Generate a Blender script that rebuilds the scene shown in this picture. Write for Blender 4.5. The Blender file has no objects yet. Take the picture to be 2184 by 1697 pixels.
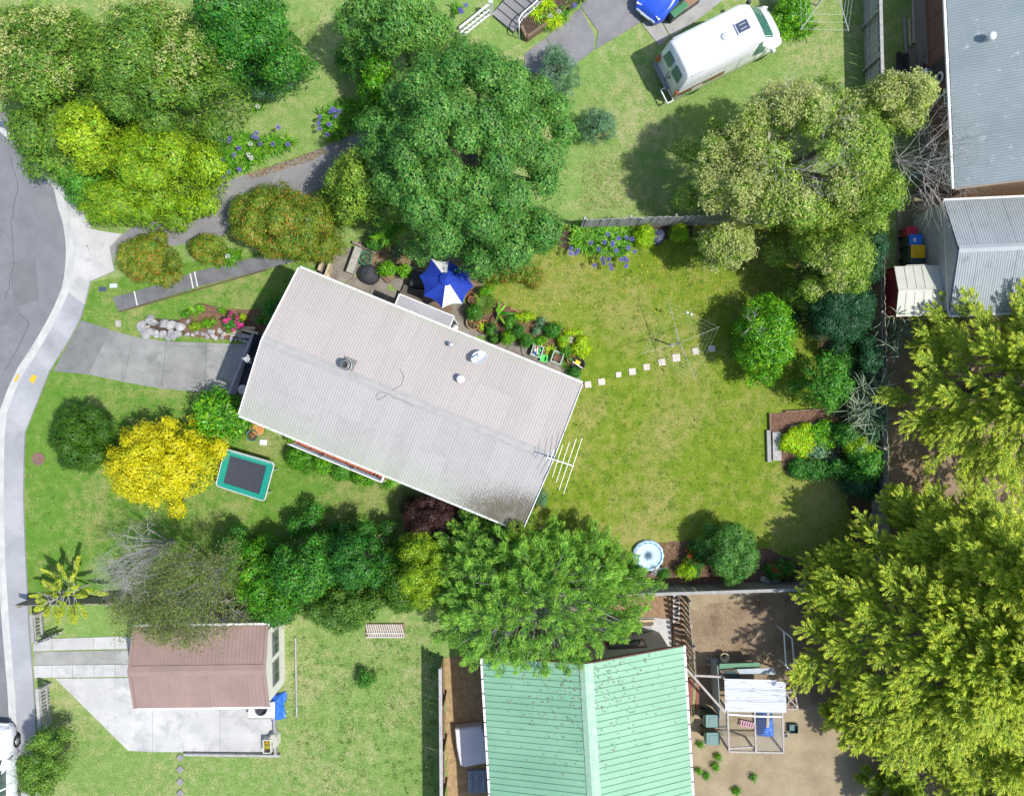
import bpy, bmesh, math, random
import numpy as np
from mathutils import Vector, Matrix

# ------------------------------------------------------------------ camera, sky, sun, exposure
sc = bpy.context.scene
H, S, CX, CY = 34.0, 0.0215, 1092.0, 848.5      # flying height, metres per plan unit, plan centre
PI = math.pi
R = math.radians
cam_d = bpy.data.cameras.new('camera'); cam = bpy.data.objects.new('camera', cam_d)
sc.collection.objects.link(cam); sc.camera = cam
cam.location = (0, 0, H); cam.rotation_euler = (0, 0, 0)
cam_d.sensor_fit = 'HORIZONTAL'; cam_d.angle = 2*math.atan(2184*S/2/H)
cam_d.clip_start = 0.5; cam_d.clip_end = 2000
AZ, EL = R(-20), R(60)                            # the sun stands to the right and a little below
sun_dir = Vector((math.cos(EL)*math.cos(AZ), math.cos(EL)*math.sin(AZ), math.sin(EL)))
w = bpy.data.worlds.new('World'); sc.world = w; w.use_nodes = True
nt = w.node_tree; bgn = nt.nodes['Background']
sky = nt.nodes.new('ShaderNodeTexSky'); sky.sky_type = 'NISHITA'; sky.sun_disc = False
sky.sun_elevation = EL; sky.sun_rotation = R(110)
nt.links.new(sky.outputs[0], bgn.inputs[0]); bgn.inputs[1].default_value = 0.15
sun_d = bpy.data.lights.new('sun', 'SUN'); sun_d.energy = 3.6; sun_d.angle = R(1.0); sun_d.color = (1, .965, .91)
sun = bpy.data.objects.new('sun', sun_d); sc.collection.objects.link(sun)
sun.rotation_euler = (-sun_dir).to_track_quat('-Z', 'Y').to_euler(); sun.location = (20, -10, 40)
sc.view_settings.view_transform = 'Standard'; sc.view_settings.look = 'None'
sc.view_settings.exposure = 0.50; sc.view_settings.gamma = 1
sc.view_settings.use_curve_mapping = False
sc.cycles.max_bounces = 6; sc.cycles.transparent_max_bounces = 12

# ------------------------------------------------------------------ plan helpers
def at(x, y, z=0.0):
    k = S*(H-z)/H
    return Vector(((x-CX)*k, (CY-y)*k, z))
SHEETS = {'E1': (2480, 0, 4.55), 'E2': (1200, 880, 3.309), 'E3': (1760, 1080, 4.4667), 'E4': (2560, 2400, 3.69),
          'E5': (900, 2600, 6.527), 'E6': (2300, 0, 7.28), 'E7': (3200, 0, 3.395), 'E8': (480, 1080, 3.9)}
for _c, _x in zip('ABCD', (0, 950, 1900, 2851)):
    for _r, _y in zip('1234', (0, 750, 1500, 2192)):
        SHEETS[_c+_r] = (_x, _y, 2.121)
def Zc(r, x, y):
    ox, oy, s = SHEETS[r]
    return (ox+x/s)/1.76328, (oy+y/s)/1.76328
def zat(r, x, y, z=0.0):
    return at(*Zc(r, x, y), z)
def pl(pts, z=0.0):
    return [at(x, y, z) for x, y in pts]
def zpl(r, pts, z=0.0):
    return [zat(r, x, y, z) for x, y in pts]

# ------------------------------------------------------------------ materials
MATS = {}
def _nodes(name):
    m = bpy.data.materials.new(name); m.use_nodes = True
    t = m.node_tree; b = t.nodes['Principled BSDF']
    return m, t, b
def c4(c): return (c[0], c[1], c[2], 1)
def rampn(t, fac, stops):
    r = t.nodes.new('ShaderNodeValToRGB'); e = r.color_ramp.elements
    while len(e) < len(stops): e.new(.5)
    for i, (p, c) in enumerate(stops): e[i].position = p; e[i].color = c4(c)
    t.links.new(fac, r.inputs[0]); return r.outputs[0]
def noise(t, vec, scale, detail=5, rough=.6):
    n = t.nodes.new('ShaderNodeTexNoise'); n.inputs['Scale'].default_value = scale
    n.inputs['Detail'].default_value = detail; n.inputs['Roughness'].default_value = rough
    t.links.new(vec, n.inputs['Vector']); return n.outputs['Fac']
def mathn(t, op, a, b):
    n = t.nodes.new('ShaderNodeMath'); n.operation = op
    for i, v in enumerate((a, b)):
        if isinstance(v, (int, float)): n.inputs[i].default_value = v
        else: t.links.new(v, n.inputs[i])
    return n.outputs[0]
def mapr(t, v, a, b, c, d):
    n = t.nodes.new('ShaderNodeMapRange')
    t.links.new(v, n.inputs[0])
    for i, x in enumerate((a, b, c, d)): n.inputs[i+1].default_value = x
    return n.outputs[0]
def mixc(t, fac, a, b, mode='MIX'):
    n = t.nodes.new('ShaderNodeMix'); n.data_type = 'RGBA'; n.blend_type = mode
    for i, v in ((0, fac), (6, a), (7, b)):
        if isinstance(v, (int, float)): n.inputs[i].default_value = v
        elif isinstance(v, tuple): n.inputs[i].default_value = c4(v)
        else: t.links.new(v, n.inputs[i])
    return n.outputs[2]
def posn(t, rot=0, scale=(1, 1, 1), loc=(0, 0, 0)):
    g = t.nodes.new('ShaderNodeNewGeometry'); m = t.nodes.new('ShaderNodeMapping')
    m.inputs['Rotation'].default_value = (0, 0, rot); m.inputs['Scale'].default_value = scale
    m.inputs['Location'].default_value = loc
    t.links.new(g.outputs['Position'], m.inputs['Vector']); return m.outputs[0]
def island(t):
    return t.nodes.new('ShaderNodeNewGeometry').outputs['Random Per Island']
def hsv(t, col, val, sat=1.0, hue=.5):
    n = t.nodes.new('ShaderNodeHueSaturation')
    for k, v in (('Hue', hue), ('Saturation', sat), ('Value', val)):
        if isinstance(v, (int, float)): n.inputs[k].default_value = v
        else: t.links.new(v, n.inputs[k])
    t.links.new(col, n.inputs['Color']); return n.outputs[0]
def bumpn(t, b, hgt, strength=.4, dist=.02):
    n = t.nodes.new('ShaderNodeBump'); n.inputs['Strength'].default_value = strength
    n.inputs['Distance'].default_value = dist
    t.links.new(hgt, n.inputs['Height']); t.links.new(n.outputs[0], b.inputs['Normal'])
def mat(name, c1, c2=None, scale=3, rough=.8, metal=0, isl=0.0, fine=.12, bump=.2, rot=0, stretch=(1, 1, 1), obj=0.0, stain=None, spec=.35):
    """a plain weathered surface: two colours mixed by noise, fine grain, optional stain colour and per-piece change"""
    if name in MATS: return MATS[name]
    m, t, b = _nodes(name); p = posn(t, rot, stretch)
    c2 = c2 or tuple(x*.8 for x in c1)
    n1 = noise(t, p, scale)
    col = rampn(t, n1, [(.32, c1), (.68, c2)])
    if stain:
        n3 = noise(t, p, stain[1], 6, .7)
        col = mixc(t, mapr(t, n3, stain[2], stain[2]+.14, 0, stain[3]), col, stain[0])
    nf = noise(t, p, 38, 3)
    v = mapr(t, nf, .3, .7, 1-fine, 1+fine)
    if isl: v = mathn(t, 'MULTIPLY', v, mapr(t, island(t), 0, 1, 1-isl, 1+isl))
    if obj:
        oi = t.nodes.new('ShaderNodeObjectInfo')
        v = mathn(t, 'MULTIPLY', v, mapr(t, oi.outputs['Random'], 0, 1, 1-obj, 1+obj))
    col = hsv(t, col, v)
    t.links.new(col, b.inputs['Base Color'])
    b.inputs['Roughness'].default_value = rough; b.inputs['Metallic'].default_value = metal
    b.inputs['Specular IOR Level'].default_value = spec
    if bump: bumpn(t, b, nf, bump, .01)
    MATS[name] = m; return m
def glass(name, c=(.05, .08, .08), rough=.08):
    if name in MATS: return MATS[name]
    m, t, b = _nodes(name); b.inputs['Base Color'].default_value = c4(c); b.inputs['Roughness'].default_value = rough
    b.inputs['Specular IOR Level'].default_value = .7
    MATS[name] = m; return m
def paint(name, c, rough=.3, coat=.4):
    if name in MATS: return MATS[name]
    m, t, b = _nodes(name); p = posn(t)
    n = noise(t, p, 5); col = hsv(t, rampn(t, n, [(.3, c), (.7, tuple(x*.92 for x in c))]), 1.0)
    t.links.new(col, b.inputs['Base Color']); b.inputs['Roughness'].default_value = rough
    b.inputs['Coat Weight'].default_value = coat
    MATS[name] = m; return m
def leafmat(name, cols, trans=.33, rough=.5, isl=.3, hue=.025, patch=.2, boost=1.5):
    """foliage: 'tint' runs along the list of leaf colours; each leaf differs a little"""
    if name in MATS: return MATS[name]
    m, t, b = _nodes(name); a = t.nodes.new('ShaderNodeAttribute'); a.attribute_name = 'tint'
    cols = [tuple(min(.72, x*boost) for x in c) for c in cols]
    st = [(i/(len(cols)-1), c) for i, c in enumerate(cols)]
    col = rampn(t, a.outputs['Fac'], st)
    r = island(t); p = posn(t)
    v = mathn(t, 'MULTIPLY', mapr(t, r, 0, 1, 1-isl, 1+isl), mapr(t, noise(t, p, 1.1, 3), .3, .7, 1-patch, 1+patch))
    h = mapr(t, mathn(t, 'FRACT', mathn(t, 'MULTIPLY', r, 7.31), 0), 0, 1, .5-hue, .5+hue)
    col = hsv(t, col, v, 1.0, h)
    t.links.new(col, b.inputs['Base Color']); b.inputs['Roughness'].default_value = rough
    b.inputs['Specular IOR Level'].default_value = .35
    tr = t.nodes.new('ShaderNodeBsdfTranslucent'); t.links.new(col, tr.inputs[0])
    mx = t.nodes.new('ShaderNodeMixShader'); mx.inputs[0].default_value = trans
    out = t.nodes['Material Output']
    t.links.new(b.outputs[0], mx.inputs[1]); t.links.new(tr.outputs[0], mx.inputs[2]); t.links.new(mx.outputs[0], out.inputs[0])
    MATS[name] = m; return m
def lawnmat(name, green, green2, dry, dryness=.5, scale=.35, worn=()):
    m, t, b = _nodes(name); p = posn(t)
    a = noise(t, p, scale, 6, .65); bb = noise(t, p, 2.1, 6, .7); f = noise(t, p, 16, 4, .75); ff = noise(t, p, 60, 2, .7)
    col = mixc(t, mapr(t, bb, .35, .65, 0, 1), green, green2)
    k = mathn(t, 'ADD', mathn(t, 'MULTIPLY', a, .55), mathn(t, 'MULTIPLY', bb, .45))
    k = mathn(t, 'ADD', k, mathn(t, 'MULTIPLY', mathn(t, 'SUBTRACT', f, .5), .35))
    for wx, wy, wr, wa in worn:                          # trodden or parched places
        dn = t.nodes.new('ShaderNodeVectorMath'); dn.operation = 'DISTANCE'; q = at(wx, wy); dn.inputs[1].default_value = (q.x, q.y, 0); t.links.new(p, dn.inputs[0])
        k = mathn(t, 'ADD', k, mapr(t, dn.outputs['Value'], 0, wr, wa, 0))
    col = mixc(t, mapr(t, k, dryness-.07, dryness+.11, 0, .85), col, dry)
    v = mathn(t, 'MULTIPLY', mapr(t, f, .3, .7, .72, 1.26), mapr(t, ff, .3, .7, .8, 1.2))
    col = hsv(t, col, v)
    t.links.new(col, b.inputs['Base Color']); b.inputs['Roughness'].default_value = .9
    b.inputs['Specular IOR Level'].default_value = .1
    bumpn(t, b, mathn(t, 'ADD', f, ff), .7, .04)
    MATS[name] = m; return m

# ------------------------------------------------------------------ scene helpers
COL = sc.collection
def tag(o, label=None, cat=None, group=None, kind=None):
    for k, v in (('label', label), ('category', cat), ('group', group), ('kind', kind)):
        if v: o[k] = v
    return o
def wmat(o):
    m = Matrix.Identity(4)
    while o: m = o.matrix_basis @ m; o = o.parent
    return m
def thing(name, label, cat, loc=(0, 0, 0), rz=0.0, group=None):
    o = bpy.data.objects.new(name, None); COL.objects.link(o); o.empty_display_size = .2
    o.location = loc; o.rotation_euler = (0, 0, rz); o.matrix_basis = Matrix.Translation(Vector(loc)) @ Matrix.Rotation(rz, 4, 'Z')
    return tag(o, label, cat, group)
def inst(me, name, parent, loc=(0, 0, 0), rot=(0, 0, 0), scale=(1, 1, 1)):
    o = bpy.data.objects.new(name, me); COL.objects.link(o); o.parent = parent
    o.location = loc; o.rotation_euler = rot; o.scale = scale; return o
def copy_tree(o, parent=None):
    c = o.copy(); COL.objects.link(c); c.parent = parent
    for ch in o.children: copy_tree(ch, c)
    return c
class MB:
    def __init__(s): s.v = []; s.f = []
    def add(s, vs, fs):
        o = len(s.v); s.v += [Vector(v) for v in vs]; s.f += [tuple(i+o for i in f) for f in fs]; return s
    def box(s, c, d, rz=0.0, rot=None):
        M = rot if rot is not None else Matrix.Rotation(rz, 3, 'Z')
        vs = [Vector(c)+M @ Vector((x*d[0]/2, y*d[1]/2, z*d[2]/2)) for x in (-1, 1) for y in (-1, 1) for z in (-1, 1)]
        return s.add(vs, [(0, 1, 3, 2), (4, 6, 7, 5), (0, 4, 5, 1), (2, 3, 7, 6), (0, 2, 6, 4), (1, 5, 7, 3)])
    def bar(s, p, q, w, h=None, up=(0, 0, 1)):
        p, q = Vector(p), Vector(q); h = h or w; d = (q-p); L = d.length; d.normalize()
        u = Vector(up); sd = d.cross(u)
        if sd.length < 1e-4: sd = d.cross(Vector((0, 1, 0)))
        sd.normalize(); u = sd.cross(d)
        M = Matrix((d, sd, u)).transposed()
        return s.box((p+q)/2, (L, w, h), rot=M)
    def tube(s, pts, rs, n=8, cap=True):
        pts = [Vector(p) for p in pts]
        if isinstance(rs, (int, float)): rs = [rs]*len(pts)
        rings = []; o = len(s.v); ref = Vector((.31, .52, .8))
        for i, p in enumerate(pts):
            d = (pts[min(i+1, len(pts)-1)]-pts[max(i-1, 0)]).normalized()
            a = d.cross(ref).normalized(); b = d.cross(a)
            for k in range(n):
                t = 2*PI*k/n; s.v.append(p+(a*math.cos(t)+b*math.sin(t))*rs[i])
        for i in range(len(pts)-1):
            for k in range(n):
                s.f.append((o+i*n+k, o+i*n+(k+1) % n, o+(i+1)*n+(k+1) % n, o+(i+1)*n+k))
        if cap:
            s.f.append(tuple(o+k for k in range(n))); s.f.append(tuple(o+(len(pts)-1)*n+k for k in reversed(range(n))))
        return s
    def lathe(s, prof, c, n=20, close=False, sx=1, sy=1, rz=0):
        o = len(s.v); c = Vector(c)
        for r, z in prof:
            for k in range(n):
                t = 2*PI*k/n+rz; s.v.append(c+Vector((r*math.cos(t)*sx, r*math.sin(t)*sy, z)))
        for i in range(len(prof)-1):
            for k in range(n):
                s.f.append((o+i*n+k, o+i*n+(k+1) % n, o+(i+1)*n+(k+1) % n, o+(i+1)*n+k))
        if prof[0][0] > .001 and not close: s.f.append(tuple(o+k for k in reversed(range(n))))
        if not close: s.f.append(tuple(o+(len(prof)-1)*n+k for k in range(n)))
        return s
    def prism(s, poly, z0, z1):
        n = len(poly); a = sum(poly[i][0]*poly[(i+1) % n][1]-poly[(i+1) % n][0]*poly[i][1] for i in range(n))
        if a < 0: poly = poly[::-1]
        vs = [Vector((p[0], p[1], z1)) for p in poly]+[Vector((p[0], p[1], z0)) for p in poly]
        fs = [tuple(range(n)), tuple(range(2*n-1, n-1, -1))]
        fs += [(i+n, (i+1) % n+n, (i+1) % n, i) for i in range(n)]
        return s.add(vs, fs)
    def sheet(s, poly, z):
        n = len(poly); a = sum(poly[i][0]*poly[(i+1) % n][1]-poly[(i+1) % n][0]*poly[i][1] for i in range(n))
        if a < 0: poly = poly[::-1]
        return s.add([Vector((p[0], p[1], z)) for p in poly], [tuple(range(n))])
    def xf(s, M):
        s.v = [M @ v for v in s.v]; return s
    def mesh(s, name, m, smooth=False, bevel=0):
        me = bpy.data.meshes.new(name); me.from_pydata([tuple(v) for v in s.v], [], s.f)
        if bevel:
            bm = bmesh.new(); bm.from_mesh(me)
            bmesh.ops.bevel(bm, geom=[e for e in bm.edges if len(e.link_faces) == 2 and e.calc_face_angle(0) > .5], offset=bevel, segments=2, profile=.6, affect='EDGES')
            bm.to_mesh(me); bm.free()
        me.materials.append(m)
        if smooth: me.polygons.foreach_set('use_smooth', [True]*len(me.polygons))
        me.update(); return me
    def build(s, name, m, parent=None, smooth=False, local=False, bevel=0):
        if parent is not None and not local: s.xf(wmat(parent).inverted())
        org = None
        if parent is None:
            a = np.array([tuple(v) for v in s.v]); org = Vector(((a[:, 0].min()+a[:, 0].max())/2, (a[:, 1].min()+a[:, 1].max())/2, a[:, 2].min()))
            s.v = [v-org for v in s.v]
        o = bpy.data.objects.new(name, s.mesh(name, m, smooth, bevel)); COL.objects.link(o)
        if parent is not None: o.parent = parent
        else: o.location = org; o.matrix_basis = Matrix.Translation(org)
        return o
def rough_poly(pts, amp, step=.25, seed=0, closed=True):
    rnd = random.Random(seed); out = []
    n = len(pts)
    for i in range(n if closed else n-1):
        a, b = Vector(pts[i]), Vector(pts[(i+1) % n]); L = (b-a).length; k = max(1, int(L/step))
        for j in range(k):
            p = a.lerp(b, j/k); out.append(Vector((p.x+rnd.uniform(-amp, amp), p.y+rnd.uniform(-amp, amp), p.z)))
    return out
def struct(name, poly, z, m, thick=0):
    b = MB()
    if thick: b.prism(poly, z-thick, z)
    else: b.sheet(poly, z)
    return tag(b.build(name, m), kind='structure')
def flat_mesh(name, V, F4, m, tint=None, smooth=False):
    """numpy faces -> mesh"""
    me = bpy.data.meshes.new(name); n = len(V); q = len(F4); fk = F4.shape[1]
    me.vertices.add(n); me.vertices.foreach_set('co', V.astype(np.float32).ravel())
    me.loops.add(q*fk); me.loops.foreach_set('vertex_index', F4.astype(np.int32).ravel())
    me.polygons.add(q); me.polygons.foreach_set('loop_start', np.arange(0, q*fk, fk, dtype=np.int32))
    if tint is not None:
        a = me.attributes.new('tint', 'FLOAT', 'POINT'); a.data.foreach_set('value', np.clip(tint, 0, 1).astype(np.float32))
    me.materials.append(m); me.update(calc_edges=True)
    return me
def nobj(name, me, parent=None):
    o = bpy.data.objects.new(name, me); COL.objects.link(o)
    if parent is not None: o.parent = parent
    return o
def unit(a): return a/np.maximum(np.linalg.norm(a, axis=1, keepdims=True), 1e-9)
def leafV(P, N, L, W, rng, T=None):
    """diamond leaves at P facing N"""
    n = len(P); N = unit(N)
    if T is None: T = rng.normal(size=(n, 3))
    T = unit(T-N*(T*N).sum(1, keepdims=True)); B = np.cross(N, T)
    L = np.broadcast_to(np.asarray(L, float).reshape(-1, 1), (n, 1)); W = np.broadcast_to(np.asarray(W, float).reshape(-1, 1), (n, 1))
    V = np.empty((n, 3, 3)); V[:, 0] = P-T*L*.45+B*W*.5; V[:, 1] = P-T*L*.40-B*W*.5; V[:, 2] = P+T*L*.58-N*L*.08
    return V.reshape(-1, 3)
def leaves(name, P, N, L, W, m, parent, rng, tint=None, T=None):
    P = np.asarray(P, float)
    V = leafV(P, N, L, W, rng, T); n = len(P)
    if parent is not None:
        t = wmat(parent).translation; V = V-np.array(t)
    ti = np.repeat(tint if tint is not None else rng.random(n), 3)
    return nobj(name, flat_mesh(name, V, np.arange(3*n).reshape(-1, 3), m, ti), parent)

# ------------------------------------------------------------------ vegetation generators
BARK = mat('bark', (.17, .13, .10), (.10, .08, .06), 6, .95, bump=.6)
PALEBARK = mat('pale_bark', (.58, .55, .51), (.42, .39, .36), 6, .9, bump=.4)
def twig_mesh(name, segs, m, parent):
    n = len(segs); a = np.array([s[0] for s in segs]); b = np.array([s[1] for s in segs])
    ra = np.array([s[2] for s in segs]).reshape(-1, 1); rb = np.array([s[3] for s in segs]).reshape(-1, 1)
    d = unit(b-a); ref = np.tile(np.array([[.31, .52, .8]]), (n, 1)); u = unit(np.cross(d, ref)); v = np.cross(d, u)
    V = np.empty((n, 6, 3))
    for k in range(3):
        t = 2*PI*k/3; o = u*math.cos(t)+v*math.sin(t)
        V[:, k] = a+o*ra; V[:, 3+k] = b+o*rb
    i = np.arange(n).reshape(-1, 1)*6
    F = np.stack([i+np.array([[0, 1, 4, 3]]), i+np.array([[1, 2, 5, 4]]), i+np.array([[2, 0, 3, 5]])], 1).reshape(-1, 4)
    V = V.reshape(-1, 3)-np.array(wmat(parent).translation)
    return nobj(name, flat_mesh(name, V, F, m), parent)
def branch(rng, p, d, L, r, depth, out, spread=.6, kids=3, up=.1):
    q = p; n = 3
    for i in range(n):
        d = d+rng.normal(size=3)*.16+np.array([0, 0, up*.3]); d /= np.linalg.norm(d)
        q2 = q+d*L/n; r0 = r*(1-.22*i); r1 = r*(1-.22*(i+1)); out.append((q, q2, r0, r1)); q = q2
        if depth > 0 and i > 0:
            for _ in range(kids-1 if i < n-1 else kids):
                e = d+rng.normal(size=3)*spread; e /= np.linalg.norm(e)
                branch(rng, q, e, L*rng.uniform(.5, .75), r1*.75, depth-1, out, spread, kids, up)
def lobe_spots(RX, RY, n, rng):
    pts = []
    for i in range(n):
        best, bd = None, -1
        for _ in range(12):
            a = rng.random()*2*PI; q = math.sqrt(rng.random()); p = np.array([math.cos(a)*q, math.sin(a)*q])
            d = min((np.hypot((p[0]-o[0])*RX, (p[1]-o[1])*RY) for o in pts), default=9)
            if d > bd: best, bd = p, d
        pts.append(best)
    return pts
FINE = .76                                           # leaf size against the sizes given below
def lobe_leaves(c, r, rng, leaf, cover, flat=.8, low=-.35, shell=.28):
    a = leaf[0]*leaf[1]*.5*FINE*FINE; n = int(cover*4*PI*r*r*.62/a)
    per = 15; nc = max(4, n//per)                     # twig-end clusters of leaves, some standing proud
    D = unit(rng.normal(size=(nc*2+8, 3))); D = D[D[:, 2] > low][:nc]; nc = len(D)
    f = 1+.10*np.sin(D[:, 0]*7+c[0]*3)*np.cos(D[:, 1]*6+c[1]*5)+.06*np.sin(D[:, 2]*11+c[0])
    q = r*f*np.clip(1-shell*rng.random(nc)**1.3+.12*rng.normal(size=nc)*(rng.random(nc) < .35), .5, 1.22)
    C = np.asarray(c)+D*q[:, None]*np.array([1, 1, flat])
    i = np.repeat(np.arange(nc), per); n = len(i)
    O = rng.normal(size=(n, 3)); O = O*(leaf[0]*.62)
    P = C[i]+O
    N = D[i]*.95+unit(O)*.42+np.array([0, 0, .25])+rng.normal(size=(n, 3))*.22
    return P, N
def trunk_part(root, c0, h, r, spots, rng, m=None):
    b = MB(); top = h*.5
    b.tube([(c0[0], c0[1], -.1), (c0[0]+.06, c0[1]-.04, h*.22), (c0[0]-.04, c0[1]+.05, top)], [r*1.25, r, r*.7], 9)
    for s in spots[:9]:
        s = np.asarray(s); mid = (np.array([c0[0], c0[1], top*.8])*.5+s*.5)+rng.normal(size=3)*.08
        b.tube([(c0[0], c0[1], top*.7), tuple(mid), tuple(s)], [r*.55, r*.38, r*.14], 6)
    return b.build('trunk', m or BARK, root)
def tree(name, label, cx, cy, rx, ry, h, m, lobe=.8, leaf=(.14, .08), cover=1.8, group=None, seed=0, cat='tree', zs=.62, base=.32,
         flat=.85, tint=(.5, .22), dens=1.5, trunk=.14, ang=0.0, lob_tint=.12, power=.5, bark=None, fill=.2, wob=.23, zvar=.2, rmin=.55, low=-.35, holes=()):
    rng = np.random.default_rng(seed+17); z0 = h*zs; k = S*(H-z0)/H
    c = at(cx, cy, z0); RX, RY = rx*k, ry*k; lobe = min(lobe, .62*min(RX, RY))
    root = thing(name, label, cat, (c.x, c.y, 0), 0, group)
    ex, ey = max(RX-lobe*.85, .05), max(RY-lobe*.85, .05)
    n = max(5, int(dens*(ex+lobe*.4)*(ey+lobe*.4)/(lobe*lobe*.55)))
    spots = []; PP = []; NN = []; TT = []
    ca, sa = math.cos(ang), math.sin(ang)
    ph = rng.random(4)*6.28
    for p in lobe_spots(ex, ey, n, rng):
        a_ = math.atan2(p[1], p[0]); p = p*(.96+wob*(.5*math.sin(2*a_+ph[0])+.6*math.sin(3*a_+ph[1])+.45*math.sin(5*a_+ph[2])+.3*math.sin(8*a_+ph[3])))
        rho = min(1, math.hypot(*p)); r = lobe*rng.uniform(rmin, 1.2)
        z = h*base+(h-r*flat-h*base)*(1-rho**2)**power*rng.uniform(1-zvar, 1.04)
        x, y = p[0]*ex, p[1]*ey
        s = np.array([c.x+x*ca-y*sa, c.y+x*sa+y*ca, max(z, r*flat*.7)]); 
        kk = S*(H-s[2])/H
        if any((CX+s[0]/kk-hx)**2+(CY-s[1]/kk-hy)**2 < hr*hr for hx, hy, hr in holes): continue
        spots.append(s)
        P, N = lobe_leaves(s, r, rng, leaf, cover, flat, low); PP.append(P); NN.append(N)
        TT.append(np.clip(rng.normal(tint[0]+rng.uniform(-lob_tint, lob_tint), tint[1], len(P)), 0, 1))
    if fill:
        nf = int(fill*sum(len(p) for p in PP)); D = rng.normal(size=(nf, 2)); D = D/np.linalg.norm(D, axis=1, keepdims=True)*np.sqrt(rng.random((nf, 1)))
        rh = np.hypot(D[:, 0], D[:, 1]); zt = h*base*.4+(h*.9-h*base*.4)*np.sqrt(1-np.minimum(rh, 1)**2)*rng.uniform(.35, .85, nf)
        X, Y = D[:, 0]*ex*.98, D[:, 1]*ey*.98
        PP.append(np.stack([c.x+X*ca-Y*sa, c.y+X*sa+Y*ca, zt], 1)); NN.append(rng.normal(size=(nf, 3))+np.array([0, 0, 1.2])); TT.append(np.clip(rng.normal(tint[0]*.8, tint[1], nf), 0, 1))
    P = np.concatenate(PP); N = np.concatenate(NN); T = np.concatenate(TT)
    sc_ = rng.uniform(.6, 1.35, len(P))*FINE
    leaves('crown', P, N, leaf[0]*sc_, leaf[1]*sc_, m, root, rng, T)
    trunk_part(root, (c.x, c.y), h, trunk, spots, rng, bark)
    root['_seed'] = seed
    return root, spots, rng, lobe
def blossom(root, spots, rng, m, idx, r, leaf=(.09, .06), cover=1.3, name='blossom', n_tufts=26, part=.55):
    """flower panicles: small tufts sitting proud of some lobes"""
    PP, NN = [], []
    for i in idx:
        s = spots[i % len(spots)]
        for _ in range(n_tufts):
            d = rng.normal(size=3); d[2] = abs(d[2])+.15; d /= np.linalg.norm(d)
            c = s+d*r*rng.uniform(.92, 1.1)
            k = 12; PP.append(c+rng.normal(size=(k, 3))*.075); NN.append(rng.normal(size=(k, 3))+np.array([0, 0, .8]))
    if not PP: return
    P = np.concatenate(PP); leaves(name, P, np.concatenate(NN), leaf[0], leaf[1], m, root, rng)
def plumes(name, bases, dirs, lens, wid, m, parent, rng, n=90, leaf=(.13, .035), droop=.15, thick=.06, tip=1.0, ang=.6, tlow=0.0, up=None):
    """feathery sprays: small pointed leaves set along an axis, opening towards its tip"""
    PP, NN, TT, LT = [], [], [], []
    for b, d, L in zip(bases, dirs, lens):
        d = np.asarray(d, float); d /= np.linalg.norm(d); b = np.asarray(b, float)
        u0 = np.array([0, 0, 1.]) if up is None else up
        sd = np.cross(d, u0); sd /= max(np.linalg.norm(sd), 1e-6); nn = np.cross(sd, d)
        k = int(n*L); t = rng.random(k)**.85
        prof = np.sqrt(np.clip(t, 0, 1))*np.clip(1.04-t, 0, 1)**.75*1.75
        f = np.sign(rng.normal(size=k))*rng.random(k)**.75; off = f*prof*wid
        tt = t*L+np.abs(off)*.35
        P = b+d*tt[:, None]+sd*off[:, None]+nn*(rng.normal(size=k)*thick-(off/wid)**2*wid*.25)[:, None]
        P[:, 2] -= droop*L*t*t
        T = d*math.cos(ang)+sd*(np.sign(off)*math.sin(ang)*np.clip(np.abs(off)/wid+.25, 0, 1))[:, None]+rng.normal(size=(k, 3))*.12
        PP.append(P); NN.append(nn+rng.normal(size=(k, 3))*.35); TT.append(np.clip(tlow+(tip-tlow)*(t*.75+.25*np.abs(f))+rng.normal(size=k)*.13, 0, 1)); LT.append(T)
    P = np.concatenate(PP); s = rng.uniform(.7, 1.3, len(P))
    return leaves(name, P, np.concatenate(NN), leaf[0]*s, leaf[1]*s, m, parent, rng, np.concatenate(TT), np.concatenate(LT))
def straps(name, bases, az, L, hgt, wid, m, parent, rng, seg=4, tint=None):
    """arching strap leaves"""
    bases = np.asarray(bases, float); n = len(bases); az = np.asarray(az); L = np.broadcast_to(L, n); hgt = np.broadcast_to(hgt, n)
    d = np.stack([np.cos(az), np.sin(az), np.zeros(n)], 1); sd = np.stack([-np.sin(az), np.cos(az), np.zeros(n)], 1)
    V = np.empty((n, seg+1, 2, 3)); wd = np.broadcast_to(wid, n)
    for i in range(seg+1):
        s = i/seg; wv = wd*(1-(s**3)*.93)*(.7+.6*s*(1-s))
        p = bases+d*(L*s)[:, None]; p[:, 2] += hgt*(2.6*s-2.1*s*s)
        V[:, i, 0] = p+sd*(wv/2)[:, None]; V[:, i, 1] = p-sd*(wv/2)[:, None]
    ring = 2*(seg+1); i0 = np.arange(n).reshape(-1, 1, 1)*ring; k = np.arange(seg).reshape(1, -1, 1)*2
    F = (i0+k+np.array([0, 1, 3, 2]).reshape(1, 1, 4)).reshape(-1, 4)
    V = V.reshape(-1, 3)
    if parent is not None: V = V-np.array(wmat(parent).translation)
    ti = np.repeat(rng.random(n) if tint is None else tint, ring)
    return nobj(name, flat_mesh(name, V, F, m, ti), parent)
def in_poly(x, y, poly):
    n = len(poly); r = np.zeros(len(x), bool); j = n-1
    for i in range(n):
        xi, yi, xj, yj = poly[i][0], poly[i][1], poly[j][0], poly[j][1]
        r ^= ((yi > y) != (yj > y)) & (x < (xj-xi)*(y-yi)/((yj-yi) or 1e-9)+xi); j = i
    return r
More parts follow.
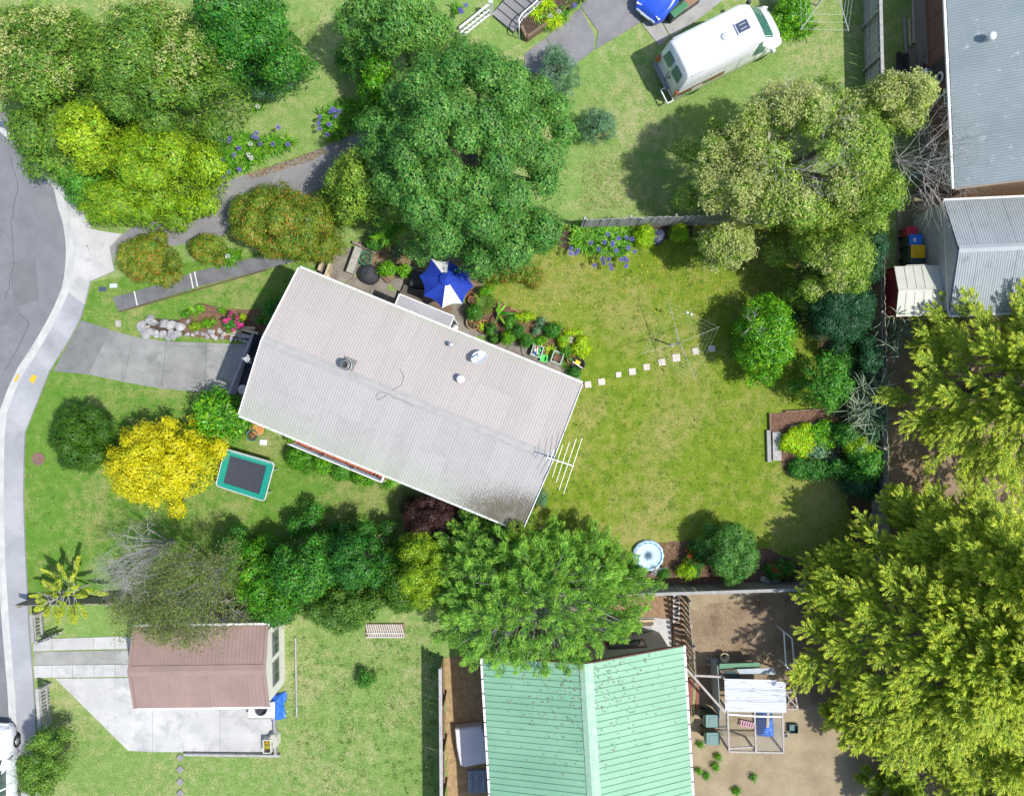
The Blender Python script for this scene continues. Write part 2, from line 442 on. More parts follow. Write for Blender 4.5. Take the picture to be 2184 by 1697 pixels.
def scatter(poly, n, rng):
    xs = [p[0] for p in poly]; ys = [p[1] for p in poly]; X, Y = [], []
    tot = 0
    while tot < n:
        x = rng.uniform(min(xs), max(xs), n*2); y = rng.uniform(min(ys), max(ys), n*2); k = in_poly(x, y, poly)
        X.append(x[k]); Y.append(y[k]); tot += k.sum()
    return np.concatenate(X)[:n], np.concatenate(Y)[:n]
# leaf palettes
LM = {
 'camphor': leafmat('camphor_leaf', [(.03, .105, .018), (.065, .19, .03), (.16, .29, .05)]),
 'olive': leafmat('olive_leaf', [(.04, .10, .015), (.09, .19, .02), (.20, .30, .03)]),
 'yellowgreen': leafmat('yellow_green_leaf', [(.10, .20, .01), (.20, .32, .01), (.36, .44, .02)]),
 'green': leafmat('green_leaf', [(.018, .08, .012), (.035, .15, .015), (.09, .26, .02)]),
 'bright': leafmat('bright_leaf', [(.035, .13, .008), (.09, .28, .01), (.24, .44, .015)], rough=.4),
 'dark': leafmat('dark_leaf', [(.008, .035, .014), (.016, .07, .024), (.04, .12, .04)]),
 'round': leafmat('round_shrub_leaf', [(.018, .055, .006), (.04, .12, .008), (.10, .20, .012)]),
 'gold': leafmat('gold_leaf', [(.38, .46, .014), (.66, .61, .010), (.74, .66, .014)], isl=.16, trans=.35, patch=.06, hue=.008, boost=1.0),
 'red': leafmat('red_tip_leaf', [(.05, .13, .012), (.13, .21, .015), (.36, .16, .03)], hue=.03),
 'privet': leafmat('privet_leaf', [(.06, .15, .012), (.16, .26, .022), (.34, .40, .09)]),
 'cream': leafmat('cream_flower', [(.42, .47, .14), (.56, .58, .23)], isl=.14, hue=.01, boost=1.0),
 'conifer': leafmat('golden_conifer_leaf', [(.07, .14, .014), (.20, .30, .02), (.44, .48, .04)], isl=.24, hue=.02, boost=1.35),
 'purple': leafmat('purple_leaf', [(.03, .014, .016), (.06, .026, .024), (.14, .06, .045)], boost=1.0),
 'silver': leafmat('reed_leaf', [(.08, .15, .08), (.17, .26, .14), (.34, .40, .25)], boost=1.0),
 'strap': leafmat('strap_leaf', [(.03, .12, .008), (.08, .24, .012), (.20, .38, .025)], rough=.35),
 'lime': leafmat('lime_leaf', [(.14, .28, .008), (.26, .44, .008), (.46, .56, .015)]),
 'bluegreen': leafmat('blue_green_leaf', [(.04, .11, .05), (.09, .19, .09), (.17, .30, .14)]),
 'deadleaf': leafmat('dry_leaf', [(.15, .09, .04), (.30, .19, .08), (.52, .38, .17)], boost=1.0),
 'wattle': leafmat('feathery_leaf', [(.035, .11, .014), (.09, .22, .02), (.22, .38, .04)]),
 'twiggy': leafmat('thin_olive_leaf', [(.05, .09, .015), (.11, .17, .025), (.20, .18, .05)]),
 'mauve': leafmat('mauve_petal', [(.20, .16, .62), (.33, .28, .80)], isl=.15, hue=.02, boost=1.0),
 'whitep': leafmat('white_petal', [(.7, .72, .7), (.85, .85, .82)], isl=.06, hue=0.0, boost=1.0),
 'pinkp': leafmat('pink_petal', [(.75, .03, .22), (.85, .10, .38)], isl=.15, hue=.02, boost=1.0),
 'redp': leafmat('red_petal', [(.75, .03, .02), (.85, .07, .03)], isl=.1, hue=.01, boost=1.0),
 'yellowp': leafmat('fallen_leaf', [(.62, .42, .03), (.75, .60, .08)], isl=.2, boost=1.0),
}

# ------------------------------------------------------------------ the ground
ASPH = mat('asphalt', (.20, .205, .215), (.16, .165, .175), 1.2, .9, fine=.2, bump=.5, stain=((.13, .13, .135), .45, .53, .5))
DRIVE = mat('drive_concrete', (.30, .30, .28), (.21, .21, .20), 1.3, .85, fine=.14, bump=.3, stain=((.14, .14, .13), .9, .52, .6), obj=.08)
DRIVED = mat('dark_drive_concrete', (.20, .205, .20), (.15, .155, .15), 1.6, .9, fine=.2, bump=.5, stain=((.22, .22, .21), 1.3, .52, .5))
PATH = mat('path_aggregate', (.175, .175, .18), (.115, .115, .12), 2, .9, fine=.3, bump=.7)
PALE = mat('pale_concrete', (.50, .49, .465), (.38, .375, .36), .7, .85, fine=.10, bump=.2, stain=((.24, .24, .235), .75, .50, .6), obj=.06)
FOOT = mat('footpath_concrete', (.34, .345, .36), (.27, .275, .29), .7, .85, fine=.12, bump=.3, stain=((.42, .42, .42), .5, .5, .5), obj=.06)
KERB = mat('kerb_concrete', (.50, .50, .47), (.40, .40, .38), 2, .85, fine=.12, obj=.05)
PATIO = mat('patio_concrete', (.26, .23, .19), (.17, .15, .125), 1.8, .9, fine=.2, bump=.4, stain=((.10, .085, .07), 1.4, .52, .7), obj=.10)
NDRIVE = mat('grey_seal', (.24, .235, .235), (.18, .18, .185), 1.0, .9, fine=.18, bump=.4, stain=((.13, .13, .13), .8, .52, .5))
DIRT = mat('brown_dirt', (.20, .14, .09), (.28, .21, .135), 1.1, .95, fine=.3, bump=.8, stain=((.12, .075, .045), .9, .52, .7))
DIRT2 = mat('dry_yard', (.35, .285, .18), (.24, .185, .115), .9, .95, fine=.26, bump=.8, stain=((.20, .22, .07), 1.4, .58, .6))
MULCH = mat('bark_mulch', (.20, .11, .07), (.10, .055, .04), 9, .95, fine=.5, bump=1.0)
SOIL = mat('dark_soil', (.09, .06, .04), (.05, .035, .025), 6, .95, fine=.4, bump=1.0)
LAWN = lawnmat('lawn_grass', (.13, .215, .015), (.205, .275, .025), (.35, .305, .11), .56, .2, ((1430, 700, 3.6, .07), (1250, 610, 4.0, .05), (1340, 1140, 3.2, .09), (1760, 1085, 3.4, .10), (1630, 860, 1.8, .10), (1130, 600, 2.5, .06), (1650, 600, 2.5, .07), (1245, 870, 1.5, .07)))
LAWN2 = lawnmat('front_lawn_grass', (.095, .225, .026), (.16, .275, .045), (.35, .325, .14), .565, .25, ((800, 1045, 3.0, .11), (570, 940, 1.6, .12), (330, 845, 2.2, .06), (520, 640, 3.0, .05), (260, 690, 1.6, .06), (980, 1080, 2.5, .12), (480, 1110, 1.8, .07)))
LAWNN = lawnmat('hazed_neighbour_grass', (.17, .285, .065), (.235, .345, .10), (.43, .375, .205), .555, .25)  # lighter than the plot's own grass: a white haze put into the colour

gp = [(-60, -60), (60, -60), (60, 60), (-60, 60)]
ground = MB().sheet([Vector((x*8, y*8, 0)) for x, y in gp], -.012).build('ground', LAWNN); tag(ground, kind='structure')
struct('road_patch', rough_poly(pl([(20, 560), (75, 548), (84, 640), (30, 655)]), .02, .3, 41), .003, mat('asphalt_patch', (.17, .175, .18), (.14, .145, .15), 1.4, .9, fine=.2, bump=.5))
for _k, _pts in enumerate((((12, 640), (30, 560), (24, 470), (38, 400), (20, 330)), ((30, 655), (62, 690), (40, 740), (10, 790)))):
    _q = pl(_pts); _b = MB()
    for _i in range(len(_q)-1):
        _a = _q[_i]
        for _j in range(1, 7):
            _c = _q[_i].lerp(_q[_i+1], _j/6)+Vector((random.Random(_i*7+_j+_k).uniform(-.05, .05), 0, 0)); _b.bar(_a+Vector((0, 0, .002)), _c+Vector((0, 0, .002)), .018, .006); _a = _c
    tag(_b.build('road_crack', mat('tar', (.07, .07, .075), None, 4, .8)), kind='structure')
def lawn_blades(name, label, poly, n, m, seed, holes=()):
    rng = np.random.default_rng(seed); X, Y = scatter(poly, n, rng)
    for h in holes:
        k = ~in_poly(X, Y, h); X, Y = X[k], Y[k]
    P = np.stack([X, Y, np.full(len(X), .012)], 1); N = rng.normal(size=(len(X), 3)); N[:, 2] = np.abs(N[:, 2])*.6+.15
    o = leaves(name, P, N, rng.uniform(.04, .09, len(X)), rng.uniform(.010, .02, len(X)), m, None, rng)
    return tag(o, label, 'grass', kind='stuff')
# road of the turning circle, kerb, footpath
road_e = [(-40, 230), (0, 281), (60, 335), (115, 401), (123, 438.7), (134, 475), (139, 505.5), (141, 530), (140.4, 553.6), (137, 590), (131, 617.8), (115, 655), (98, 688), (80, 719.4), (60, 752), (40, 781), (18, 826), (0, 874.5), (-6, 930), (-8, 1060), (-4, 1200), (2, 1300), (5, 1340), (16, 1470), (22, 1580), (27, 1720)]
struct('road', pl([(-900, 150)]+road_e+[(-900, 1800)]), 0.0, ASPH)
def offset_line(pts, d):
    out = []
    for i, p in enumerate(pts):
        a = Vector(pts[max(i-1, 0)]); b = Vector(pts[min(i+1, len(pts)-1)]); t = (b-a).normalized()
        out.append(tuple(Vector(p)+Vector((-t.y, t.x))*-d if False else Vector(p)+Vector((t.y, -t.x))*d))
    return out
k_out = offset_line(road_e, 9); k_out2 = offset_line(road_e, 19)
kb = tag(bpy.data.objects.new('kerb', None), kind='structure'); COL.objects.link(kb)
ch = tag(bpy.data.objects.new('gutter_channel', None), kind='structure'); COL.objects.link(ch)
for i in range(len(road_e)-1):
    a, b = pl([road_e[i], road_e[i+1]]); c, d = pl([k_out[i+1], k_out[i]]); e, f = pl([k_out2[i+1], k_out2[i]])
    MB().prism([a, b, c, d], -.02, .012+.0005*(i % 2)).build('channel_block', KERB, ch)
    MB().prism([d, c, e, f], -.02, .11+.001*(i % 2)).build('kerb_block', KERB, kb)
# footpath slabs between kerb and gardens
inner = {6: (175, 500), 7: (190, 530), 8: (196, 560), 9: (195, 597), 10: (182, 650), 11: (174, 678), 12: (150, 724), 13: (128, 758), 14: (108, 790), 15: (92, 830), 16: (72, 880), 17: (56, 920), 18: (53, 985), 19: (52, 1068), 20: (57, 1200), 21: (62, 1292), 22: (64, 1345), 23: (74, 1470), 24: (80, 1580), 25: (82, 1720)}
fp = tag(bpy.data.objects.new('footpath', None), kind='structure'); COL.objects.link(fp)
idx = sorted(inner)
for i, j in zip(idx[:-1], idx[1:]):
    q = pl([k_out2[i], k_out2[j], inner[j], inner[i]])
    MB().prism(q, -.05, .10-.0006*(i % 3)).build('concrete_slab', PALE if i < 10 else FOOT, fp)
# pale crossing of the neighbour's drive
struct('vehicle_crossing', pl([k_out2[3], k_out2[4], k_out2[5], k_out2[6], (190, 525), (196, 560), (196, 600), (246, 578), (236, 528), (262, 500), (238, 497), (195, 489), (188, 441), (148, 410)]), .108, PALE, .15)
# grey drive of the upper neighbour
struct('neighbour_drive', rough_poly(pl([(262, 500), (285, 483), (330, 470), (395, 478), (420, 470), (438, 425), (480, 388), (560, 362), (640, 335), (720, 300), (800, 275), (850, 270), (850, 320), (760, 350), (700, 395), (640, 420), (560, 415), (505, 452), (480, 500), (430, 540), (395, 520), (300, 540), (246, 560), (236, 528)]), .02, .3, 2), .016, NDRIVE)
# front lawn and back lawn of the plot
front = [(196, 602), (260, 590), (420, 556), (640, 520), (700, 520), (690, 640), (600, 800), (540, 900), (640, 960), (800, 1020), (1000, 1090), (1160, 1110), (1180, 1260), (64, 1290), (57, 1200), (52, 1068), (53, 985), (56, 920), (72, 880), (92, 830), (108, 790), (128, 758), (150, 724), (174, 678), (182, 650)]
back = [(1160, 480), (1880, 478), (1890, 1245), (1150, 1262), (1000, 1100), (1130, 1090), (1240, 830), (1050, 640), (1010, 560)]
FRONT = pl(front); BACK = pl(back)
struct('front_lawn', FRONT, .004, LAWN2); struct('back_lawn', BACK, .0085, LAWN)
# driveway slabs
dv = tag(bpy.data.objects.new('driveway', None), kind='structure'); COL.objects.link(dv)
def slabs(parent, sheet, quads, z, m, gap=.012, th=.1):
    for k, q in enumerate(quads):
        P = zpl(sheet, q); c = sum(P, Vector())/len(P)
        P = [c+(p-c)*(1-gap/(p-c).length) for p in P]
        MB().prism(P, z-th, z+.0007*(k % 4)).build('concrete_slab', m, parent)
MB().prism(zpl('A2', [(655, 962), (880, 1038), (705, 1396), (425, 1370)]), -.05, .024).build('concrete_slab', DRIVED, dv)
slabs(dv, 'A2', [[(880, 1038), (1065, 1090), (990, 1457), (705, 1396)], [(1065, 1090), (1330, 1130), (1323, 1163), (1287, 1510), (990, 1457)],
                 [(1330, 1130), (1650, 1143), (1650, 1170), (1323, 1163)], [(1650, 1143), (2150, 1160), (2150, 1185), (1650, 1170)],
                 [(1323, 1163), (1650, 1170), (1642, 1540), (1287, 1510)], [(1650, 1170), (2300, 1190), (2200, 1560), (1642, 1540)]], .026, DRIVE)
# entrance path with step nosings
pt = tag(bpy.data.objects.new('garden_path', None), kind='structure'); COL.objects.link(pt)
slabs(pt, 'A2', [[(900, 783), (1080, 735), (1100, 849), (950, 892)], [(1084, 735), (1520, 592), (1545, 710), (1104, 848)], [(1524, 590), (1556, 578), (1581, 697), (1549, 709)], [(1560, 578), (2000, 470), (2340, 430), (2440, 470), (2130, 556), (1585, 696)]], .05, PATH, .008)
NOSE = mat('white_nosing', (.74, .73, .68), (.6, .59, .55), 5, .8)
for a, b in (((1076, 733), (1101, 848)), ((1521, 590), (1546, 710)), ((1556, 577), (1581, 697))):
    p, q = zat('A2', *a), zat('A2', *b); MB().bar(p+Vector((0, 0, .055)), q+Vector((0, 0, .055)), .045, .03).build('step_nosing', NOSE, pt)
p0, p1 = zat('A2', 950, 897), zat('A2', 2130, 562)
EDGE = mat('timber_edge', (.16, .11, .07), (.09, .06, .04), 8, .95, stretch=(1, 8, 1))
tag(MB().bar(p0+Vector((0, 0, .03)), zat('A2', 1104, 855)+Vector((0, 0, .03)), .05, .08).bar(zat('A2', 1104, 855)+Vector((0, 0, .032)), p1+Vector((0, 0, .032)), .05, .08).build('path_edging', EDGE), 'low dark timber edging along the grey garden path', 'edging')
# patio
pa = tag(bpy.data.objects.new('patio', None), kind='structure'); COL.objects.link(pa)
slabs(pa, 'E2', [[(170, 330), (345, 480), (480, 190), (290, 160)], [(90, 400), (170, 340), (440, 520), (330, 600), (130, 570)], [(330, 600), (440, 525), (690, 590), (620, 760), (340, 640)],
                 [(690, 590), (860, 690), (1010, 740), (940, 900), (620, 760)], [(880, 610), (1000, 500), (1110, 640), (1100, 750), (960, 700)], [(440, 460), (520, 370), (880, 620), (850, 690), (600, 570)],
                 [(1100, 640), (1320, 600), (1560, 900), (1100, 760)], [(1010, 745), (1560, 905), (1640, 1010), (1600, 1200), (960, 900)], [(1560, 900), (1860, 860), (1900, 1040), (1640, 1010)], [(1640, 1010), (1900, 1040), (2180, 1257), (1760, 1290), (1600, 1200)]], .03, PATIO, .01)
slabs(pa, 'C2', [[(-130, 1010), (130, 1160), (130, 1290), (-160, 1180)], [(130, 1160), (330, 1240), (320, 1400), (130, 1290)], [(330, 1240), (470, 1330), (600, 1420), (560, 1480), (320, 1400)]], .03, PATIO, .01)
struct('bare_soil_bank', rough_poly(zpl('E2', [(430, 100), (1000, 150), (1500, 200), (2100, 400), (2000, 720), (1560, 900), (1100, 640), (880, 610), (560, 340), (480, 190)]), .05, .3, 5), .013, DIRT)
# garden beds
struct('house_border_bed', rough_poly(zpl('C2', [(-310, 700), (-120, 760), (40, 870), (360, 990), (570, 1070), (640, 1180), (620, 1330), (560, 1420), (470, 1320), (330, 1235), (100, 1150), (-130, 1010), (-300, 900)]), .03, .3, 3), .034, MULCH)
struct('front_bed', rough_poly(zpl('A2', [(1440, 960), (1520, 880), (1610, 830), (1720, 850), (1790, 880), (2070, 878), (2160, 900), (2110, 1110), (1860, 1120), (1480, 1090)]), .04, .3, 4), .036, MULCH)
struct('rock_bed', rough_poly(zpl('A2', [(1100, 1000), (1200, 950), (1480, 960), (1490, 1080), (1160, 1090)]), .03, .3, 4), .032, SOIL)
struct('vegetable_bed', rough_poly(zpl('D3', [(85, 115), (600, 80), (640, 600), (230, 620), (180, 480), (85, 265)]), .04, .3, 6), .03, MULCH)
struct('lower_border_bed', rough_poly(zpl('C3', [(-900, 1330), (400, 1240), (960, 1240), (1240, 1140), (1620, 1130), (2100, 1200), (2600, 1420), (2600, 1480), (950, 1520), (-900, 1600)]), .08, .3, 7), .022, MULCH)
struct('upper_border_bed', rough_poly(zpl('C2', [(350, 330), (500, 210), (1500, 210), (1500, 300), (1050, 330), (500, 400)]), .06, .3, 8), .02, SOIL)
struct('right_border_bed', rough_poly(pl([(1690, 560), (1880, 478), (1890, 1245), (1840, 1245), (1800, 1030), (1770, 900), (1750, 760)]), .1, .3, 9), .018, mat('border_soil', (.13, .085, .045), (.08, .07, .03), 1.5, .95, fine=.35, bump=.8))  # brown soil mottled with darker olive brown
# neighbours' grounds
struct('poultry_yard', rough_poly(pl([(1462, 1262), (1905, 1240), (1930, 1697), (1960, 1850), (1470, 1850)]), .05, .4, 10), .006, DIRT2)
struct('yard_dirt', rough_poly(pl([(1470, 1300), (1690, 1260), (1790, 1330), (1800, 1500), (1640, 1520), (1500, 1480), (1475, 1400)]), .15, .4, 12), .010, DIRT)
struct('shelter_belt_floor', rough_poly(pl([(1890, 660), (2400, 640), (2400, 1850), (1930, 1850), (1905, 1240)]), .05, .4, 11), .008, DIRT)
struct('side_passage', pl([(1912, 420), (1990, 385), (1990, 570), (1912, 575)]), .006, mat('worn_grass', (.17, .16, .08), (.24, .20, .12), 1, .95, fine=.25))
# garage apron and strips next door
ga = tag(bpy.data.objects.new('garage_apron', None), kind='structure'); COL.objects.link(ga)
slabs(ga, 'A4', [[(262, 545), (268, 480), (415, 440), (412, 535)], [(415, 440), (750, 430), (748, 527), (412, 535)], [(750, 430), (920, 425), (918, 525), (748, 527)], [(920, 425), (1300, 418), (1300, 520), (918, 525)],
                 [(272, 655), (415, 652), (412, 752), (276, 755)], [(415, 652), (582, 650), (582, 750), (412, 752)], [(582, 650), (752, 648), (752, 748), (582, 750)], [(752, 648), (922, 646), (922, 746), (752, 748)], [(922, 646), (1300, 640), (1300, 744), (922, 746)],
                 [(440, 757), (1220, 750), (1218, 1345), (1025, 1335)], [(1220, 750), (1755, 745), (1755, 1345), (1218, 1345)], [(1755, 745), (2200, 740), (2210, 1345), (1755, 1345)]], .02, PALE)
slabs(ga, 'A4', [[(270, 548), (1300, 524), (1300, 638), (272, 652)]], .016, mat('mossy_concrete', (.33, .33, .30), (.22, .22, .20), .8, .9, fine=.15, stain=((.45, .45, .42), .7, .5, .6)))
# parking pad, steps landing at the top
pp = tag(bpy.data.objects.new('parking_pad', None), kind='structure'); COL.objects.link(pp)
slabs(pp, 'C1', [[(150, 430), (320, 300), (400, 420), (490, 575), (380, 640), (150, 560)], [(320, 300), (470, 180), (600, 60), (720, 290), (715, 400), (490, 575), (400, 420)], [(600, 60), (640, -200), (1300, -200), (1080, 185), (720, 400), (740, 260)]], .02, NDRIVE, .03)
slabs(pp, 'C1', [[(1085, 190), (1200, 90), (1310, 300), (1230, 370)], [(1200, 90), (1400, -150), (1900, -150), (1740, 0), (1500, 190), (1320, 300)]], .021, mat('worn_concrete', (.38, .37, .34), (.27, .265, .25), 1.4, .9, fine=.2, stain=((.2, .22, .12), 1.6, .55, .5)), .02)
# strip of dry grass and clippings between fence and green-roofed house
struct('dry_strip', rough_poly(pl([(948, 1400), (1060, 1390), (1062, 1850), (958, 1850)]), .05, .3, 15), .006, mat('straw', (.42, .30, .15), (.26, .17, .09), 4, .95, fine=.35, bump=1.0))
struct('rear_yard', rough_poly(pl([(1180, 1265), (1465, 1258), (1478, 1380), (1475, 1440), (1040, 1440), (1040, 1300)]), .05, .3, 16), .007, mat('leaf_litter', (.33, .21, .12), (.20, .13, .08), 5, .95, fine=.4, bump=1.0))
struct('rear_slab', zpl('C4', [(640, 300), (1180, 270), (1320, 285), (1330, 620), (640, 620)]), .05, PALE, .1)
# ground cover that nobody could count
GB = leafmat('grass_blade', [(.12, .20, .015), (.21, .28, .028), (.36, .34, .12)], trans=.2, isl=.3, patch=.1, boost=1.0)
GB2 = leafmat('grass_blade_front', [(.09, .21, .025), (.17, .28, .04), (.36, .34, .14)], trans=.2, isl=.3, patch=.1, boost=1.0)
GB3 = leafmat('hazed_grass_blade', [(.17, .29, .06), (.26, .36, .11), (.45, .40, .21)], trans=.2, isl=.3, patch=.1, boost=1.0)  # blades carry the same white haze in their colour
drv = zpl('A2', [(655, 962), (880, 1038), (1330, 1130), (2300, 1160), (2200, 1560), (1640, 1540), (1287, 1510), (705, 1396), (425, 1370)])
pth = zpl('A2', [(900, 783), (1080, 735), (1520, 592), (2000, 470), (2440, 440), (2130, 556), (1581, 697), (950, 892)])
fbed = zpl('A2', [(1100, 990), (1440, 960), (1610, 830), (2160, 890), (2110, 1110), (1100, 1090)])
lawn_blades('grass', 'short green grass of the front lawn beside the driveway', FRONT, 45000, GB2, 1, (drv, pth, fbed))
lawn_blades('grass', 'short yellow green grass of the back lawn around the clothesline', BACK, 50000, GB, 2)
lawn_blades('grass', 'pale grass around the white van beyond the fence', pl([(1200, 160), (1400, 60), (1560, 0), (1850, 0), (1850, 470), (1250, 470), (1250, 200)]), 20000, GB3, 3)
lawn_blades('grass', 'pale grass of the lawn between the garage and the green roof', pl([(600, 1340), (940, 1330), (945, 1697), (120, 1697), (110, 1480), (270, 1600), (600, 1610)]), 25000, GB3, 4)

# ------------------------------------------------------------------ buildings
def corr_sheet(name, width, length, rise, m, pitch=.1, amp=.012, n=8, kind='wave'):
    """one roofing sheet: x across the corrugations, y down the slope (0..length), falling by rise"""
    b = MB(); xs = []
    if kind == 'wave':
        k = int(round(width/pitch))*6
        xs = [(width*i/k, amp*math.cos(2*PI*i/6)) for i in range(k+1)]
    elif kind == 'rib':
        k = max(1, int(round(width/pitch)))
        for i in range(k):
            o = width*i/k; p = width/k; xs += [(o, 0), (o+p*.80, 0), (o+p*.86, amp), (o+p*.94, amp)]
        xs.append((width, 0))
    vs = []; fs = []
    for x, z in xs: vs += [(x, 0, z), (x, length, z-rise)]
    for i in range(len(xs)-1): fs.append((2*i, 2*i+2, 2*i+3, 2*i+1))
    # folded edge thickness at the eave
    return b.add(vs, fs).mesh(name, m, smooth=False)
def gable_walls(root, u0, u1, v0, v1, ze, vr, zr, m, t=.15, name='wall'):
    """four walls in the root's frame, x=u, y=-v"""
    for va in (v0, v1):
        MB().box(((u0+u1)/2, -va, ze/2), (u1-u0, t, ze)).build(name, m, root, local=True)
    for ua in (u0, u1):
        f = [(ua-t/2, -v0-.08, 0), (ua-t/2, -v1+.08, 0), (ua-t/2, -v1+.08, ze-.02), (ua-t/2, -vr, zr-.12), (ua-t/2, -v0-.08, ze-.02)]
        g = [(x+t, y, z) for x, y, z in f]
        MB().add(f+g, [tuple(range(5)), tuple(reversed(range(5, 10)))]+[(i, i+5, (i+1) % 5+5, (i+1) % 5) for i in range(5)]).build('gable_wall', m, root, local=True)
def gable_roof(root, L, W, ze, zr, m, vr=None, sheet=.8, pitch=.1, amp=.012, kind='wave', lap=None, u0=0.0, v0=0.0, over=0.0):
    """two slopes of separate sheets; ridge along x at v=vr (y=-v)"""
    vr = W/2 if vr is None else vr; n = max(1, round(L/sheet)); wd = L/n
    for side, run in ((-1, vr), (1, W-vr)):
        rise = zr-ze; rows = 2 if lap else 1; ln = run/rows
        me = corr_sheet('roof_sheet', wd+(.012 if kind == 'wave' else 0), ln+(.05 if rows > 1 else 0), rise/rows*(ln+(.05 if rows > 1 else 0))/ln, m, pitch, amp, kind=kind)
        for k in range(n):
            for r in range(rows):
                zz = zr-rise*r/rows+(.005*(k % 2))+(.014 if r == 0 and rows > 1 else 0)
                o = inst(me, 'roof_sheet', root)
                if side == -1: o.location = (u0+(k+1)*wd, -(v0+vr-ln*r)*1.0, zz); o.rotation_euler = (0, 0, 0); o.scale = (-1, 1, 1)
                else: o.location = (u0+k*wd, -(v0+vr+ln*r), zz); o.scale = (1, -1, 1)
# --- the house
HL, HW, HE, HR = 12.4, 6.39, 3.9, 4.7
TL = at(637.7, 572.4, HE); HA = -math.atan2(.3788, .9255)
house = thing('house', 'long single storey house with pale corrugated iron gable roof in the middle plot', 'house', (TL.x, TL.y, 0), HA)
mr, t, b = _nodes('house_roof_iron'); p = posn(t, -HA, (1, 1, 1))
sx = t.nodes.new('ShaderNodeVectorRotate'); sx.rotation_type = 'Z_AXIS'; sx.inputs['Angle'].default_value = -HA
g = t.nodes.new('ShaderNodeNewGeometry'); sub = t.nodes.new('ShaderNodeVectorMath'); sub.operation = 'SUBTRACT'; sub.inputs[1].default_value = (TL.x, TL.y, 0)
t.links.new(g.outputs['Position'], sub.inputs[0]); t.links.new(sub.outputs[0], sx.inputs['Vector'])
sp = t.nodes.new('ShaderNodeSeparateXYZ'); t.links.new(sx.outputs[0], sp.inputs[0])
mp = t.nodes.new('ShaderNodeMapping'); mp.inputs['Scale'].default_value = (9, .5, 1); t.links.new(sx.outputs[0], mp.inputs[0])
streak = noise(t, mp.outputs[0], 1.4, 4, .6); big = noise(t, sx.outputs[0], .5, 4, .6); mid = noise(t, sx.outputs[0], 5, 6, .75); fin = noise(t, sx.outputs[0], 22, 4, .8)
col = mixc(t, mapr(t, big, .35, .65, 0, 1), (.405, .365, .335), (.365, .34, .315))
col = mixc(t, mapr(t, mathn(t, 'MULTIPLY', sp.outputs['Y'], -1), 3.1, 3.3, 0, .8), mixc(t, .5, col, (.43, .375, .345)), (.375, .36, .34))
col = mixc(t, mapr(t, streak, .45, .75, 0, .6), col, (.33, .32, .31))
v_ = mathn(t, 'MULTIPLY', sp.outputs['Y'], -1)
eave = mathn(t, 'MAXIMUM', mapr(t, v_, 4.6, 6.4, 0, .16), mapr(t, v_, .8, 0, 0, .16))
eave = mathn(t, 'ADD', eave, mathn(t, 'MULTIPLY', mapr(t, v_, 2.9, 3.6, 0, 1), .04))
corner = mathn(t, 'MULTIPLY', mapr(t, sp.outputs['X'], 7.6, 12.0, 0, 1), mapr(t, v_, 3.9, 6.0, 0, 1))
lich = mathn(t, 'ADD', mathn(t, 'MULTIPLY', mid, .6), mathn(t, 'ADD', mathn(t, 'MULTIPLY', fin, .4), eave))
col = mixc(t, mapr(t, lich, .62, .72, 0, .6), col, (.33, .38, .25))
moss = mathn(t, 'ADD', mathn(t, 'MULTIPLY', fin, .75), mathn(t, 'MULTIPLY', corner, .40))
col = mixc(t, mapr(t, moss, .545, .62, 0, .9), col, (.10, .085, .055))
oi = t.nodes.new('ShaderNodeObjectInfo')
low_ = noise(t, sx.outputs[0], 1.6, 5, .7)
col = mixc(t, mathn(t, 'MULTIPLY', mapr(t, v_, 3.2, 5.0, .25, 1), mapr(t, low_, .48, .66, 0, .45)), col, (.30, .295, .265))
col = hsv(t, col, mathn(t, 'MULTIPLY', mapr(t, fin, .3, .7, .92, 1.07), mapr(t, oi.outputs['Random'], 0, 1, .955, 1.035)))
t.links.new(col, b.inputs['Base Color']); b.inputs['Roughness'].default_value = .62; b.inputs['Specular IOR Level'].default_value = .3
MATS['house_roof_iron'] = mr
WALL = mat('weatherboard', (.55, .52, .46), (.48, .45, .40), 2, .8)
gable_walls(house, .45, HL-.4, .5, HW-.5, HE-.05, HW/2, HR, WALL)
gable_roof(house, HL, HW, HE, HR, mr, sheet=.775, pitch=.11, amp=.0050, lap=True)
RIDGE = mat('ridge_cap_paint', (.38, .36, .345), (.33, .315, .30), 3, .65, stain=((.27, .30, .22), 4, .54, .8))
WHITE = mat('white_trim', (.78, .78, .76), (.68, .68, .66), 4, .6, stain=((.45, .42, .36), 3, .6, .4))
rw = .19; dz = (HR-HE)/(HW/2)*rw
for k in range(5):                                   # ridge capping in lengths
    a, c = k*HL/5-.02, (k+1)*HL/5+.02
    z = HR+.028+.004*(k % 2)
    MB().add([(a, -HW/2+rw, z-dz), (c, -HW/2+rw, z-dz), (a, -HW/2+.05, z), (c, -HW/2+.05, z), (a, -HW/2-.05, z), (c, -HW/2-.05, z), (a, -HW/2-rw, z-dz), (c, -HW/2-rw, z-dz)], [(0, 1, 3, 2), (2, 3, 5, 4), (4, 5, 7, 6)]).build('ridge_cap', RIDGE, house, local=True)
for v, s in ((0, -1), (HW, 1)):                      # spouting
    y = -(v+s*.06)
    gt = MB().box((HL/2, y, HE-.10), (HL+.04, .02, .10)).box((HL/2, -(v+s*.115), HE-.09), (HL+.04, .018, .12)).box((HL/2, -(v+s*.06), HE-.15), (HL+.04, .12, .015)).build('gutter', WHITE, house, local=True)
    for k in range(22):
        MB().box((.3+k*HL/22, -(v+s*.06), HE-.028), (.03, .13, .012)).build('gutter_bracket', WHITE, gt, local=True)
for u in (-.03, HL+.03):                             # barge boards
    for s in (0, 1):
        a = Vector((u, 0 if s == 0 else -HW, HE-.03)); c = Vector((u, -HW/2, HR-.0))
        MB().bar(a, c, .035, .16).build('barge_board', WHITE, house, local=True)
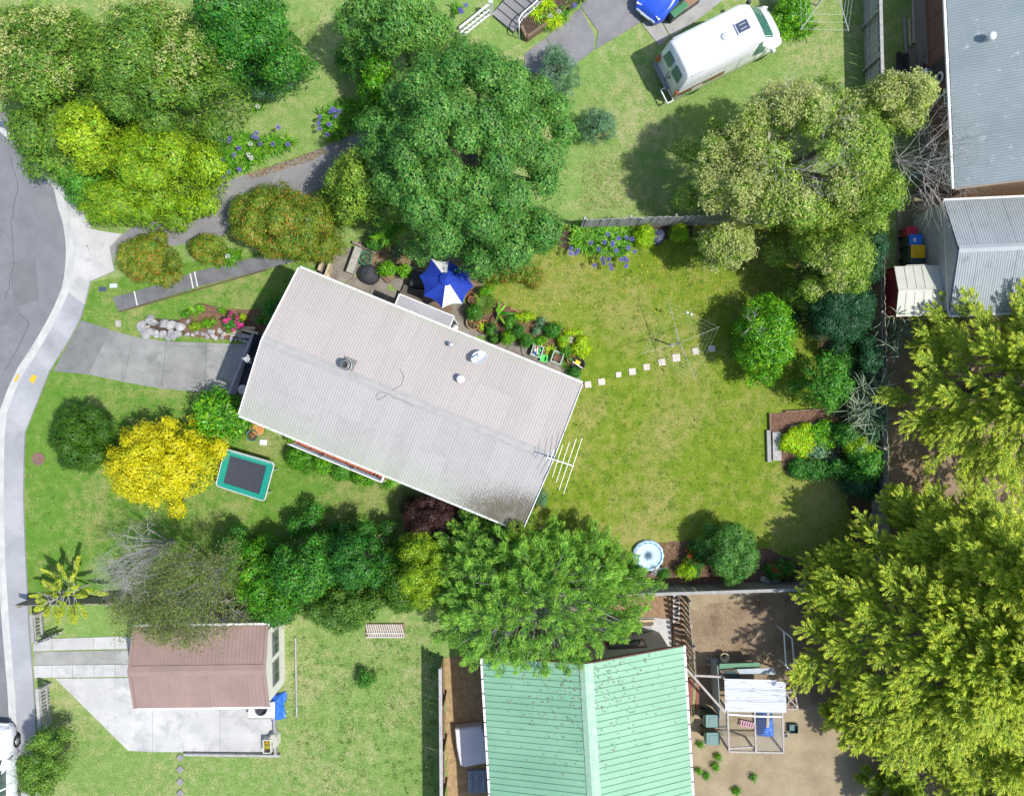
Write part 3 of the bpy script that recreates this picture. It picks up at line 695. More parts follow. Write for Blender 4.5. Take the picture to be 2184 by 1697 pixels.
# balcony at the street end
DECKD = mat('dark_deck', (.035, .04, .055), (.02, .022, .03), 5, .6)
NAVY = mat('navy_paint', (.045, .055, .085), (.03, .035, .06), 3, .5)
bal = MB().box((-.22, -4.5, 2.52), (1.30, 2.70, .10)).build('balcony', DECKD, house, local=True)
for k in range(13): MB().box((-.45, -3.25-k*.205, 2.60), (.62, .06, .04)).build('slat', NAVY, bal, local=True)
MB().box((-.88, -4.5, 3.45), (.09, 2.72, .06)).box((-.88, -4.5, 2.62), (.07, 2.70, .10)).build('balcony_rail', NAVY, bal, local=True)
for k in range(14): MB().box((-.88, -3.26-k*.192, 3.04), (.025, .186, .78)).build('shadow_board', NAVY, bal, local=True)  # solid boards added in place of balusters so the shadow falls unbroken
for v in (3.2, 4.5, 5.8): MB().box((-.80, -v, 1.26), (.12, .12, 2.46)).build('balcony_post', NAVY, bal, local=True)
MB().box((.36, -4.5, 1.1), (.05, 2.5, 2.1)).build('garage_door', mat('garage_door_paint', (.62, .60, .55), None, 2, .6), house, local=True)
# deck along the lower side with white railings
TERRA = mat('terracotta_paint', (.42, .13, .065), (.33, .10, .05), 4, .8, fine=.15)
dk = MB().box((4.2, -6.42, 2.25), (4.2, 1.0, .08)).build('deck', TERRA, house, local=True)
for k in range(8): MB().box((2.3+k*.55, -6.45, 2.31), (.03, .86, .02)).build('board_joint', mat('dark_joint', (.12, .05, .03)), dk, local=True)
for z in (2.62, 2.90, 3.17): MB().box((4.2, -6.88, z), (4.2, .045, .05)).build('deck_rail', WHITE, dk, local=True)
for k in range(4): MB().box((2.15+k*1.38, -6.88, 2.72), (.06, .06, .95)).build('rail_post', WHITE, dk, local=True)
MB().box((6.28, -6.5, 3.17), (.05, .75, .05)).box((6.28, -6.5, 2.9), (.05, .75, .05)).build('deck_rail', WHITE, dk, local=True)
for k in range(3): MB().box((2.3+k*1.9, -6.75, 1.1), (.1, .1, 2.2)).build('deck_post', WHITE, dk, local=True)
# windows and doors
GL = glass('window_glass')
def window(root, x, y, z, wd, ht, along='u', m=None):
    d = (wd, .06, ht) if along == 'u' else (.06, wd, ht)
    f = MB().box((x, y, z), tuple(q+.1 if i != (1 if along == 'u' else 0) else .20 for i, q in enumerate(d))).build('window', m or WHITE, root, local=True)
    e = .085
    for sgn in (-1, 1):
        o = (0, sgn*e, 0) if along == 'u' else (sgn*e, 0, 0)
        for q in (-.26, .26):
            oo = (o[0]+(q*wd if along == 'u' else 0), o[1]+(q*wd if along != 'u' else 0))
            dd = (wd*.46, .05, ht-.08) if along == 'u' else (.05, wd*.46, ht-.08)
            MB().box((x+oo[0], y+oo[1], z), dd).build('pane', GL, f, local=True)
for u in (1.8, 5.2, 9.0): window(house, u, -.5, 2.9, 1.4, 1.0)
for u in (3.2, 7.5, 10.2): window(house, u, -HW+.5, 2.9, 1.5, 1.1)
window(house, HL-.4, -2.2, 2.9, 1.4, 1.0, 'v')
MB().box((4.9, -.42, 1.05), (.85, .06, 2.05)).build('door', mat('door_paint', (.25, .10, .06)), house, local=True)
# flat porch roof over the patio door
PORCH = mat('porch_membrane', (.36, .35, .36), (.29, .285, .30), 1.1, .7, stain=((.42, .47, .36), 2.2, .56, .8), bump=.1)
po = MB().box((5.22, .20, 2.92), (2.48, .92, .05)).build('porch_roof', PORCH, house, local=True)
MB().box((5.22, .655, 2.925), (2.48, .04, .10)).box((3.985, .2, 2.925), (.04, .92, .10)).box((6.455, .2, 2.925), (.04, .92, .10)).build('porch_fascia', WHITE, po, local=True)
for u in (4.05, 6.4): MB().box((u, .6, 1.45), (.08, .08, 2.9)).build('porch_post', WHITE, po, local=True)
st = MB().box((4.3, .75, .22), (1.6, .5, .44)).box((4.3, 1.15, .12), (1.6, .35, .23)).build('steps', mat('step_timber', (.15, .12, .09), (.09, .075, .06), 5, .9), house, local=True)
# flue, vents
def lz(u, v): return HE+(HR-HE)*(1-abs(v-HW/2)/(HW/2))
def hloc(D, z):
    q = wmat(house).inverted() @ at(*D, z); return q.x, -q.y
BLK = mat('black_metal', (.03, .03, .03), (.05, .045, .04), 4, .6)
GALV = mat('galvanised', (.50, .51, .52), (.40, .41, .42), 5, .45, metal=.6)
u, v = hloc((738, 778), HR+.3); z = lz(u, v)
fl = MB().lathe([(.16, -.1), (.16, .30), (.20, .30), (.20, .36), (.115, .36), (.115, .55), (.175, .55), (.175, .60), (.14, .62), (.14, .60), (.03, .58)], (u, -v, z), 20).build('flue', BLK, house, True, local=True)
MB().lathe([(.20, .315), (.215, .315), (.215, .335), (.20, .335)], (u, -v, z), 20, True).lathe([(.125, .56), (.186, .56), (.186, .605), (.125, .612)], (u, -v, z), 20, True).build('flue_ring', GALV, fl, True, local=True)
MB().box((u+.02, -v, z+.03), (.5, .6, .05)).build('flashing', mat('sooty_lead', (.10, .095, .085), (.3, .29, .27), 9, .8), fl, local=True)
u, v = hloc((960.5, 734), HE+.5); z = lz(u, v)
MB().lathe([(.06, -.1), (.06, .28), (.10, .28), (.10, .34), (.07, .36)], (u, -v, z), 14).build('vent_pipe', GALV, house, True, local=True)
u, v = hloc((982, 808), HE+.7); z = lz(u, v)
cw = MB().lathe([(.14, -.05), (.14, .18)], (u, -v, z), 16).build('roof_vent', BLK, house, True, local=True)
MB().lathe([(.15, .20), (.17, .26), (.16, .36), (.10, .44), (.02, .46)], (u, -v, z), 16).build('vent_cowl', mat('white_cowl', (.8, .8, .78), None, 3, .4), cw, True, local=True)
# satellite dish on the roof
dp = hloc((1023, 764), HE+.45); zb = lz(*dp)
o3 = wmat(house) @ Vector((dp[0], -dp[1], zb))
dish = thing('satellite_dish', 'white satellite dish on the pale house roof slope', 'satellite dish', o3, 0)
DW = mat('dish_paint', (.72, .73, .74), (.64, .65, .66), 4, .5)
aim = Vector((-.15, .45, .88)); rot = aim.to_track_quat('Z', 'Y').to_matrix().to_4x4()
M = Matrix.Translation((0, 0, .42)) @ rot
MB().lathe([(.0, 0), (.14, .012), (.26, .045), (.33, .085), (.34, .085), (.27, .035), (.14, -.004), (0.0, -.015)], (0, 0, 0), 24, sx=1, sy=.85).xf(M).build('reflector', DW, dish, True, local=True)
MB().bar(M @ Vector((0, -.26, 0)), M @ Vector((.05, .30, .42)), .05).build('feed_arm', DW, dish, local=True)
MB().tube([M @ Vector((.05, .30, .40)), M @ Vector((.02, .22, .44))], .05, 10).build('receiver', DW, dish, True, local=True)
MB().tube([(0, 0, -.05), (0, 0, .42)], .03, 8).box((0, 0, .0), (.2, .2, .03)).build('mount', GALV, dish, local=True)
# television aerial on the right gable
ep = at(1190, 984, 5.5)
aer = thing('television_aerial', 'large metal television aerial on a mast at the right gable', 'aerial', (ep.x, ep.y, HR-.1), 0)
ALU = mat('aluminium', (.56, .56, .56), (.45, .45, .46), 5, .4, metal=.3)
z = 5.55
MB().tube([(ep.x, ep.y, 3.2), (ep.x, ep.y, z+.05)], .03, 8).build('mast', ALU, aer)
MB().bar(zat('C3', 330, 463, z), zat('C3', 548, 535, z), .045, .04).build('boom', ALU, aer)
for a, c in (((348, 425), (322, 500)), ((390, 400), (345, 530)), ((460, 360), (375, 625)), ((512, 343), (405, 668)), ((567, 316), (430, 723)), ((614, 310), (466, 755))):
    MB().tube([zat('C3', *a, z+.035), zat('C3', *c, z+.035)], .0095, 6).build('element', ALU, aer)
# loose cable lying on the roof
pts = [(1175, 1350), (1205, 1410), (1190, 1480), (1120, 1520), (1060, 1570), (1000, 1600), (985, 1570), (1020, 1535), (1080, 1545), (1130, 1580), (1200, 1600), (1290, 1650)]
pp3 = []
for q in pts:
    uv = hloc(Zc('B2', *q), HR-.1); pp3.append(wmat(house) @ Vector((uv[0], -uv[1], lz(*uv)+.045)))
tag(MB().tube(pp3, .008, 5).build('cable', mat('grey_cable', (.22, .21, .20)), smooth=True), 'thin dark cable lying coiled across the ridge of the house roof', 'cable')

# --- brown garage next door
GE, GR = 2.3, 2.75
a, c = at(283.4, 1336.7, GE), at(573, 1332.7, GE)
gA = math.atan2(c.y-a.y, c.x-a.x); gL = (c-a).length; gW = (at(286, 1510, GE)-a).length
gar = thing('garage', 'garage with dull pinkish brown ribbed iron roof beside the footpath', 'garage', (a.x, a.y, 0), gA)
BROWN = mat('brown_roof_iron', (.30, .205, .175), (.25, .175, .15), .9, .65, fine=.10, bump=0, obj=.05, stain=((.62, .60, .52), 6.5, .665, .9))
CREAM = mat('cream_wall', (.72, .70, .62), (.62, .60, .53), 2, .8)
gable_walls(gar, .15, gL-.12, .15, gW-.15, GE-.03, gW/2, GR, CREAM)
gable_roof(gar, gL, gW, GE, GR, BROWN, sheet=.8, pitch=.16, amp=.022, kind='rib')
MB().add([(-.02, -gW/2+.22, GR-.02), (gL+.02, -gW/2+.22, GR-.02), (-.02, -gW/2, GR+.045), (gL+.02, -gW/2, GR+.045), (-.02, -gW/2-.22, GR-.02), (gL+.02, -gW/2-.22, GR-.02)], [(0, 1, 3, 2), (2, 3, 5, 4)]).build('ridge_cap', BROWN, gar, local=True)
for v in (-.05, gW+.05): MB().box((gL/2, -v, GE-.07), (gL, .09, .09)).build('gutter', WHITE, gar, local=True)
for u in (.05, gL-.06):
    for s in (0, 1): MB().bar((u, 0 if s == 0 else -gW, GE+.02), (u, -gW/2, GR+.02), .12, .05).build('barge_flashing', BROWN, gar, local=True)
for v in (1.05, 2.35): window(gar, gL-.12, -v, 1.35, .95, .85, 'v', mat('grey_frame', (.3, .3, .3)))
MB().box((.08, -gW/2, 1.05), (.06, 2.4, 2.05)).build('garage_door', CREAM, gar, local=True)

# --- green roofed house at the bottom
e1, e2 = at(1457, 1376.8, 3.0), at(1476, 1695, 3.0); e3 = at(1031, 1430, 3.0)
gA2 = math.atan2(e2.y-e1.y, e2.x-e1.x)          # ridge direction (down the picture)
ex = Vector((math.cos(gA2), math.sin(gA2))); ey = Vector((-ex.y, ex.x))
W2 = abs((Vector((e3.x, e3.y))-Vector((e1.x, e1.y))).dot(ey)); L2 = 9.5
ghs = thing('neighbour_house', 'house with mint green ribbed iron roof below the lower hedge', 'house', (e1.x, e1.y, 0), gA2)
GREEN = mat('green_roof_iron', (.23, .43, .285), (.18, .365, .235), .6, .55, fine=.10, bump=0, obj=.045, stain=((.58, .64, .54), 7, .655, .8))
# v runs towards -y in the local frame = picture left
gable_walls(ghs, .35, L2-.3, .5, W2-.5, 2.95, W2/2, 4.4, mat('fawn_wall', (.50, .45, .33), (.44, .40, .30), 2, .85))
gable_roof(ghs, L2, W2, 3.0, 4.4, GREEN, sheet=.76, pitch=.253, amp=.035, kind='rib')
MB().add([(-.02, -W2/2+.28, 4.34), (L2, -W2/2+.28, 4.34), (-.02, -W2/2+.08, 4.455), (L2, -W2/2+.08, 4.455), (-.02, -W2/2-.08, 4.455), (L2, -W2/2-.08, 4.455), (-.02, -W2/2-.28, 4.34), (L2, -W2/2-.28, 4.34)], [(0, 1, 3, 2), (2, 3, 5, 4), (4, 5, 7, 6)]).build('ridge_cap', mat('green_ridge', (.25, .46, .31), (.40, .52, .40), 5, .5), ghs, local=True)
for v in (-.06, W2+.06):
    gg = MB().box((L2/2, -v, 2.93), (L2, .10, .09)).build('gutter', WHITE, ghs, local=True)
    for k in range(16): MB().box((.3+k*.6, -v, 2.985), (.04, .13, .014)).build('gutter_bracket', BLK, gg, local=True)
for s in (0, 1): MB().bar((-.03, 0 if s == 0 else -W2, 2.98), (-.03, -W2/2, 4.38), .04, .16).build('barge_board', mat('maroon_paint', (.16, .07, .06)), ghs, local=True)
window(ghs, .35, -2.2, 1.6, 1.6, 1.0, 'v', mat('maroon_paint', (.16, .07, .06))); window(ghs, .35, -4.6, 1.6, .8, .9, 'v', MATS['maroon_paint'])

# --- grey roofed house at the top right
re = [at(2019, 0, 3.2), at(2037, 402, 3.2)]
rA = math.atan2(re[0].y-re[1].y, re[0].x-re[1].x)  # along the eave, up the picture
rx_ = Vector((math.cos(rA), math.sin(rA), 0)); rn = Vector((rx_.y, -rx_.x, 0))   # rn points to the right
rh = thing('neighbour_house', 'brown walled house with big grey iron roof at the top right edge', 'house', (re[1].x, re[1].y, 0), rA)
GREYR = mat('grey_roof_iron', (.27, .315, .32), (.23, .275, .285), .7, .4, fine=.06, bump=0, stain=((.62, .66, .68), 2.6, .60, .7))
RL, RW, RZ = 11.5, 9.0, 5.0
n = 14; wd = RL/n
me = corr_sheet('roof_sheet', wd, RW/2, RZ-3.2, GREYR, .11, .012)
for k in range(n):
    o = inst(me, 'roof_sheet', rh); o.location = (k*wd+wd, -RW/2, RZ+.004*(k % 2)); o.scale = (-1, 1, 1)
    o = inst(me, 'roof_sheet', rh); o.location = (k*wd, -RW/2, RZ+.004*(k % 2)); o.scale = (1, -1, 1)
BRN = mat('brown_cladding', (.175, .095, .07), (.13, .07, .05), 3, .85, stretch=(1, .2, 1))
# cladding panels of the visible long wall
for k in range(8):
    MB().box((.55+k*1.35, -.48, 2.02), (1.33, .10, 2.25)).build('wall_panel', BRN, rh, local=True)
MB().box((RL/2, -.62, 1.5), (RL-.6, .12, 3.0)).build('wall', BRN, rh, local=True)
MB().add([(.3, -.6, 0), (.3, -RW+.5, 0), (.3, -RW+.5, 3.1), (.3, -RW/2, RZ-.1), (.3, -.6, 3.1), (.5, -.6, 0), (.5, -RW+.5, 0), (.5, -RW+.5, 3.1), (.5, -RW/2, RZ-.1), (.5, -.6, 3.1)], [tuple(range(5)), tuple(reversed(range(5, 10)))]+[(i, i+5, (i+1) % 5+5, (i+1) % 5) for i in range(5)]).build('gable_wall', mat('tan_boards', (.36, .24, .15), (.28, .18, .11), 6, .85, stretch=(1, 1, 6)), rh, local=True)
LAT = mat('grey_lattice', (.32, .29, .27), (.25, .225, .21), 6, .9)
for (x0, x1) in ((6.2, 11.0), (.9, 4.3)):          # lattice under the floor
    lt = MB().box(((x0+x1)/2, -.44, .45), (x1-x0, .03, .04)).box(((x0+x1)/2, -.44, .88), (x1-x0, .05, .05)).build('lattice', LAT, rh, local=True)
    b = MB(); k = x0
    while k < x1-.85:
        b.bar((k, -.40, .05), (k+.85, -.40, .86), .012, .03); b.bar((k+.85, -.385, .05), (k, -.385, .86), .012, .03); k += .11
    tag(b.build('lattice_strip', LAT, lt, local=True), kind='stuff')
MB().box((RL/2, .06, 3.13), (RL, .10, .09)).build('gutter', WHITE, rh, local=True)
for k in range(18): MB().box((.3+k*.63, .06, 3.185), (.03, .13, .014)).build('gutter_bracket', WHITE, rh, local=True)
for s in (1, 2): MB().bar((-.03, 0 if s == 1 else -RW, 3.17), (-.03, -RW/2, RZ-.03), .04, .14).build('barge_board', mat('tan_paint', (.42, .30, .2)), rh, local=True)
for k in (.9, 1.75, 4.2, 9.0, 9.7): window(rh, k, -.46, 2.45, .55, .6, 'u')
MB().box((5.6, -.42, 1.9), (.8, .05, 2.0)).build('door', mat('dark_door', (.06, .05, .045)), rh, local=True)
MB().lathe([(.16, .16), (.24, .16), (.25, .2), (.24, .24), (.16, .24), (.15, .2)], (0, 0, 0), 18, True).xf(Matrix.Translation((5.15, -.36, 1.9)) @ Matrix.Rotation(R(90), 4, 'X') @ Matrix.Translation((0, 0, -.2))).build('wreath', mat('white_ring', (.7, .7, .68)), rh, True, local=True)
MB().tube([(4.1, .02, 3.12), (4.35, -.2, 2.75), (4.35, -.36, 2.6), (4.35, -.36, .1)], .045, 8).build('downpipe', WHITE, rh, True, local=True)
vp = wmat(rh).inverted() @ at(2122, 72, 4.2)
vt = MB().lathe([(.09, -.1), (.09, .25), (.16, .26), (.17, .34), (.12, .42), (.02, .45)], (vp.x, vp.y, 3.2+(RZ-3.2)*(-vp.y)/(RW/2)), 16).build('roof_vent', mat('white_cowl', (.8, .8, .78)), rh, True, local=True)

# --- lean outbuilding with grey gable roof
q = [at(2014, 428, 2.4), at(2024.7, 671.3, 2.4)]
d = (q[1]-q[0]); AW = d.length; aA = math.atan2(d.y, d.x)+PI/2     # x axis points right
an = thing('outbuilding', 'lean grey iron gabled outbuilding below the big grey roof', 'outbuilding', (q[0].x, q[0].y, 0), aA)
GREY2 = mat('zinc_roof_iron', (.33, .365, .37), (.29, .325, .335), 1.2, .4, fine=.06, bump=0, stain=((.12, .14, .15), 1.7, .56, .35))
gable_walls(an, .04, 8, .12, AW-.12, 2.36, AW*.46, 3.3, mat('pale_cladding', (.46, .45, .45), (.38, .37, .37), 3, .8))
gable_roof(an, 8.2, AW, 2.4, 3.3, GREY2, vr=AW*.46, sheet=.82, pitch=.11, amp=.013)
MB().add([(-.02, -AW*.46+.16, 3.28), (8.2, -AW*.46+.16, 3.28), (-.02, -AW*.46, 3.345), (8.2, -AW*.46, 3.345), (-.02, -AW*.46-.16, 3.28), (8.2, -AW*.46-.16, 3.28)], [(0, 1, 3, 2), (2, 3, 5, 4)]).build('ridge_cap', GREY2, an, local=True)
for v in (-.05, AW+.05): MB().box((4.1, -v, 2.33), (8.2, .09, .08)).build('gutter', WHITE, an, local=True)
MB().bar((-.02, 0, 2.38), (-.02, -AW, 2.38), .05, .05).build('verge_pipe', WHITE, an, local=True)

# --- garden shed with red walls
q0, q1, q2 = at(1908.3, 568.3, 1.85), at(2002, 565, 1.85), at(1913.7, 675.3, 1.85)
sA = math.atan2(q1.y-q0.y, q1.x-q0.x); SL = (q1-q0).length; SW = (q2-q0).length
shed = thing('garden_shed', 'small garden shed with red walls and cream iron roof', 'shed', (q0.x, q0.y, 0), sA)
RED = mat('red_shed_steel', (.30, .045, .04), (.25, .035, .035), 2, .6)
CRM = mat('cream_roof_steel', (.50, .50, .42), (.44, .44, .38), 2, .55, fine=.05, bump=0)
gable_walls(shed, .03, SL-.04, .03, SW-.03, 1.83, SW*.5, 2.1, RED, .05)
gable_roof(shed, SL, SW, 1.85, 2.12, CRM, sheet=.35, pitch=.35, amp=.022, kind='rib')
MB().add([(-.02, -SW*.5+.08, 2.125), (SL+.02, -SW*.5+.08, 2.125), (-.02, -SW*.5, 2.15), (SL+.02, -SW*.5, 2.15), (-.02, -SW*.5-.08, 2.125), (SL+.02, -SW*.5-.08, 2.125)], [(0, 1, 3, 2), (2, 3, 5, 4)]).build('ridge_cap', CRM, shed, local=True)
for u in (0, SL):
    for s in (0, 1): MB().bar((u, 0 if s == 0 else -SW, 1.84), (u, -SW*.5, 2.12), .05, .05).build('barge_trim', CRM, shed, local=True)
MB().box((SL/2, .03, .95), (.9, .03, 1.8)).build('door', CRM, shed, local=True)

# ------------------------------------------------------------------ fences
OLDWOOD = mat('weathered_timber', (.33, .29, .24), (.23, .20, .165), 5, .9, stretch=(1, 1, .3), obj=.16, fine=.2)
GREYWOOD = mat('grey_timber', (.40, .39, .37), (.28, .27, .26), 5, .9, obj=.14, fine=.2)
BROWNWOOD = mat('brown_timber', (.25, .17, .11), (.16, .11, .075), 5, .9, obj=.16, fine=.2)
PALEWOOD = mat('pale_timber', (.56, .46, .31), (.46, .37, .25), 5, .85, obj=.1, fine=.15)
def fence(name, label, p, q, h, m, pw=.13, gap=.004, rails=(.3, .85), post=2.0, cap=False, side=1, group=None, capm=None):
    p, q = Vector(p), Vector(q); d = q-p; L = d.length; a = math.atan2(d.y, d.x)
    r = thing(name, label, 'fence', (p.x, p.y, 0), a, group); rnd = random.Random(int(p.x*100))
    mes = [MB().box((0, 0, (h+e)/2), (pw, .022, h+e)).mesh('pale', m) for e in (0, .03, -.025)]
    n = int(L/(pw+gap))
    for k in range(n):
        inst(mes[rnd.randrange(3)], 'pale', r, ((k+.5)*(pw+gap), rnd.uniform(-.006, .006), .01), (rnd.uniform(-.02, .02), rnd.uniform(-.012, .012), 0))
    for z in rails: MB().box((L/2, side*.045, z*h), (L, .05, .08)).build('rail', m, r, local=True)
    k = .1
    while k < L: MB().box((k, side*.09, h*.49), (.1, .1, h*.98)).build('post', m, r, local=True); k += post
    if cap: MB().box((L/2, side*.02, h+.035), (L, .14, .035)).build('cap_rail', capm or m, r, local=True)
    return r
fence('timber_fence', 'weathered paling fence behind the purple flowering border', at(1236, 488), at(1770, 470), 1.7, GREYWOOD, side=1)
fence('timber_fence', 'old dark paling fence along the reeds on the right boundary', at(1862, 1235), at(1850, 560), 1.55, OLDWOOD, side=1)
fence('timber_fence', 'paling fence between the van lawn and the brown house', at(1848, 250), at(1840, -60), 1.55, GREYWOOD, side=1, cap=True)
fence('timber_fence', 'low grey fence along the lower boundary by the poultry yard', at(1348, 1250), at(1850, 1234), 1.35, OLDWOOD, side=-1, cap=True, capm=GREYWOOD)
fence('timber_fence', 'long fence with pale cap between the lawn and the green roof', at(950, 1850), at(946, 1395), 1.75, BROWNWOOD, gap=.001, side=-1, cap=True, capm=GREYWOOD)
fence('timber_fence', 'dark fence half hidden under the lower hedge trees', at(68, 1275), at(1340, 1250), 1.2, OLDWOOD, pw=.15, side=-1)
fence('picket_fence', 'short slatted fence above the pale garage driveway', at(92, 1298), at(96, 1356), .85, GREYWOOD, pw=.09, gap=.07, cap=True)
fence('picket_fence', 'short slatted fence below the pale garage driveway', at(104, 1452), at(110, 1542), .85, GREYWOOD, pw=.09, gap=.07, cap=True)
fence('slatted_gate', 'open slatted gate casting a dark shadow by the garage drive', at(98, 1362), at(142, 1345), .85, GREYWOOD, pw=.09, gap=.06)['category'] = 'gate'
fence('timber_fence', 'rickety fence between the green roof and the poultry yard', at(1452, 1262), at(1468, 1440), 1.5, OLDWOOD, pw=.15, gap=.10, side=1)
fence('iron_fence', 'grey and green sheet fence at the foot of the dead scrub', at(1890, 1590), at(1903, 1720), 1.2, mat('green_grey_sheet', (.16, .26, .2), (.3, .33, .34), 1.2, .6), pw=.35, gap=.0, side=1)
# slatted panel lying in front of the hedge
sp_ = thing('timber_grille', 'dark slatted panel with white slats at the hedge foot', 'panel', at(822, 1343), 0)
MB().box((0, 0, .04), (1.75, .62, .06)).build('backing', BROWNWOOD, sp_, local=True)
for k in range(17): MB().box((-.8+k*.1, 0, .09), (.045, .6, .03), .25).build('slat', mat('pale_slat', (.6, .57, .52)), sp_, local=True)
for y in (-.29, -.1): MB().box((0, y, .115), (1.75, .05, .03)).build('rail', MATS['pale_slat'], sp_, local=True)

# ------------------------------------------------------------------ vehicles
class Loft:
    def __init__(s, secs):
        """secs: (x, [(y, z) half profile bottom -> top centre])"""
        s.g = []
        for x, pr in secs:
            full = [Vector((x+(q[2] if len(q) > 2 else 0), q[0], q[1])) for q in pr]
            full += [Vector((v.x, -v.y, v.z)) for v in reversed(full[:-1])]
            s.g.append(full)
        s.n, s.k = len(s.g), len(s.g[0])
    def body(s):
        b = MB(); vs = [v for r in s.g for v in r]; fs = []
        for i in range(s.n-1):
            for j in range(s.k-1): fs.append((i*s.k+j, i*s.k+j+1, (i+1)*s.k+j+1, (i+1)*s.k+j))
        fs.append(tuple(range(s.k))[::-1]); fs.append(tuple((s.n-1)*s.k+j for j in range(s.k)))
        b.add(vs, fs); return b
    def pt(s, i, j):
        i = min(max(i, 0), s.n-1.0001); j = min(max(j, 0), s.k-1.0001); a, c = int(i), int(j); u, v = i-a, j-c
        return s.g[a][c]*(1-u)*(1-v)+s.g[a+1][c]*u*(1-v)+s.g[a][c+1]*(1-u)*v+s.g[a+1][c+1]*u*v
    def patch(s, i0, i1, j0, j1, off=.012, n=6, trim=None):
        b = MB(); vs = []; fs = []
        for a in range(n+1):
            for c in range(n+1):
                i = i0+(i1-i0)*a/n; j = j0+(j1-j0)*c/n
                if trim: i = trim(i, c/n)
                p = s.pt(i, j); nrm = (s.pt(i+.02, j)-s.pt(i-.02, j)).cross(s.pt(i, j+.02)-s.pt(i, j-.02))
                if nrm.length > 0: nrm.normalize()
                cen = Vector((p.x, 0, .8))
                if nrm.dot(p-cen) < 0: nrm = -nrm
                vs.append(p+nrm*off)
        for a in range(n):
            for c in range(n): fs.append((a*(n+1)+c, a*(n+1)+c+1, (a+1)*(n+1)+c+1, (a+1)*(n+1)+c))
        b.add(vs, fs); return b
TYRE = mat('tyre_rubber', (.025, .025, .027), None, 6, .85); RIM = mat('steel_rim', (.45, .45, .46), None, 6, .4, metal=.5)
def wheels(root, xs, y, r, wd):
    for x in xs:
        for s in (-1, 1):
            M = Matrix.Translation((x, s*y, r)) @ Matrix.Rotation(R(90), 4, 'X')
            wl = MB().lathe([(r*.62, -wd/2), (r*.93, -wd/2), (r, -wd*.3), (r, wd*.3), (r*.93, wd/2), (r*.62, wd/2)], (0, 0, 0), 24, True).xf(M).build('wheel', TYRE, root, True, local=True)
            MB().lathe([(r*.64, -wd*.44), (r*.6, -wd*.30), (.06, -wd*.36), (.05, wd*.36), (r*.6, wd*.30), (r*.64, wd*.44)], (0, 0, 0), 20).xf(M).build('rim', RIM, wl, True, local=True)
VANW = paint('white_van_paint', (.80, .81, .82), .3)
DKP = mat('dark_plastic', (.05, .05, .055), None, 6, .6)
# van: heading from its rear (1440,150) to its nose (1630,48)
rv, nv = at(1432, 158, 1.0), at(1648, 50, 1.0)
va = math.atan2(nv.y-rv.y, nv.x-rv.x); vL = 5.5; vc = (rv+nv)/2
van = thing('camper_van', 'white high roof camper van parked on the grass', 'van', (vc.x, vc.y, 0), va)
def vs_(x, w, zs, wt, zt, dx=0):
    return (x, [(w*.90, .32), (w*.99, .42), (w, .85), (w*.985, zs*.75), (w*.95, zs, dx*.3), (wt+.05, zt-.14, dx*.8), (wt-.06, zt-.02, dx*.95), (wt*.6, zt+.02, dx), (0, zt+.035, dx)])
vsec = [vs_(-2.74, .94, 1.5, .80, 2.44, .24), vs_(-2.66, .98, 1.55, .84, 2.52, .24), vs_(-1.6, 1.0, 1.6, .87, 2.58), vs_(0, 1.0, 1.6, .87, 2.58), vs_(.85, 1.0, 1.6, .86, 2.56), vs_(1.05, .995, 1.55, .80, 2.48, .10),
        vs_(1.98, .98, 1.20, .70, 1.46, .10), vs_(2.30, .95, 1.02, .70, 1.22, .05), vs_(2.62, .90, .82, .62, .98), vs_(2.76, .80, .60, .5, .74)]
vl = Loft(vsec)
MB.build(vl.body(), 'body', VANW, van, True, True)
GT = glass('green_tinted_glass', (.06, .17, .15), .06)
vl.patch(5.10, 5.95, 5.6, 10.4, .012, 8).build('windscreen', GT, van, True, True)
for j0, j1, s in ((3.15, 4.85, 1), (11.15, 12.85, -1)): vl.patch(4.3, 5.5, j0, j1, .012, 6).build('side_window', GT, van, True, True)
# rear doors: windows, lamps, handle, bumper, step frame, plate
rx0 = -2.74
for s in (-1, 1):
    def rear(y, z): return Vector((rx0+(.24*max(0, min(1, (z-1.5)/.94))*.9+.07*(z > 1.5))-.03, y, z))
    c = [rear(s*.10, 1.62), rear(s*.66, 1.62), rear(s*.60, 2.12), rear(s*.10, 2.12)]
    for q in c: q.x = -2.80+.24*(q.z-1.45)/.9
    MB().add(c+[q+Vector((.06, 0, 0)) for q in c], [(0, 1, 2, 3), (7, 6, 5, 4), (0, 4, 5, 1), (1, 5, 6, 2), (2, 6, 7, 3), (3, 7, 4, 0)]).build('rear_window', GT, van, local=True)
    MB().box((-2.74, s*.88, .98), (.10, .12, .55)).build('tail_light', mat('amber_red_lens', (.40, .07, .03), (.5, .18, .05), 5, .3), van, local=True)
    MB().tube([(1.75, s*.98, 1.25), (1.80, s*1.16, 1.30)], .035, 6).box((1.80, s*1.20, 1.33), (.12, .16, .26)).build('wing_mirror', DKP if s > 0 else VANW, van, local=True)
    MB().box((2.60, s*.64, .70), (.14, .24, .16), s*-.25).build('headlight', mat('lamp_glass', (.6, .62, .63), None, 5, .15), van, local=True)
MB().box((-2.80, .25, .50), (.16, 1.35, .18)).build('rear_bumper', mat('grey_bumper', (.25, .26, .30), None, 5, .6), van, local=True)
MB().box((-2.765, 0, 1.0), (.03, .02, 1.1)).build('door_seam', DKP, van, local=True)
MB().box((-2.78, -.18, 1.25), (.03, .06, .22)).build('door_handle', DKP, van, local=True)
f = MB()
for a, c in (((-2.78, -.30, .55), (-3.10, -.30, .55)), ((-3.10, -.30, .55), (-3.10, -.98, .55)), ((-3.10, -.98, .55), (-2.78, -.98, .55)), ((-2.80, -.98, .55), (-2.80, -.30, .55))): f.bar(a, c, .05, .05)
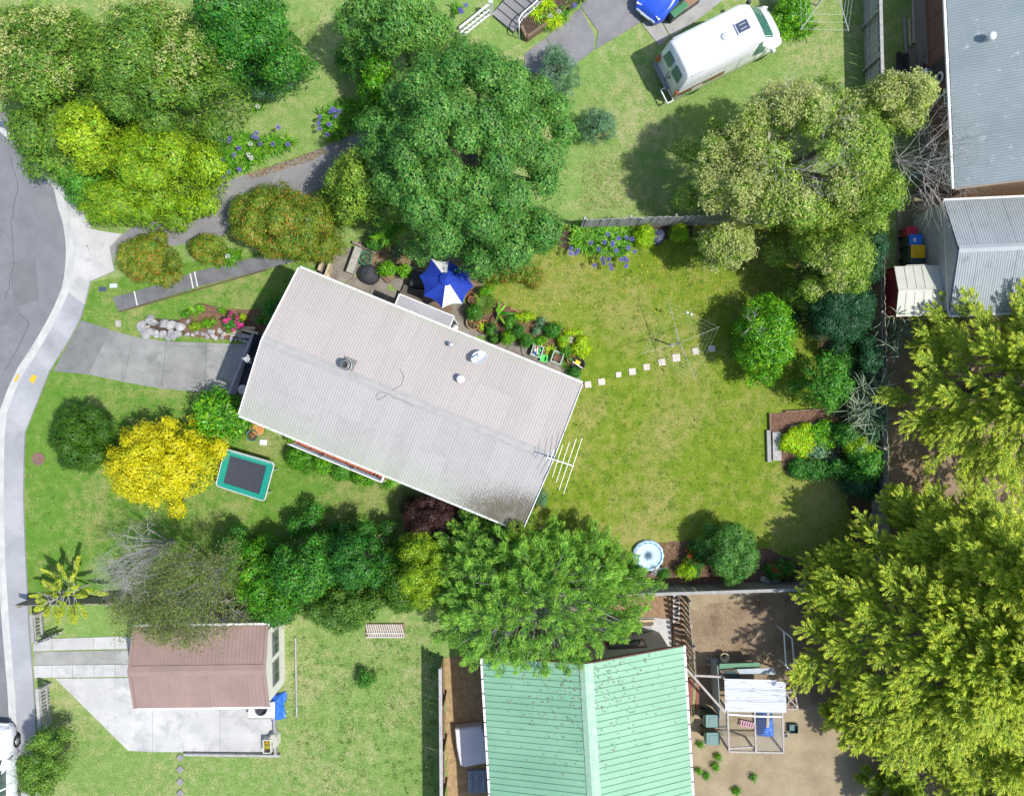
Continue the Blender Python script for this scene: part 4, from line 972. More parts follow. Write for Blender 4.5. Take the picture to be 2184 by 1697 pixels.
f.build('rear_step_frame', mat('white_tube', (.7, .7, .7)), van, local=True)
MB().box((.42, -.05, 2.655), (.62, .52, .07)).build('roof_hatch', mat('hatch_frame', (.55, .57, .62), None, 4, .4), van, local=True, bevel=.02)
h_ = MB().box((.42, -.05, 2.70), (.52, .42, .03)).build('hatch_lid', mat('smoked_plastic', (.07, .09, .14), None, 4, .2), van, local=True, bevel=.01)
for s in (-.09, .09): MB().box((.42, -.05+s, 2.722), (.30, .015, .012)).build('hatch_rib', WHITE, h_, local=True)
MB().lathe([(.17, 0), (.17, .05), (.12, .08), (.01, .09)], (-.42, -.08, 2.61), 20).build('roof_vent', mat('vent_dome', (.55, .57, .58), None, 4, .4), van, True, True)
for s in (-1, 1): MB().box((-.75, s*.90, 2.43), (3.2, .03, .05)).build('roof_gutter', mat('seam_grey', (.5, .52, .55)), van, local=True)
# picture panel on the side that faces the lower right: nuts, a plate, green leaves
fm, t, b = _nodes('nut_picture'); p = posn(t)
vo = t.nodes.new('ShaderNodeTexVoronoi'); vo.inputs['Scale'].default_value = 26; t.links.new(p, vo.inputs['Vector'])
cc = rampn(t, vo.outputs['Distance'], [(.1, (.55, .33, .15)), (.55, (.18, .07, .03))]); t.links.new(cc, b.inputs['Base Color']); b.inputs['Roughness'].default_value = .4
pn = vl.patch(.95, 2.75, 14.0, 12.95, .012, 10).build('picture_panel', fm, van, True, True)
def oval(x, z, rx, rz, y, n=20): return MB().add([(x+rx*math.cos(2*PI*k/n), y, z+rz*math.sin(2*PI*k/n)) for k in range(n)], [tuple(range(n))])
oval(-1.75, 1.02, .30, .17, -1.022).build('picture_plate', mat('print_white', (.75, .76, .72)), pn, local=True)
oval(-1.75, 1.02, .20, .10, -1.026).build('picture_food', mat('print_cream', (.7, .66, .45)), pn, local=True)
for x, z, rx in ((-1.35, 1.16, .15), (-2.3, .92, .16), (-2.05, .86, .10)): oval(x, z, rx, rx*.55, -1.024).build('picture_leaf', mat('print_green', (.08, .42, .06)), pn, local=True)
wheels(van, (-1.65, 1.75), .84, .34, .22)
MB().box((0, 0, .45), (4.6, 1.5, .2)).build('underbody', DKP, van, local=True)
for x0 in (.25, 1.15): MB().box((x0, -1.003, 1.25), (.015, .012, 1.1)).build('door_seam', mat('seam_grey', (.5, .52, .55)), van, local=True)
MB().box((-.2, -1.008, 1.62), (2.0, .02, .03)).build('door_rail', MATS['seam_grey'], van, local=True)
def car(name, label, loc, rz, pm, L=4.1, W=.84, Ht=1.46, bump=None):
    r = thing(name, label, 'car', loc, rz)
    def cs(x, w, zb, wt, zt, dx=0): return (x, [(w*.92, .22), (w*.99, .34), (w, .58), (w*.97, zb), (wt+(w-wt)*.25, zb+(zt-zb)*.55, dx*.5), (wt, zt-.05, dx), (wt*.6, zt, dx), (0, zt+.02, dx)])
    h = L/2
    lf = Loft([cs(-h, W*.80, .72, W*.62, .80), cs(-h+.14, W*.95, .90, W*.66, 1.02), cs(-h+.50, W, .95, W*.70, Ht-.08), cs(-.5, W, .95, W*.74, Ht), cs(.15, W, .94, W*.72, Ht-.02), cs(.78, W, .92, W*.72, 1.02), cs(1.35, W*.97, .84, W*.66, .90), cs(h-.22, W*.90, .70, W*.58, .76), cs(h, W*.70, .50, W*.45, .54)])
    MB.build(lf.body(), 'body', pm, r, True, True)
    lf.patch(4.08, 4.93, 5.0, 9.0, .008).build('windscreen', GL, r, True, True)
    lf.patch(1.25, 1.95, 5.0, 9.0, .008).build('rear_window', GL, r, True, True)
    for j0, j1 in ((3.25, 4.7), (9.3, 10.75)):
        lf.patch(2.05, 2.95, j0, j1, .008).build('side_window', GL, r, True, True); lf.patch(3.05, 4.3, j0, j1, .008).build('side_window', GL, r, True, True)
    for s in (-1, 1):
        MB().box((h-.20, s*W*.62, .60), (.2, .30, .12), -s*.35).build('headlight', MATS['lamp_glass'], r, local=True, bevel=.02)
        MB().box((-h+.05, s*W*.72, .78), (.1, .26, .16)).build('tail_light', MATS['amber_red_lens'], r, local=True)
        MB().box((.70, s*(W+.08), .98), (.1, .18, .13)).build('wing_mirror', pm, r, local=True, bevel=.02)
    MB().box((h+.0, 0, .42), (.14, W*1.25, .16)).build('front_bumper', bump or pm, r, local=True, bevel=.03)
    MB().box((-h, 0, .45), (.14, W*1.5, .18)).build('rear_bumper', bump or pm, r, local=True, bevel=.03)
    MB().box((h+.08, 0, .45), (.02, .5, .11)).build('number_plate', mat('plate_white', (.75, .75, .72)), r, local=True)
    wheels(r, (-L*.30, L*.31), W-.1, .30, .19)
    MB().box((0, 0, .3), (L*.8, W*1.6, .16)).build('underbody', DKP, r, local=True)
    return r
# blue car: nose points to the lower left
fa = R(-128)
noseD = at(1377, 33, .5); bc = noseD-Vector((math.cos(fa), math.sin(fa), 0))*2.08
car('parked_car', 'blue car with its nose just inside the top edge', (bc.x, bc.y, 0), fa, paint('blue_car_paint', (.03, .10, .62), .25), bump=mat('grey_blue_bumper', (.38, .45, .58), None, 4, .5))
wc = at(-14, 1648, .7)
car('parked_car', 'white car parked on the road at the bottom left edge', (wc.x, wc.y, 0), R(90), paint('white_car_paint', (.74, .76, .78), .25))

# ------------------------------------------------------------------ bins
def wheelie(label, D, z, rz, lidm, bodym, group=None, sc_=1.0, sheet=None):
    p = at(*D, z); r = thing('wheelie_bin', label, 'bin', (p.x, p.y, 0), rz, group)
    hw, hd, h = .27*sc_, .29*sc_, .98*sc_
    b = MB(); vs = [(-hd*.8, -hw*.8, .06), (hd*.8, -hw*.8, .06), (hd*.8, hw*.8, .06), (-hd*.8, hw*.8, .06), (-hd, -hw, h), (hd, -hw, h), (hd, hw, h), (-hd, hw, h)]
    b.add(vs, [(3, 2, 1, 0), (4, 5, 6, 7), (0, 1, 5, 4), (1, 2, 6, 5), (2, 3, 7, 6), (3, 0, 4, 7)]).build('body', bodym, r, local=True)
    l = MB().box((.02, 0, h+.035), (hd*2+.06, hw*2+.05, .06)).build('lid', lidm, r, local=True, bevel=.025)
    MB().box((.03, 0, h+.072), (hd*1.25, hw*1.25, .02)).build('lid_panel', lidm, l, local=True, bevel=.008)
    MB().tube([(-hd-.09, -hw*.8, h+.01), (-hd-.09, hw*.8, h+.01)], .018, 6).box((-hd-.05, -hw*.8, h), (.09, .03, .03)).box((-hd-.05, hw*.8, h), (.09, .03, .03)).build('handle', bodym, r, local=True)
    for s in (-1, 1): MB().lathe([(.02, -.025), (.1, -.025), (.1, .025), (.02, .025)], (0, 0, 0), 14, True).xf(Matrix.Translation((-hd*.8, s*hw*.8, .1)) @ Matrix.Rotation(R(90), 4, 'X')).build('wheel', TYRE, r, True, True)
    return r, l
PB = mat('bin_green_plastic', (.03, .06, .05), (.04, .075, .06), 4, .5)
def plastic(n, c, r=.4): return mat(n, c, tuple(x*.9 for x in c), 4, r, fine=.04, bump=0)
wheelie('wheelie bin with red lid, first of the row by the shed', Zc('D2', 1250, 245), 1.0, 0, plastic('red_plastic', (.55, .03, .06)), plastic('red_bin', (.3, .03, .04)), sc_=.72)
_, l = wheelie('wheelie bin with blue lid between the red and yellow ones', Zc('D2', 1262, 322), 1.0, 0, plastic('blue_plastic', (.03, .17, .62)), PB, sc_=.9)
MB().box((-.06, .0, .985), (.12, .17, .006)).build('sticker', mat('paper_white', (.7, .72, .75)), l, local=True)
wheelie('wheelie bin with yellow lid next to the blue one', Zc('D2', 1270, 415), 1.0, 0, plastic('yellow_plastic', (.72, .42, .01)), PB, sc_=1.0)
wheelie('dark green wheelie bin against the shed wall', Zc('D2', 1265, 492), 1.0, 0, PB, PB, sc_=.95)
wheelie('upper grey green wheelie bin beside the green roof', Zc('C4', 1650, 1100), 1.0, 0, plastic('sage_plastic', (.12, .22, .20)), PB, sc_=.95)
wheelie('lower grey green wheelie bin beside the green roof', Zc('C4', 1655, 1242), 1.0, 0, plastic('sage_plastic', (.12, .22, .20)), PB, sc_=.95)

# ------------------------------------------------------------------ patio things
um = at(952, 597, 2.3)
umb = thing('patio_umbrella', 'blue and white market umbrella open over the patio', 'umbrella', (um.x, um.y, 0))
BLUE = mat('blue_canvas', (.012, .045, .36), (.01, .035, .29), 4, .8, fine=.08); CANV = mat('white_canvas', (.74, .74, .74), (.66, .66, .67), 4, .8)
cor = [Zc('E2', *q) for q in ((1615, 330), (1870, 430), (1922, 650), (1785, 868), (1532, 922), (1305, 770), (1248, 520), (1395, 305))]
cor = [at(x, y, 2.12) for x, y in cor]; top = Vector((um.x+.02, um.y, 2.62))
for i in range(8):
    a, c = cor[i], cor[(i+1) % 8]; vs = []; fs = []; N_ = 6
    for r_ in range(N_+1):
        for s in range(5):
            e = a.lerp(c, s/4); tt = r_/N_; p = top.lerp(e, tt)
            sag = math.sin(PI*s/4); p.z -= .07*sag*tt; p += (Vector((um.x, um.y, p.z))-p)*(.10*sag*tt*tt)
            vs.append(p)
    for r_ in range(N_):
        for s in range(4): fs.append((r_*5+s, r_*5+s+1, (r_+1)*5+s+1, (r_+1)*5+s))
    MB().add(vs, fs).build('canopy_panel', CANV if i in (3, 7) else BLUE, umb)
    MB().tube([top-Vector((0, 0, .06)), cor[i]-Vector((0, 0, .03))], .012, 5).build('rib', PALEWOOD, umb)
MB().lathe([(.30, 0), (.27, .03), (.12, .10), (.01, .14)], (um.x, um.y, 2.56), 8, rz=.3).build('vent_cap', BLUE, umb)
MB().tube([(um.x, um.y, 0), (um.x, um.y, 2.6)], .025, 8).build('pole', PALEWOOD, umb)
MB().lathe([(.25, 0), (.25, .06), (.05, .1), (.04, .3)], (um.x, um.y, .03), 16).build('base', BLK, umb, True)
MB().lathe([(.03, 0), (.03, .05)], (um.x, um.y, 2.69), 8).build('finial', BLUE, umb)
DARKC = mat('black_cover', (.035, .037, .045), (.05, .052, .06), 6, .7)
p = zat('E2', 1225, 560, .8); bq = thing('covered_barbecue', 'barbecue under a square black cover beside the blue umbrella', 'barbecue', (p.x, p.y, 0), R(-8))
MB().add([(-.36, -.36, .05), (.36, -.36, .05), (.36, .36, .05), (-.36, .36, .05), (-.33, -.33, .78), (.33, -.33, .78), (.33, .33, .78), (-.33, .33, .78), (-.28, -.26, .88), (.28, -.26, .88), (.28, .26, .88), (-.28, .26, .88)], [(3, 2, 1, 0), (0, 1, 5, 4), (1, 2, 6, 5), (2, 3, 7, 6), (3, 0, 4, 7), (4, 5, 9, 8), (5, 6, 10, 9), (6, 7, 11, 10), (7, 4, 8, 11), (8, 9, 10, 11)]).build('cover', DARKC, bq, local=True, bevel=.03)
for x in (-.3, .3):
    for y in (-.3, .3): MB().tube([(x, y, 0), (x, y, .2)], .025, 6).build('leg', BLK, bq, local=True)
p = zat('E2', 606, 485, .6); fp_ = thing('covered_fire_pit', 'round fire pit under a pleated black cover', 'fire pit', (p.x, p.y, 0))
b = MB(); n = 48
for k in range(n):
    t_ = 2*PI*k/n; rr = .46*(1+.025*(k % 2)); b.v += [Vector((rr*math.cos(t_), rr*math.sin(t_), .02)), Vector((rr*.93*math.cos(t_), rr*.93*math.sin(t_), .42)), Vector((rr*.6*math.cos(t_), rr*.6*math.sin(t_), .58+.006*(k % 2)))]
b.v.append(Vector((0, 0, .70)))
for k in range(n):
    a, c = 3*k, 3*((k+1) % n); b.f += [(a, c, c+1, a+1), (a+1, c+1, c+2, a+2), (a+2, c+2, 3*n)]
b.build('cover', DARKC, fp_, local=True); MB().lathe([(.03, 0), (.04, .04), (.01, .06)], (0, 0, .69), 10).build('knob', BLK, fp_, True, True)
def pot(name, label, D, r, h, m, z=0, plant=None, seed=0, group=None, soil=True, n=140, L=.3):
    p = at(*D, z); p.z = 0; k = thing(name, label, 'plant pot', (p.x, p.y, 0), 0, group)
    MB().lathe([(r*.72, .03), (r*.95, h*.9), (r*1.06, h*.9), (r*1.06, h), (r*.92, h), (r*.88, h*.86)], (0, 0, 0), 22, True).build('pot', m, k, True, True)
    if soil: MB().lathe([(r*.89, h*.84), (r*.4, h*.87), (.01, h*.87)], (0, 0, 0), 18, True).build('soil', SOIL, k, True, True)
    if plant:
        rng = np.random.default_rng(seed); kind, pm = plant
        if kind == 'bush':
            P, N = lobe_leaves((p.x, p.y, h+L*.6), L, rng, (.10, .05), 1.1); leaves('plant', P, N, .1, .05, pm, k, rng)
        else:
            straps('plant', np.tile([[p.x, p.y, h*.86]], (n, 1))+rng.normal(size=(n, 3))*.02, rng.random(n)*2*PI, rng.uniform(.5, 1, n)*L, rng.uniform(.1, .6, n)*L, .03, pm, k, rng)
    return k
TC = mat('terracotta', (.46, .19, .09), (.38, .15, .07), 5, .8); GPOT = plastic('green_pot', (.04, .22, .13)); BPOT = plastic('black_pot', (.03, .03, .032)); WP = plastic('pale_pot', (.5, .58, .5))
pot('plant_pot', 'green tub with spiky plant on the patio wall corner', Zc('E2', 573, 300), .30, .42, GPOT, .4, ('straps', LM['bluegreen']), 1, n=40, L=.3)
pot('plant_pot', 'pale rimmed pot with leafy plant left of the barbecue', Zc('E2', 1072, 470), .28, .35, WP, .3, ('bush', LM['bright']), 2, L=.33)
pot('plant_pot', 'terracotta pot with dry stem under the umbrella edge', Zc('E2', 1900, 822), .17, .26, TC, .2, ('straps', LM['deadleaf']), 3, n=14, L=.12)
pot('plant_pot', 'wide terracotta pot with spiky yellow plant by the house', Zc('E3', 262, 655), .28, .3, TC, .3, ('straps', LM['lime']), 4, n=26, L=.34)
pot('plant_pot', 'black pot of white flowers beside the spiky yellow plant', Zc('E3', 375, 705), .27, .34, BPOT, .3, ('bush', LM['green']), 5, L=.26)
pot('plant_pot', 'round black pot alone near the eave', Zc('E3', 468, 860), .26, .32, BPOT, .3, ('straps', LM['strap']), 6, n=30, L=.25)
pot('plant_pot', 'large clear ringed pot with dry stalks near the umbrella', Zc('E3', 95, 590), .34, .25, plastic('tan_pot', (.34, .24, .15)), .2, ('straps', LM['deadleaf']), 7, n=30, L=.3)
pot('plant_pot', 'orange pot with purple flower near the toy bucket', Zc('E3', 1737, 1215), .2, .25, TC, .2, ('straps', LM['strap']), 8, n=16, L=.15)
pot('plant_pot', 'green saucer pot with orange contents by the big leaf shrub', Zc('A3', 2010, 290), .26, .22, GPOT, .2, ('straps', LM['deadleaf']), 9, n=40, L=.16)
pot('plant_pot', 'pink hoop pot against the lower house wall', Zc('B3', 314, 305), .30, .35, mat('pink_pot', (.55, .18, .16)), .3, ('bush', LM['bright']), 10, L=.24)
pot('plant_pot', 'white planter with pale flower on the street end balcony', Zc('A2', 1985, 1275), .10, .2, WP, 2.9, None)['_z'] = 1
bpot = [o for o in COL.objects if o.get('_z')][0]; del bpot['_z']; q = zat('A2', 1985, 1275, 3.4); bpot.location = (q.x+.05, q.y, 3.5); bpot.matrix_basis = Matrix.Translation(bpot.location)
bpot['label'] = 'white potted flower on the street end balcony rail'
rng = np.random.default_rng(3); leaves('flower', np.array(bpot.location)+np.array([0, 0, .22])+rng.normal(size=(90, 3))*np.array([.08, .06, .04]), rng.normal(size=(90, 3))+np.array([0, 0, 1]), .07, .045, LM['whitep'], bpot, rng)
q = zat('A2', 1940, 1515, 2.7); pb = thing('bowl', 'round white bowl on the dark street end balcony', 'bowl', (q.x, q.y, 2.62))
MB().lathe([(.10, 0), (.19, .10), (.20, .16), (.185, .16), (.17, .10), (.02, .03)], (0, 0, 0), 20).build('bowl', mat('grey_white', (.55, .55, .56)), pb, True, True)
for k, (q, r_) in enumerate((((2035, 225), .26), ((2062, 240), .26))):
    p = zat('A3', *q, .1); o = thing('terracotta_dish', ['left terracotta saucer beside the big leaf shrub', 'right terracotta saucer overlapping the left one at the house corner'][k], 'saucer', (p.x, p.y, .05+.06*k))
    MB().lathe([(.16, 0), (r_, .08), (r_+.02, .10), (r_-.02, .09), (.05, .04)], (0, 0, 0), 22).build('dish', mat('orange_clay', (.62, .27, .10), (.52, .21, .08), 4, .6), o, True, True)
p = at(561, 943, .1); o = thing('white_tray', 'pale blue white plastic tray lying on the grass by the house', 'tray', (p.x, p.y, .02), R(-3))
MB().box((0, 0, .04), (.34, .25, .07)).build('tray', plastic('icy_plastic', (.62, .74, .78)), o, local=True, bevel=.03)
MB().box((0, 0, .079), (.24, .15, .012)).build('lid_panel', plastic('icy_plastic', (.62, .74, .78)), o, local=True, bevel=.004)
# low walls and seats of the patio
CONC = mat('rough_concrete', (.40, .38, .33), (.30, .28, .24), 4, .9, fine=.2)
p, q = zat('E2', 492, 160, .45), zat('E2', 375, 480, .45)
o = tag(MB().bar((p.x, p.y, .24), (q.x, q.y, .24), .33, .46).build('low_wall', CONC, bevel=.015), 'low pale concrete wall beside the round fire pit', 'wall')
for k, (a, c, w_) in enumerate((((600, 360), (880, 600), .18), ((650, 360), (760, 460), .16), ((1120, 420), (1300, 480), .12), ((430, 110), (720, 250), .12))):
    p, q = zat('E2', *a), zat('E2', *c)
    tag(MB().bar((p.x, p.y, .13+.01*k), (q.x, q.y, .13+.01*k), w_, .22).build('timber_sleeper', BROWNWOOD if k < 2 else OLDWOOD, bevel=.01), ['long dark timber sleeper beside the leafy tub', 'short dark sleeper next to the green tub', 'half buried sleeper above the covered barbecue', 'sleeper under the fan palm on the bank'][k], 'sleeper')
o = thing('garden_steps', 'dark steps with pale stringers at the top house corner', 'steps', zat('E2', 80, 400))
for a, c in (((75, 270), (10, 460)), ((150, 370), (90, 530))):
    p, q = zat('E2', *a, .3), zat('E2', *c, .3); MB().bar(p, q, .1, .5).build('stringer', PALEWOOD, o)
for k in range(4):
    p = zat('E2', 125-k*30, 300+k*62, .2); MB().box((p.x, p.y, .36-.08*k), (.5, .24, .06), HA).build('tread', BLK, o)
p = zat('E2', 85, 535, .4); o = thing('stool', 'small pale stool by the dark steps', 'stool', (p.x, p.y, 0), .4)
MB().box((0, 0, .4), (.34, .3, .04)).build('seat', PALEWOOD, o, local=True)
for x in (-.13, .13):
    for y in (-.11, .11): MB().box((x, y, .19), (.035, .035, .38)).build('leg', PALEWOOD, o, local=True)
p = zat('E2', 502, 248, .1); tag(MB().lathe([(.09, 0), (.10, .16), (.07, .2), (.05, .18)], (p.x, p.y, .03), 14).build('black_bucket', BPOT, smooth=True), 'tiny black bucket behind the green tub', 'bucket')
p, q = zat('E2', 500, 212, .3), zat('E2', 575, 242, .3); tag(MB().tube([p, p.lerp(q, .5)+Vector((0, 0, .02)), q], [.03, .025, .02], 7).build('garden_tool', mat('red_handle', (.6, .08, .04), (.7, .7, .68), 30, .5)), 'red and white tool handle lying above the green tub', 'tool')
p = zat('E2', 1690, 1160, .3); tag(MB().lathe([(.10, 0), (.15, .08), (.12, .18), (.02, .22)], (p.x, p.y, .03), 12).build('white_bag', mat('white_plastic_bag', (.72, .74, .76)), smooth=True), 'crumpled white bag beside the porch roof', 'bag')
# bench slats under the porch edge
o = thing('bench', 'dark slatted bench partly under the umbrella', 'bench', zat('E2', 1480, 900), HA)
for k in range(4): MB().box((0, -.18+k*.11, .42), (1.5, .085, .03)).build('slat', BROWNWOOD, o, local=True)
for x in (-.6, .6): MB().box((x, 0, .2), (.06, .4, .4)).build('leg', BROWNWOOD, o, local=True)
# toy crates
def crate(label, D, rz, m, w_, d_, h_, fillm=None, name='storage_crate'):
    p = at(*D, .3); k = thing(name, label, 'crate', (p.x, p.y, .035), rz); t_ = .02
    b = MB(); b.box((0, 0, .02), (w_, d_, .03))
    for s in (-1, 1): b.box((s*(w_/2-t_/2), 0, h_/2+.02), (t_, d_, h_-.03)); b.box((0, s*(d_/2-t_/2), h_/2+.021), (w_-2*t_-.002, t_, h_-.03))
    b.build('box', m, k, local=True)
    r_ = MB()
    for s in (-1, 1): r_.box((s*w_/2, 0, h_+.015), (.05, d_+.05, .025)); r_.box((0, s*d_/2, h_+.016), (w_-.05, .05, .025))
    r_.build('rim', m, k, local=True)
    return k
SAGE = plastic('sage_crate', (.36, .46, .40))
c1 = crate('sage green crate full of white and bright toys', Zc('E3', 1163, 1070), R(-18), SAGE, .46, .5, .3)
TW = plastic('toy_white', (.78, .78, .8)); TG = plastic('toy_green', (.08, .62, .10)); TB = plastic('toy_blue', (.05, .07, .45)); TR = plastic('toy_red', (.65, .06, .04))
for k, (x, y, m_) in enumerate(((-.1, .14, TR), (-.04, .05, TW), (-.13, 0, TW), (.0, -.06, TW), (.08, .08, TG), (.1, -.14, TG), (-.08, -.1, TB))):
    MB().tube([(x, y+.07, .26), (x+.02, y, .31), (x+.05, y-.08, .28)], [.03, .045, .03], 8).build('toy', m_, c1, True, True)
crate('bright green plastic tub on the patio concrete', Zc('E3', 1278, 1192), R(-12), plastic('tub_green', (.10, .60, .12)), .28, .26, .16, name='plastic_tub')
c2 = crate('sage green crate holding a round pot', Zc('E3', 1500, 1180), R(-20), SAGE, .46, .5, .3)
MB().lathe([(.13, .05), (.17, .30), (.185, .30), (.185, .32), (.165, .32), (.155, .29), (.01, .28)], (0, -.02, 0), 18).build('pot', mat('brown_pot', (.16, .08, .05)), c2, True, True)
p = zat('E3', 1850, 1290, .3); o = thing('toy_tub', 'dark round tub with a yellow toy at the end of the border', 'tub', (p.x, p.y, .03))
MB().lathe([(.2, 0), (.3, .25), (.32, .26), (.29, .25), (.19, .04)], (0, 0, 0), 20).build('tub', BPOT, o, True, True)
MB().box((-.02, .08, .26), (.24, .17, .12), -.5).build('toy', plastic('toy_yellow', (.75, .55, .02)), o, local=True, bevel=.02)
MB().bar((-.25, .12, .3), (.2, -.2, .3), .06, .03).build('board', mat('off_white', (.62, .58, .48)), o, local=True)
for k, (q, w_, d_, l_) in enumerate((((1700, 880), .36, .28, 'grey paver slab lying in the border right of the bright tub'), ((1670, 1520), .42, .12, 'plank step against the house eave corner'))):
    p = zat('E3', *q, .1); tag(MB().box((p.x, p.y, .07), (w_, d_, .06), R(-10 if k == 0 else -24)).build('paver', CONC if k == 0 else GREYWOOD, bevel=.008), l_, 'paver' if k == 0 else 'plank')
p = at(1244, 823, .2); tag(MB().box((p.x, p.y, .12), (.07, .36, .2), HA).build('timber_block', BROWNWOOD), 'dark timber block at the right house corner', 'block')
p = at(253, 690, 0); tag(MB().box((p.x, p.y, .02), (.25, .3, .05), .05).build('paver', CONC, bevel=.006), 'single square paver set in the front lawn', 'paver')
# garden hose on the patio
hp = [zat('E3', *q, .05) for q in ((650, 1130), (655, 1040), (690, 990), (880, 960), (890, 1060), (930, 1170), (1050, 1240), (1250, 1310), (1420, 1390), (1590, 1500))]
tag(MB().tube([h+Vector((0, 0, .01)) for h in hp], .014, 6).build('garden_hose', mat('green_hose', (.05, .11, .07)), smooth=True), 'thin dark green hose snaking over the patio concrete', 'hose')
# stepping stones
SSTONE = mat('stepping_stone', (.58, .53, .46), (.48, .44, .38), 5, .9, fine=.14, obj=.08, bump=.4)
pos = [(660, 1475, .30), (768, 1453, .31), (903, 1396, .25), (1013, 1372, .32), (1127, 1336, .30), (1248, 1298, .31), (1363, 1262, .36), (1518, 1210, .32), (1648, 1188, .30)]
nm = ['first', 'second', 'third', 'fourth', 'fifth', 'sixth', 'seventh', 'eighth', 'ninth']
for k, (x, y, s) in enumerate(pos):
    p = zat('C2', x, y)
    tag(MB().box((p.x, p.y, .018), (s, s*.98, .06), .12+.05*math.sin(k*3)).build('stepping_stone', SSTONE, bevel=.022), f'square stepping stone, {nm[k]} counted from the house corner', 'stepping stone', 'stepping stones across the back lawn')
for k, y in enumerate((1388, 1482, 1580, 1672)):
    p = zat('A4', 1440, y)
    tag(MB().box((p.x, p.y, .018), (.27, .27, .06), R(45)).build('stepping_stone', mat('grey_stone', (.27, .26, .25), (.2, .19, .185), 5, .9, fine=.2), bevel=.012), f'grey diamond stepping stone, {nm[k]} below the garage apron', 'stepping stone', 'diamond stepping stones below the garage')
# rotary clothesline
cb = at(1432, 736.5); ct = at(1450.5, 727.5, 1.85); z = 1.85
cl = thing('rotary_clothesline', 'rotary clothesline with four thin arms standing on the back lawn', 'clothesline', (cb.x, cb.y, 0))
MB().tube([(cb.x, cb.y, -.1), (cb.x, cb.y, 1.25)], .035, 10).build('post', ALU, cl)
MB().tube([(cb.x, cb.y, 1.2), (cb.x, cb.y, z+.03)], .026, 8).lathe([(.06, 0), (.07, .06), (.05, .1)], (cb.x, cb.y, 1.25), 12).build('mast', DKP, cl)
tips = [zat('C2', 1300, 805, z), zat('C2', 1710, 1015, z), zat('C2', 1520, 1440, z), zat('C2', 1085, 1228, z)]
hub = Vector((cb.x, cb.y, z-.1)); LINE = mat('line_wire', (.66, .68, .7), None, 5, .5)
for k in range(4):
    MB().tube([hub, tips[k]], [.012, .007], 6).build('arm', mat('arm_tube', (.42, .42, .37), None, 5, .5), cl)
    MB().tube([Vector((cb.x, cb.y, 1.35)), hub.lerp(tips[k], .38)], .009, 5).build('strut', ALU, cl)
    for f in (.97, .85, .73, .61): MB().tube([hub.lerp(tips[k], f), hub.lerp(tips[(k+1) % 4], f).lerp(hub.lerp(tips[k], f), .5)-Vector((0, 0, .025)), hub.lerp(tips[(k+1) % 4], f)], .0018, 4).build('line', LINE, cl)
for q in ((1453, 902), (1486, 917)):
    p = zat('C2', *q, z-.02); MB().lathe([(.03, 0), (.06, .03), (.05, .06), (.01, .07)], (p.x, p.y, z-.05), 10).build('peg_cup', plastic('peg_plastic', (.6, .7, .8)), cl, True)
p = zat('C2', 1330, 1163); MB().lathe([(.10, 0), (.10, .03), (.05, .05)], (p.x, p.y, .0), 12).build('ground_socket', CONC, cl, True)
# compost bin
p = at(1404, 503, .7); o = thing('compost_bin', 'round dark blue black compost bin with ribbed lid', 'compost bin', (p.x, p.y, 0))
NB = mat('dark_navy_plastic', (.03, .04, .075), (.045, .055, .09), 4, .5)
MB().lathe([(.34, 0), (.33, .1), (.29, .66)], (0, 0, 0), 24).build('body', NB, o, True, True)
ld = MB().lathe([(.31, .64), (.32, .68), (.25, .73), (.05, .77), (.01, .77)], (0, 0, 0), 24).build('lid', NB, o, True, True)
for k in range(8): MB().bar((.06*math.cos(k*PI/4), .06*math.sin(k*PI/4), .775), (.26*math.cos(k*PI/4), .26*math.sin(k*PI/4), .735), .02, .02).build('rib', NB, ld, local=True)
# shell shaped paddling pool
p = at(1383, 1185, .2); o = thing('shell_pool', 'pale blue scallop shell paddling pool on the mulch', 'paddling pool', (p.x, p.y, .02), 0)
b = MB(); n = 60; rings = [(.05, .142), (.42, .14), (.66, .16), (.76, .20), (.83, .18), (.86, .02)]
for r_, zz in rings:
    for k in range(n):
        t_ = 2*PI*k/n; sc2 = 1+.045*abs(math.cos(t_*7))*(r_ > .5); flu = .018*math.cos(t_*15)*(r_ > .1) if zz > .1 else 0
        b.v.append(Vector((r_*sc2*math.cos(t_)*.82, r_*sc2*math.sin(t_)*.80, zz+flu)))
for i in range(len(rings)-1):
    for k in range(n): b.f.append((i*n+k, i*n+(k+1) % n, (i+1)*n+(k+1) % n, (i+1)*n+k))
b.f.append(tuple(range(n))); b.build('shell', mat('ice_blue_plastic', (.52, .67, .77), (.46, .62, .73), 2, .6, fine=.04, bump=0), o, True, True)
b = MB().lathe([(.70, .19), (.735, .225), (.76, .19)], (0, 0, 0), 40, True, sx=.84, sy=.82); b.build('rim', mat('mid_blue_plastic', (.08, .25, .48), None, 3, .35), o, True, True)
# tree stump sculpture
p = zat('C3', 1225, 1355, .2); o = thing('stump', 'gnarled grey tree stump beside the shell pool', 'stump', (p.x, p.y, 0))
rng = np.random.default_rng(8); sg = []
for k in range(9):
    d = rng.normal(size=3); d[2] = abs(d[2])*.7; d /= np.linalg.norm(d); branch(rng, np.array([p.x, p.y, .05]), d, .35, .07, 1, sg, .7, 2, .0)
twig_mesh('wood', sg, PALEBARK, o)
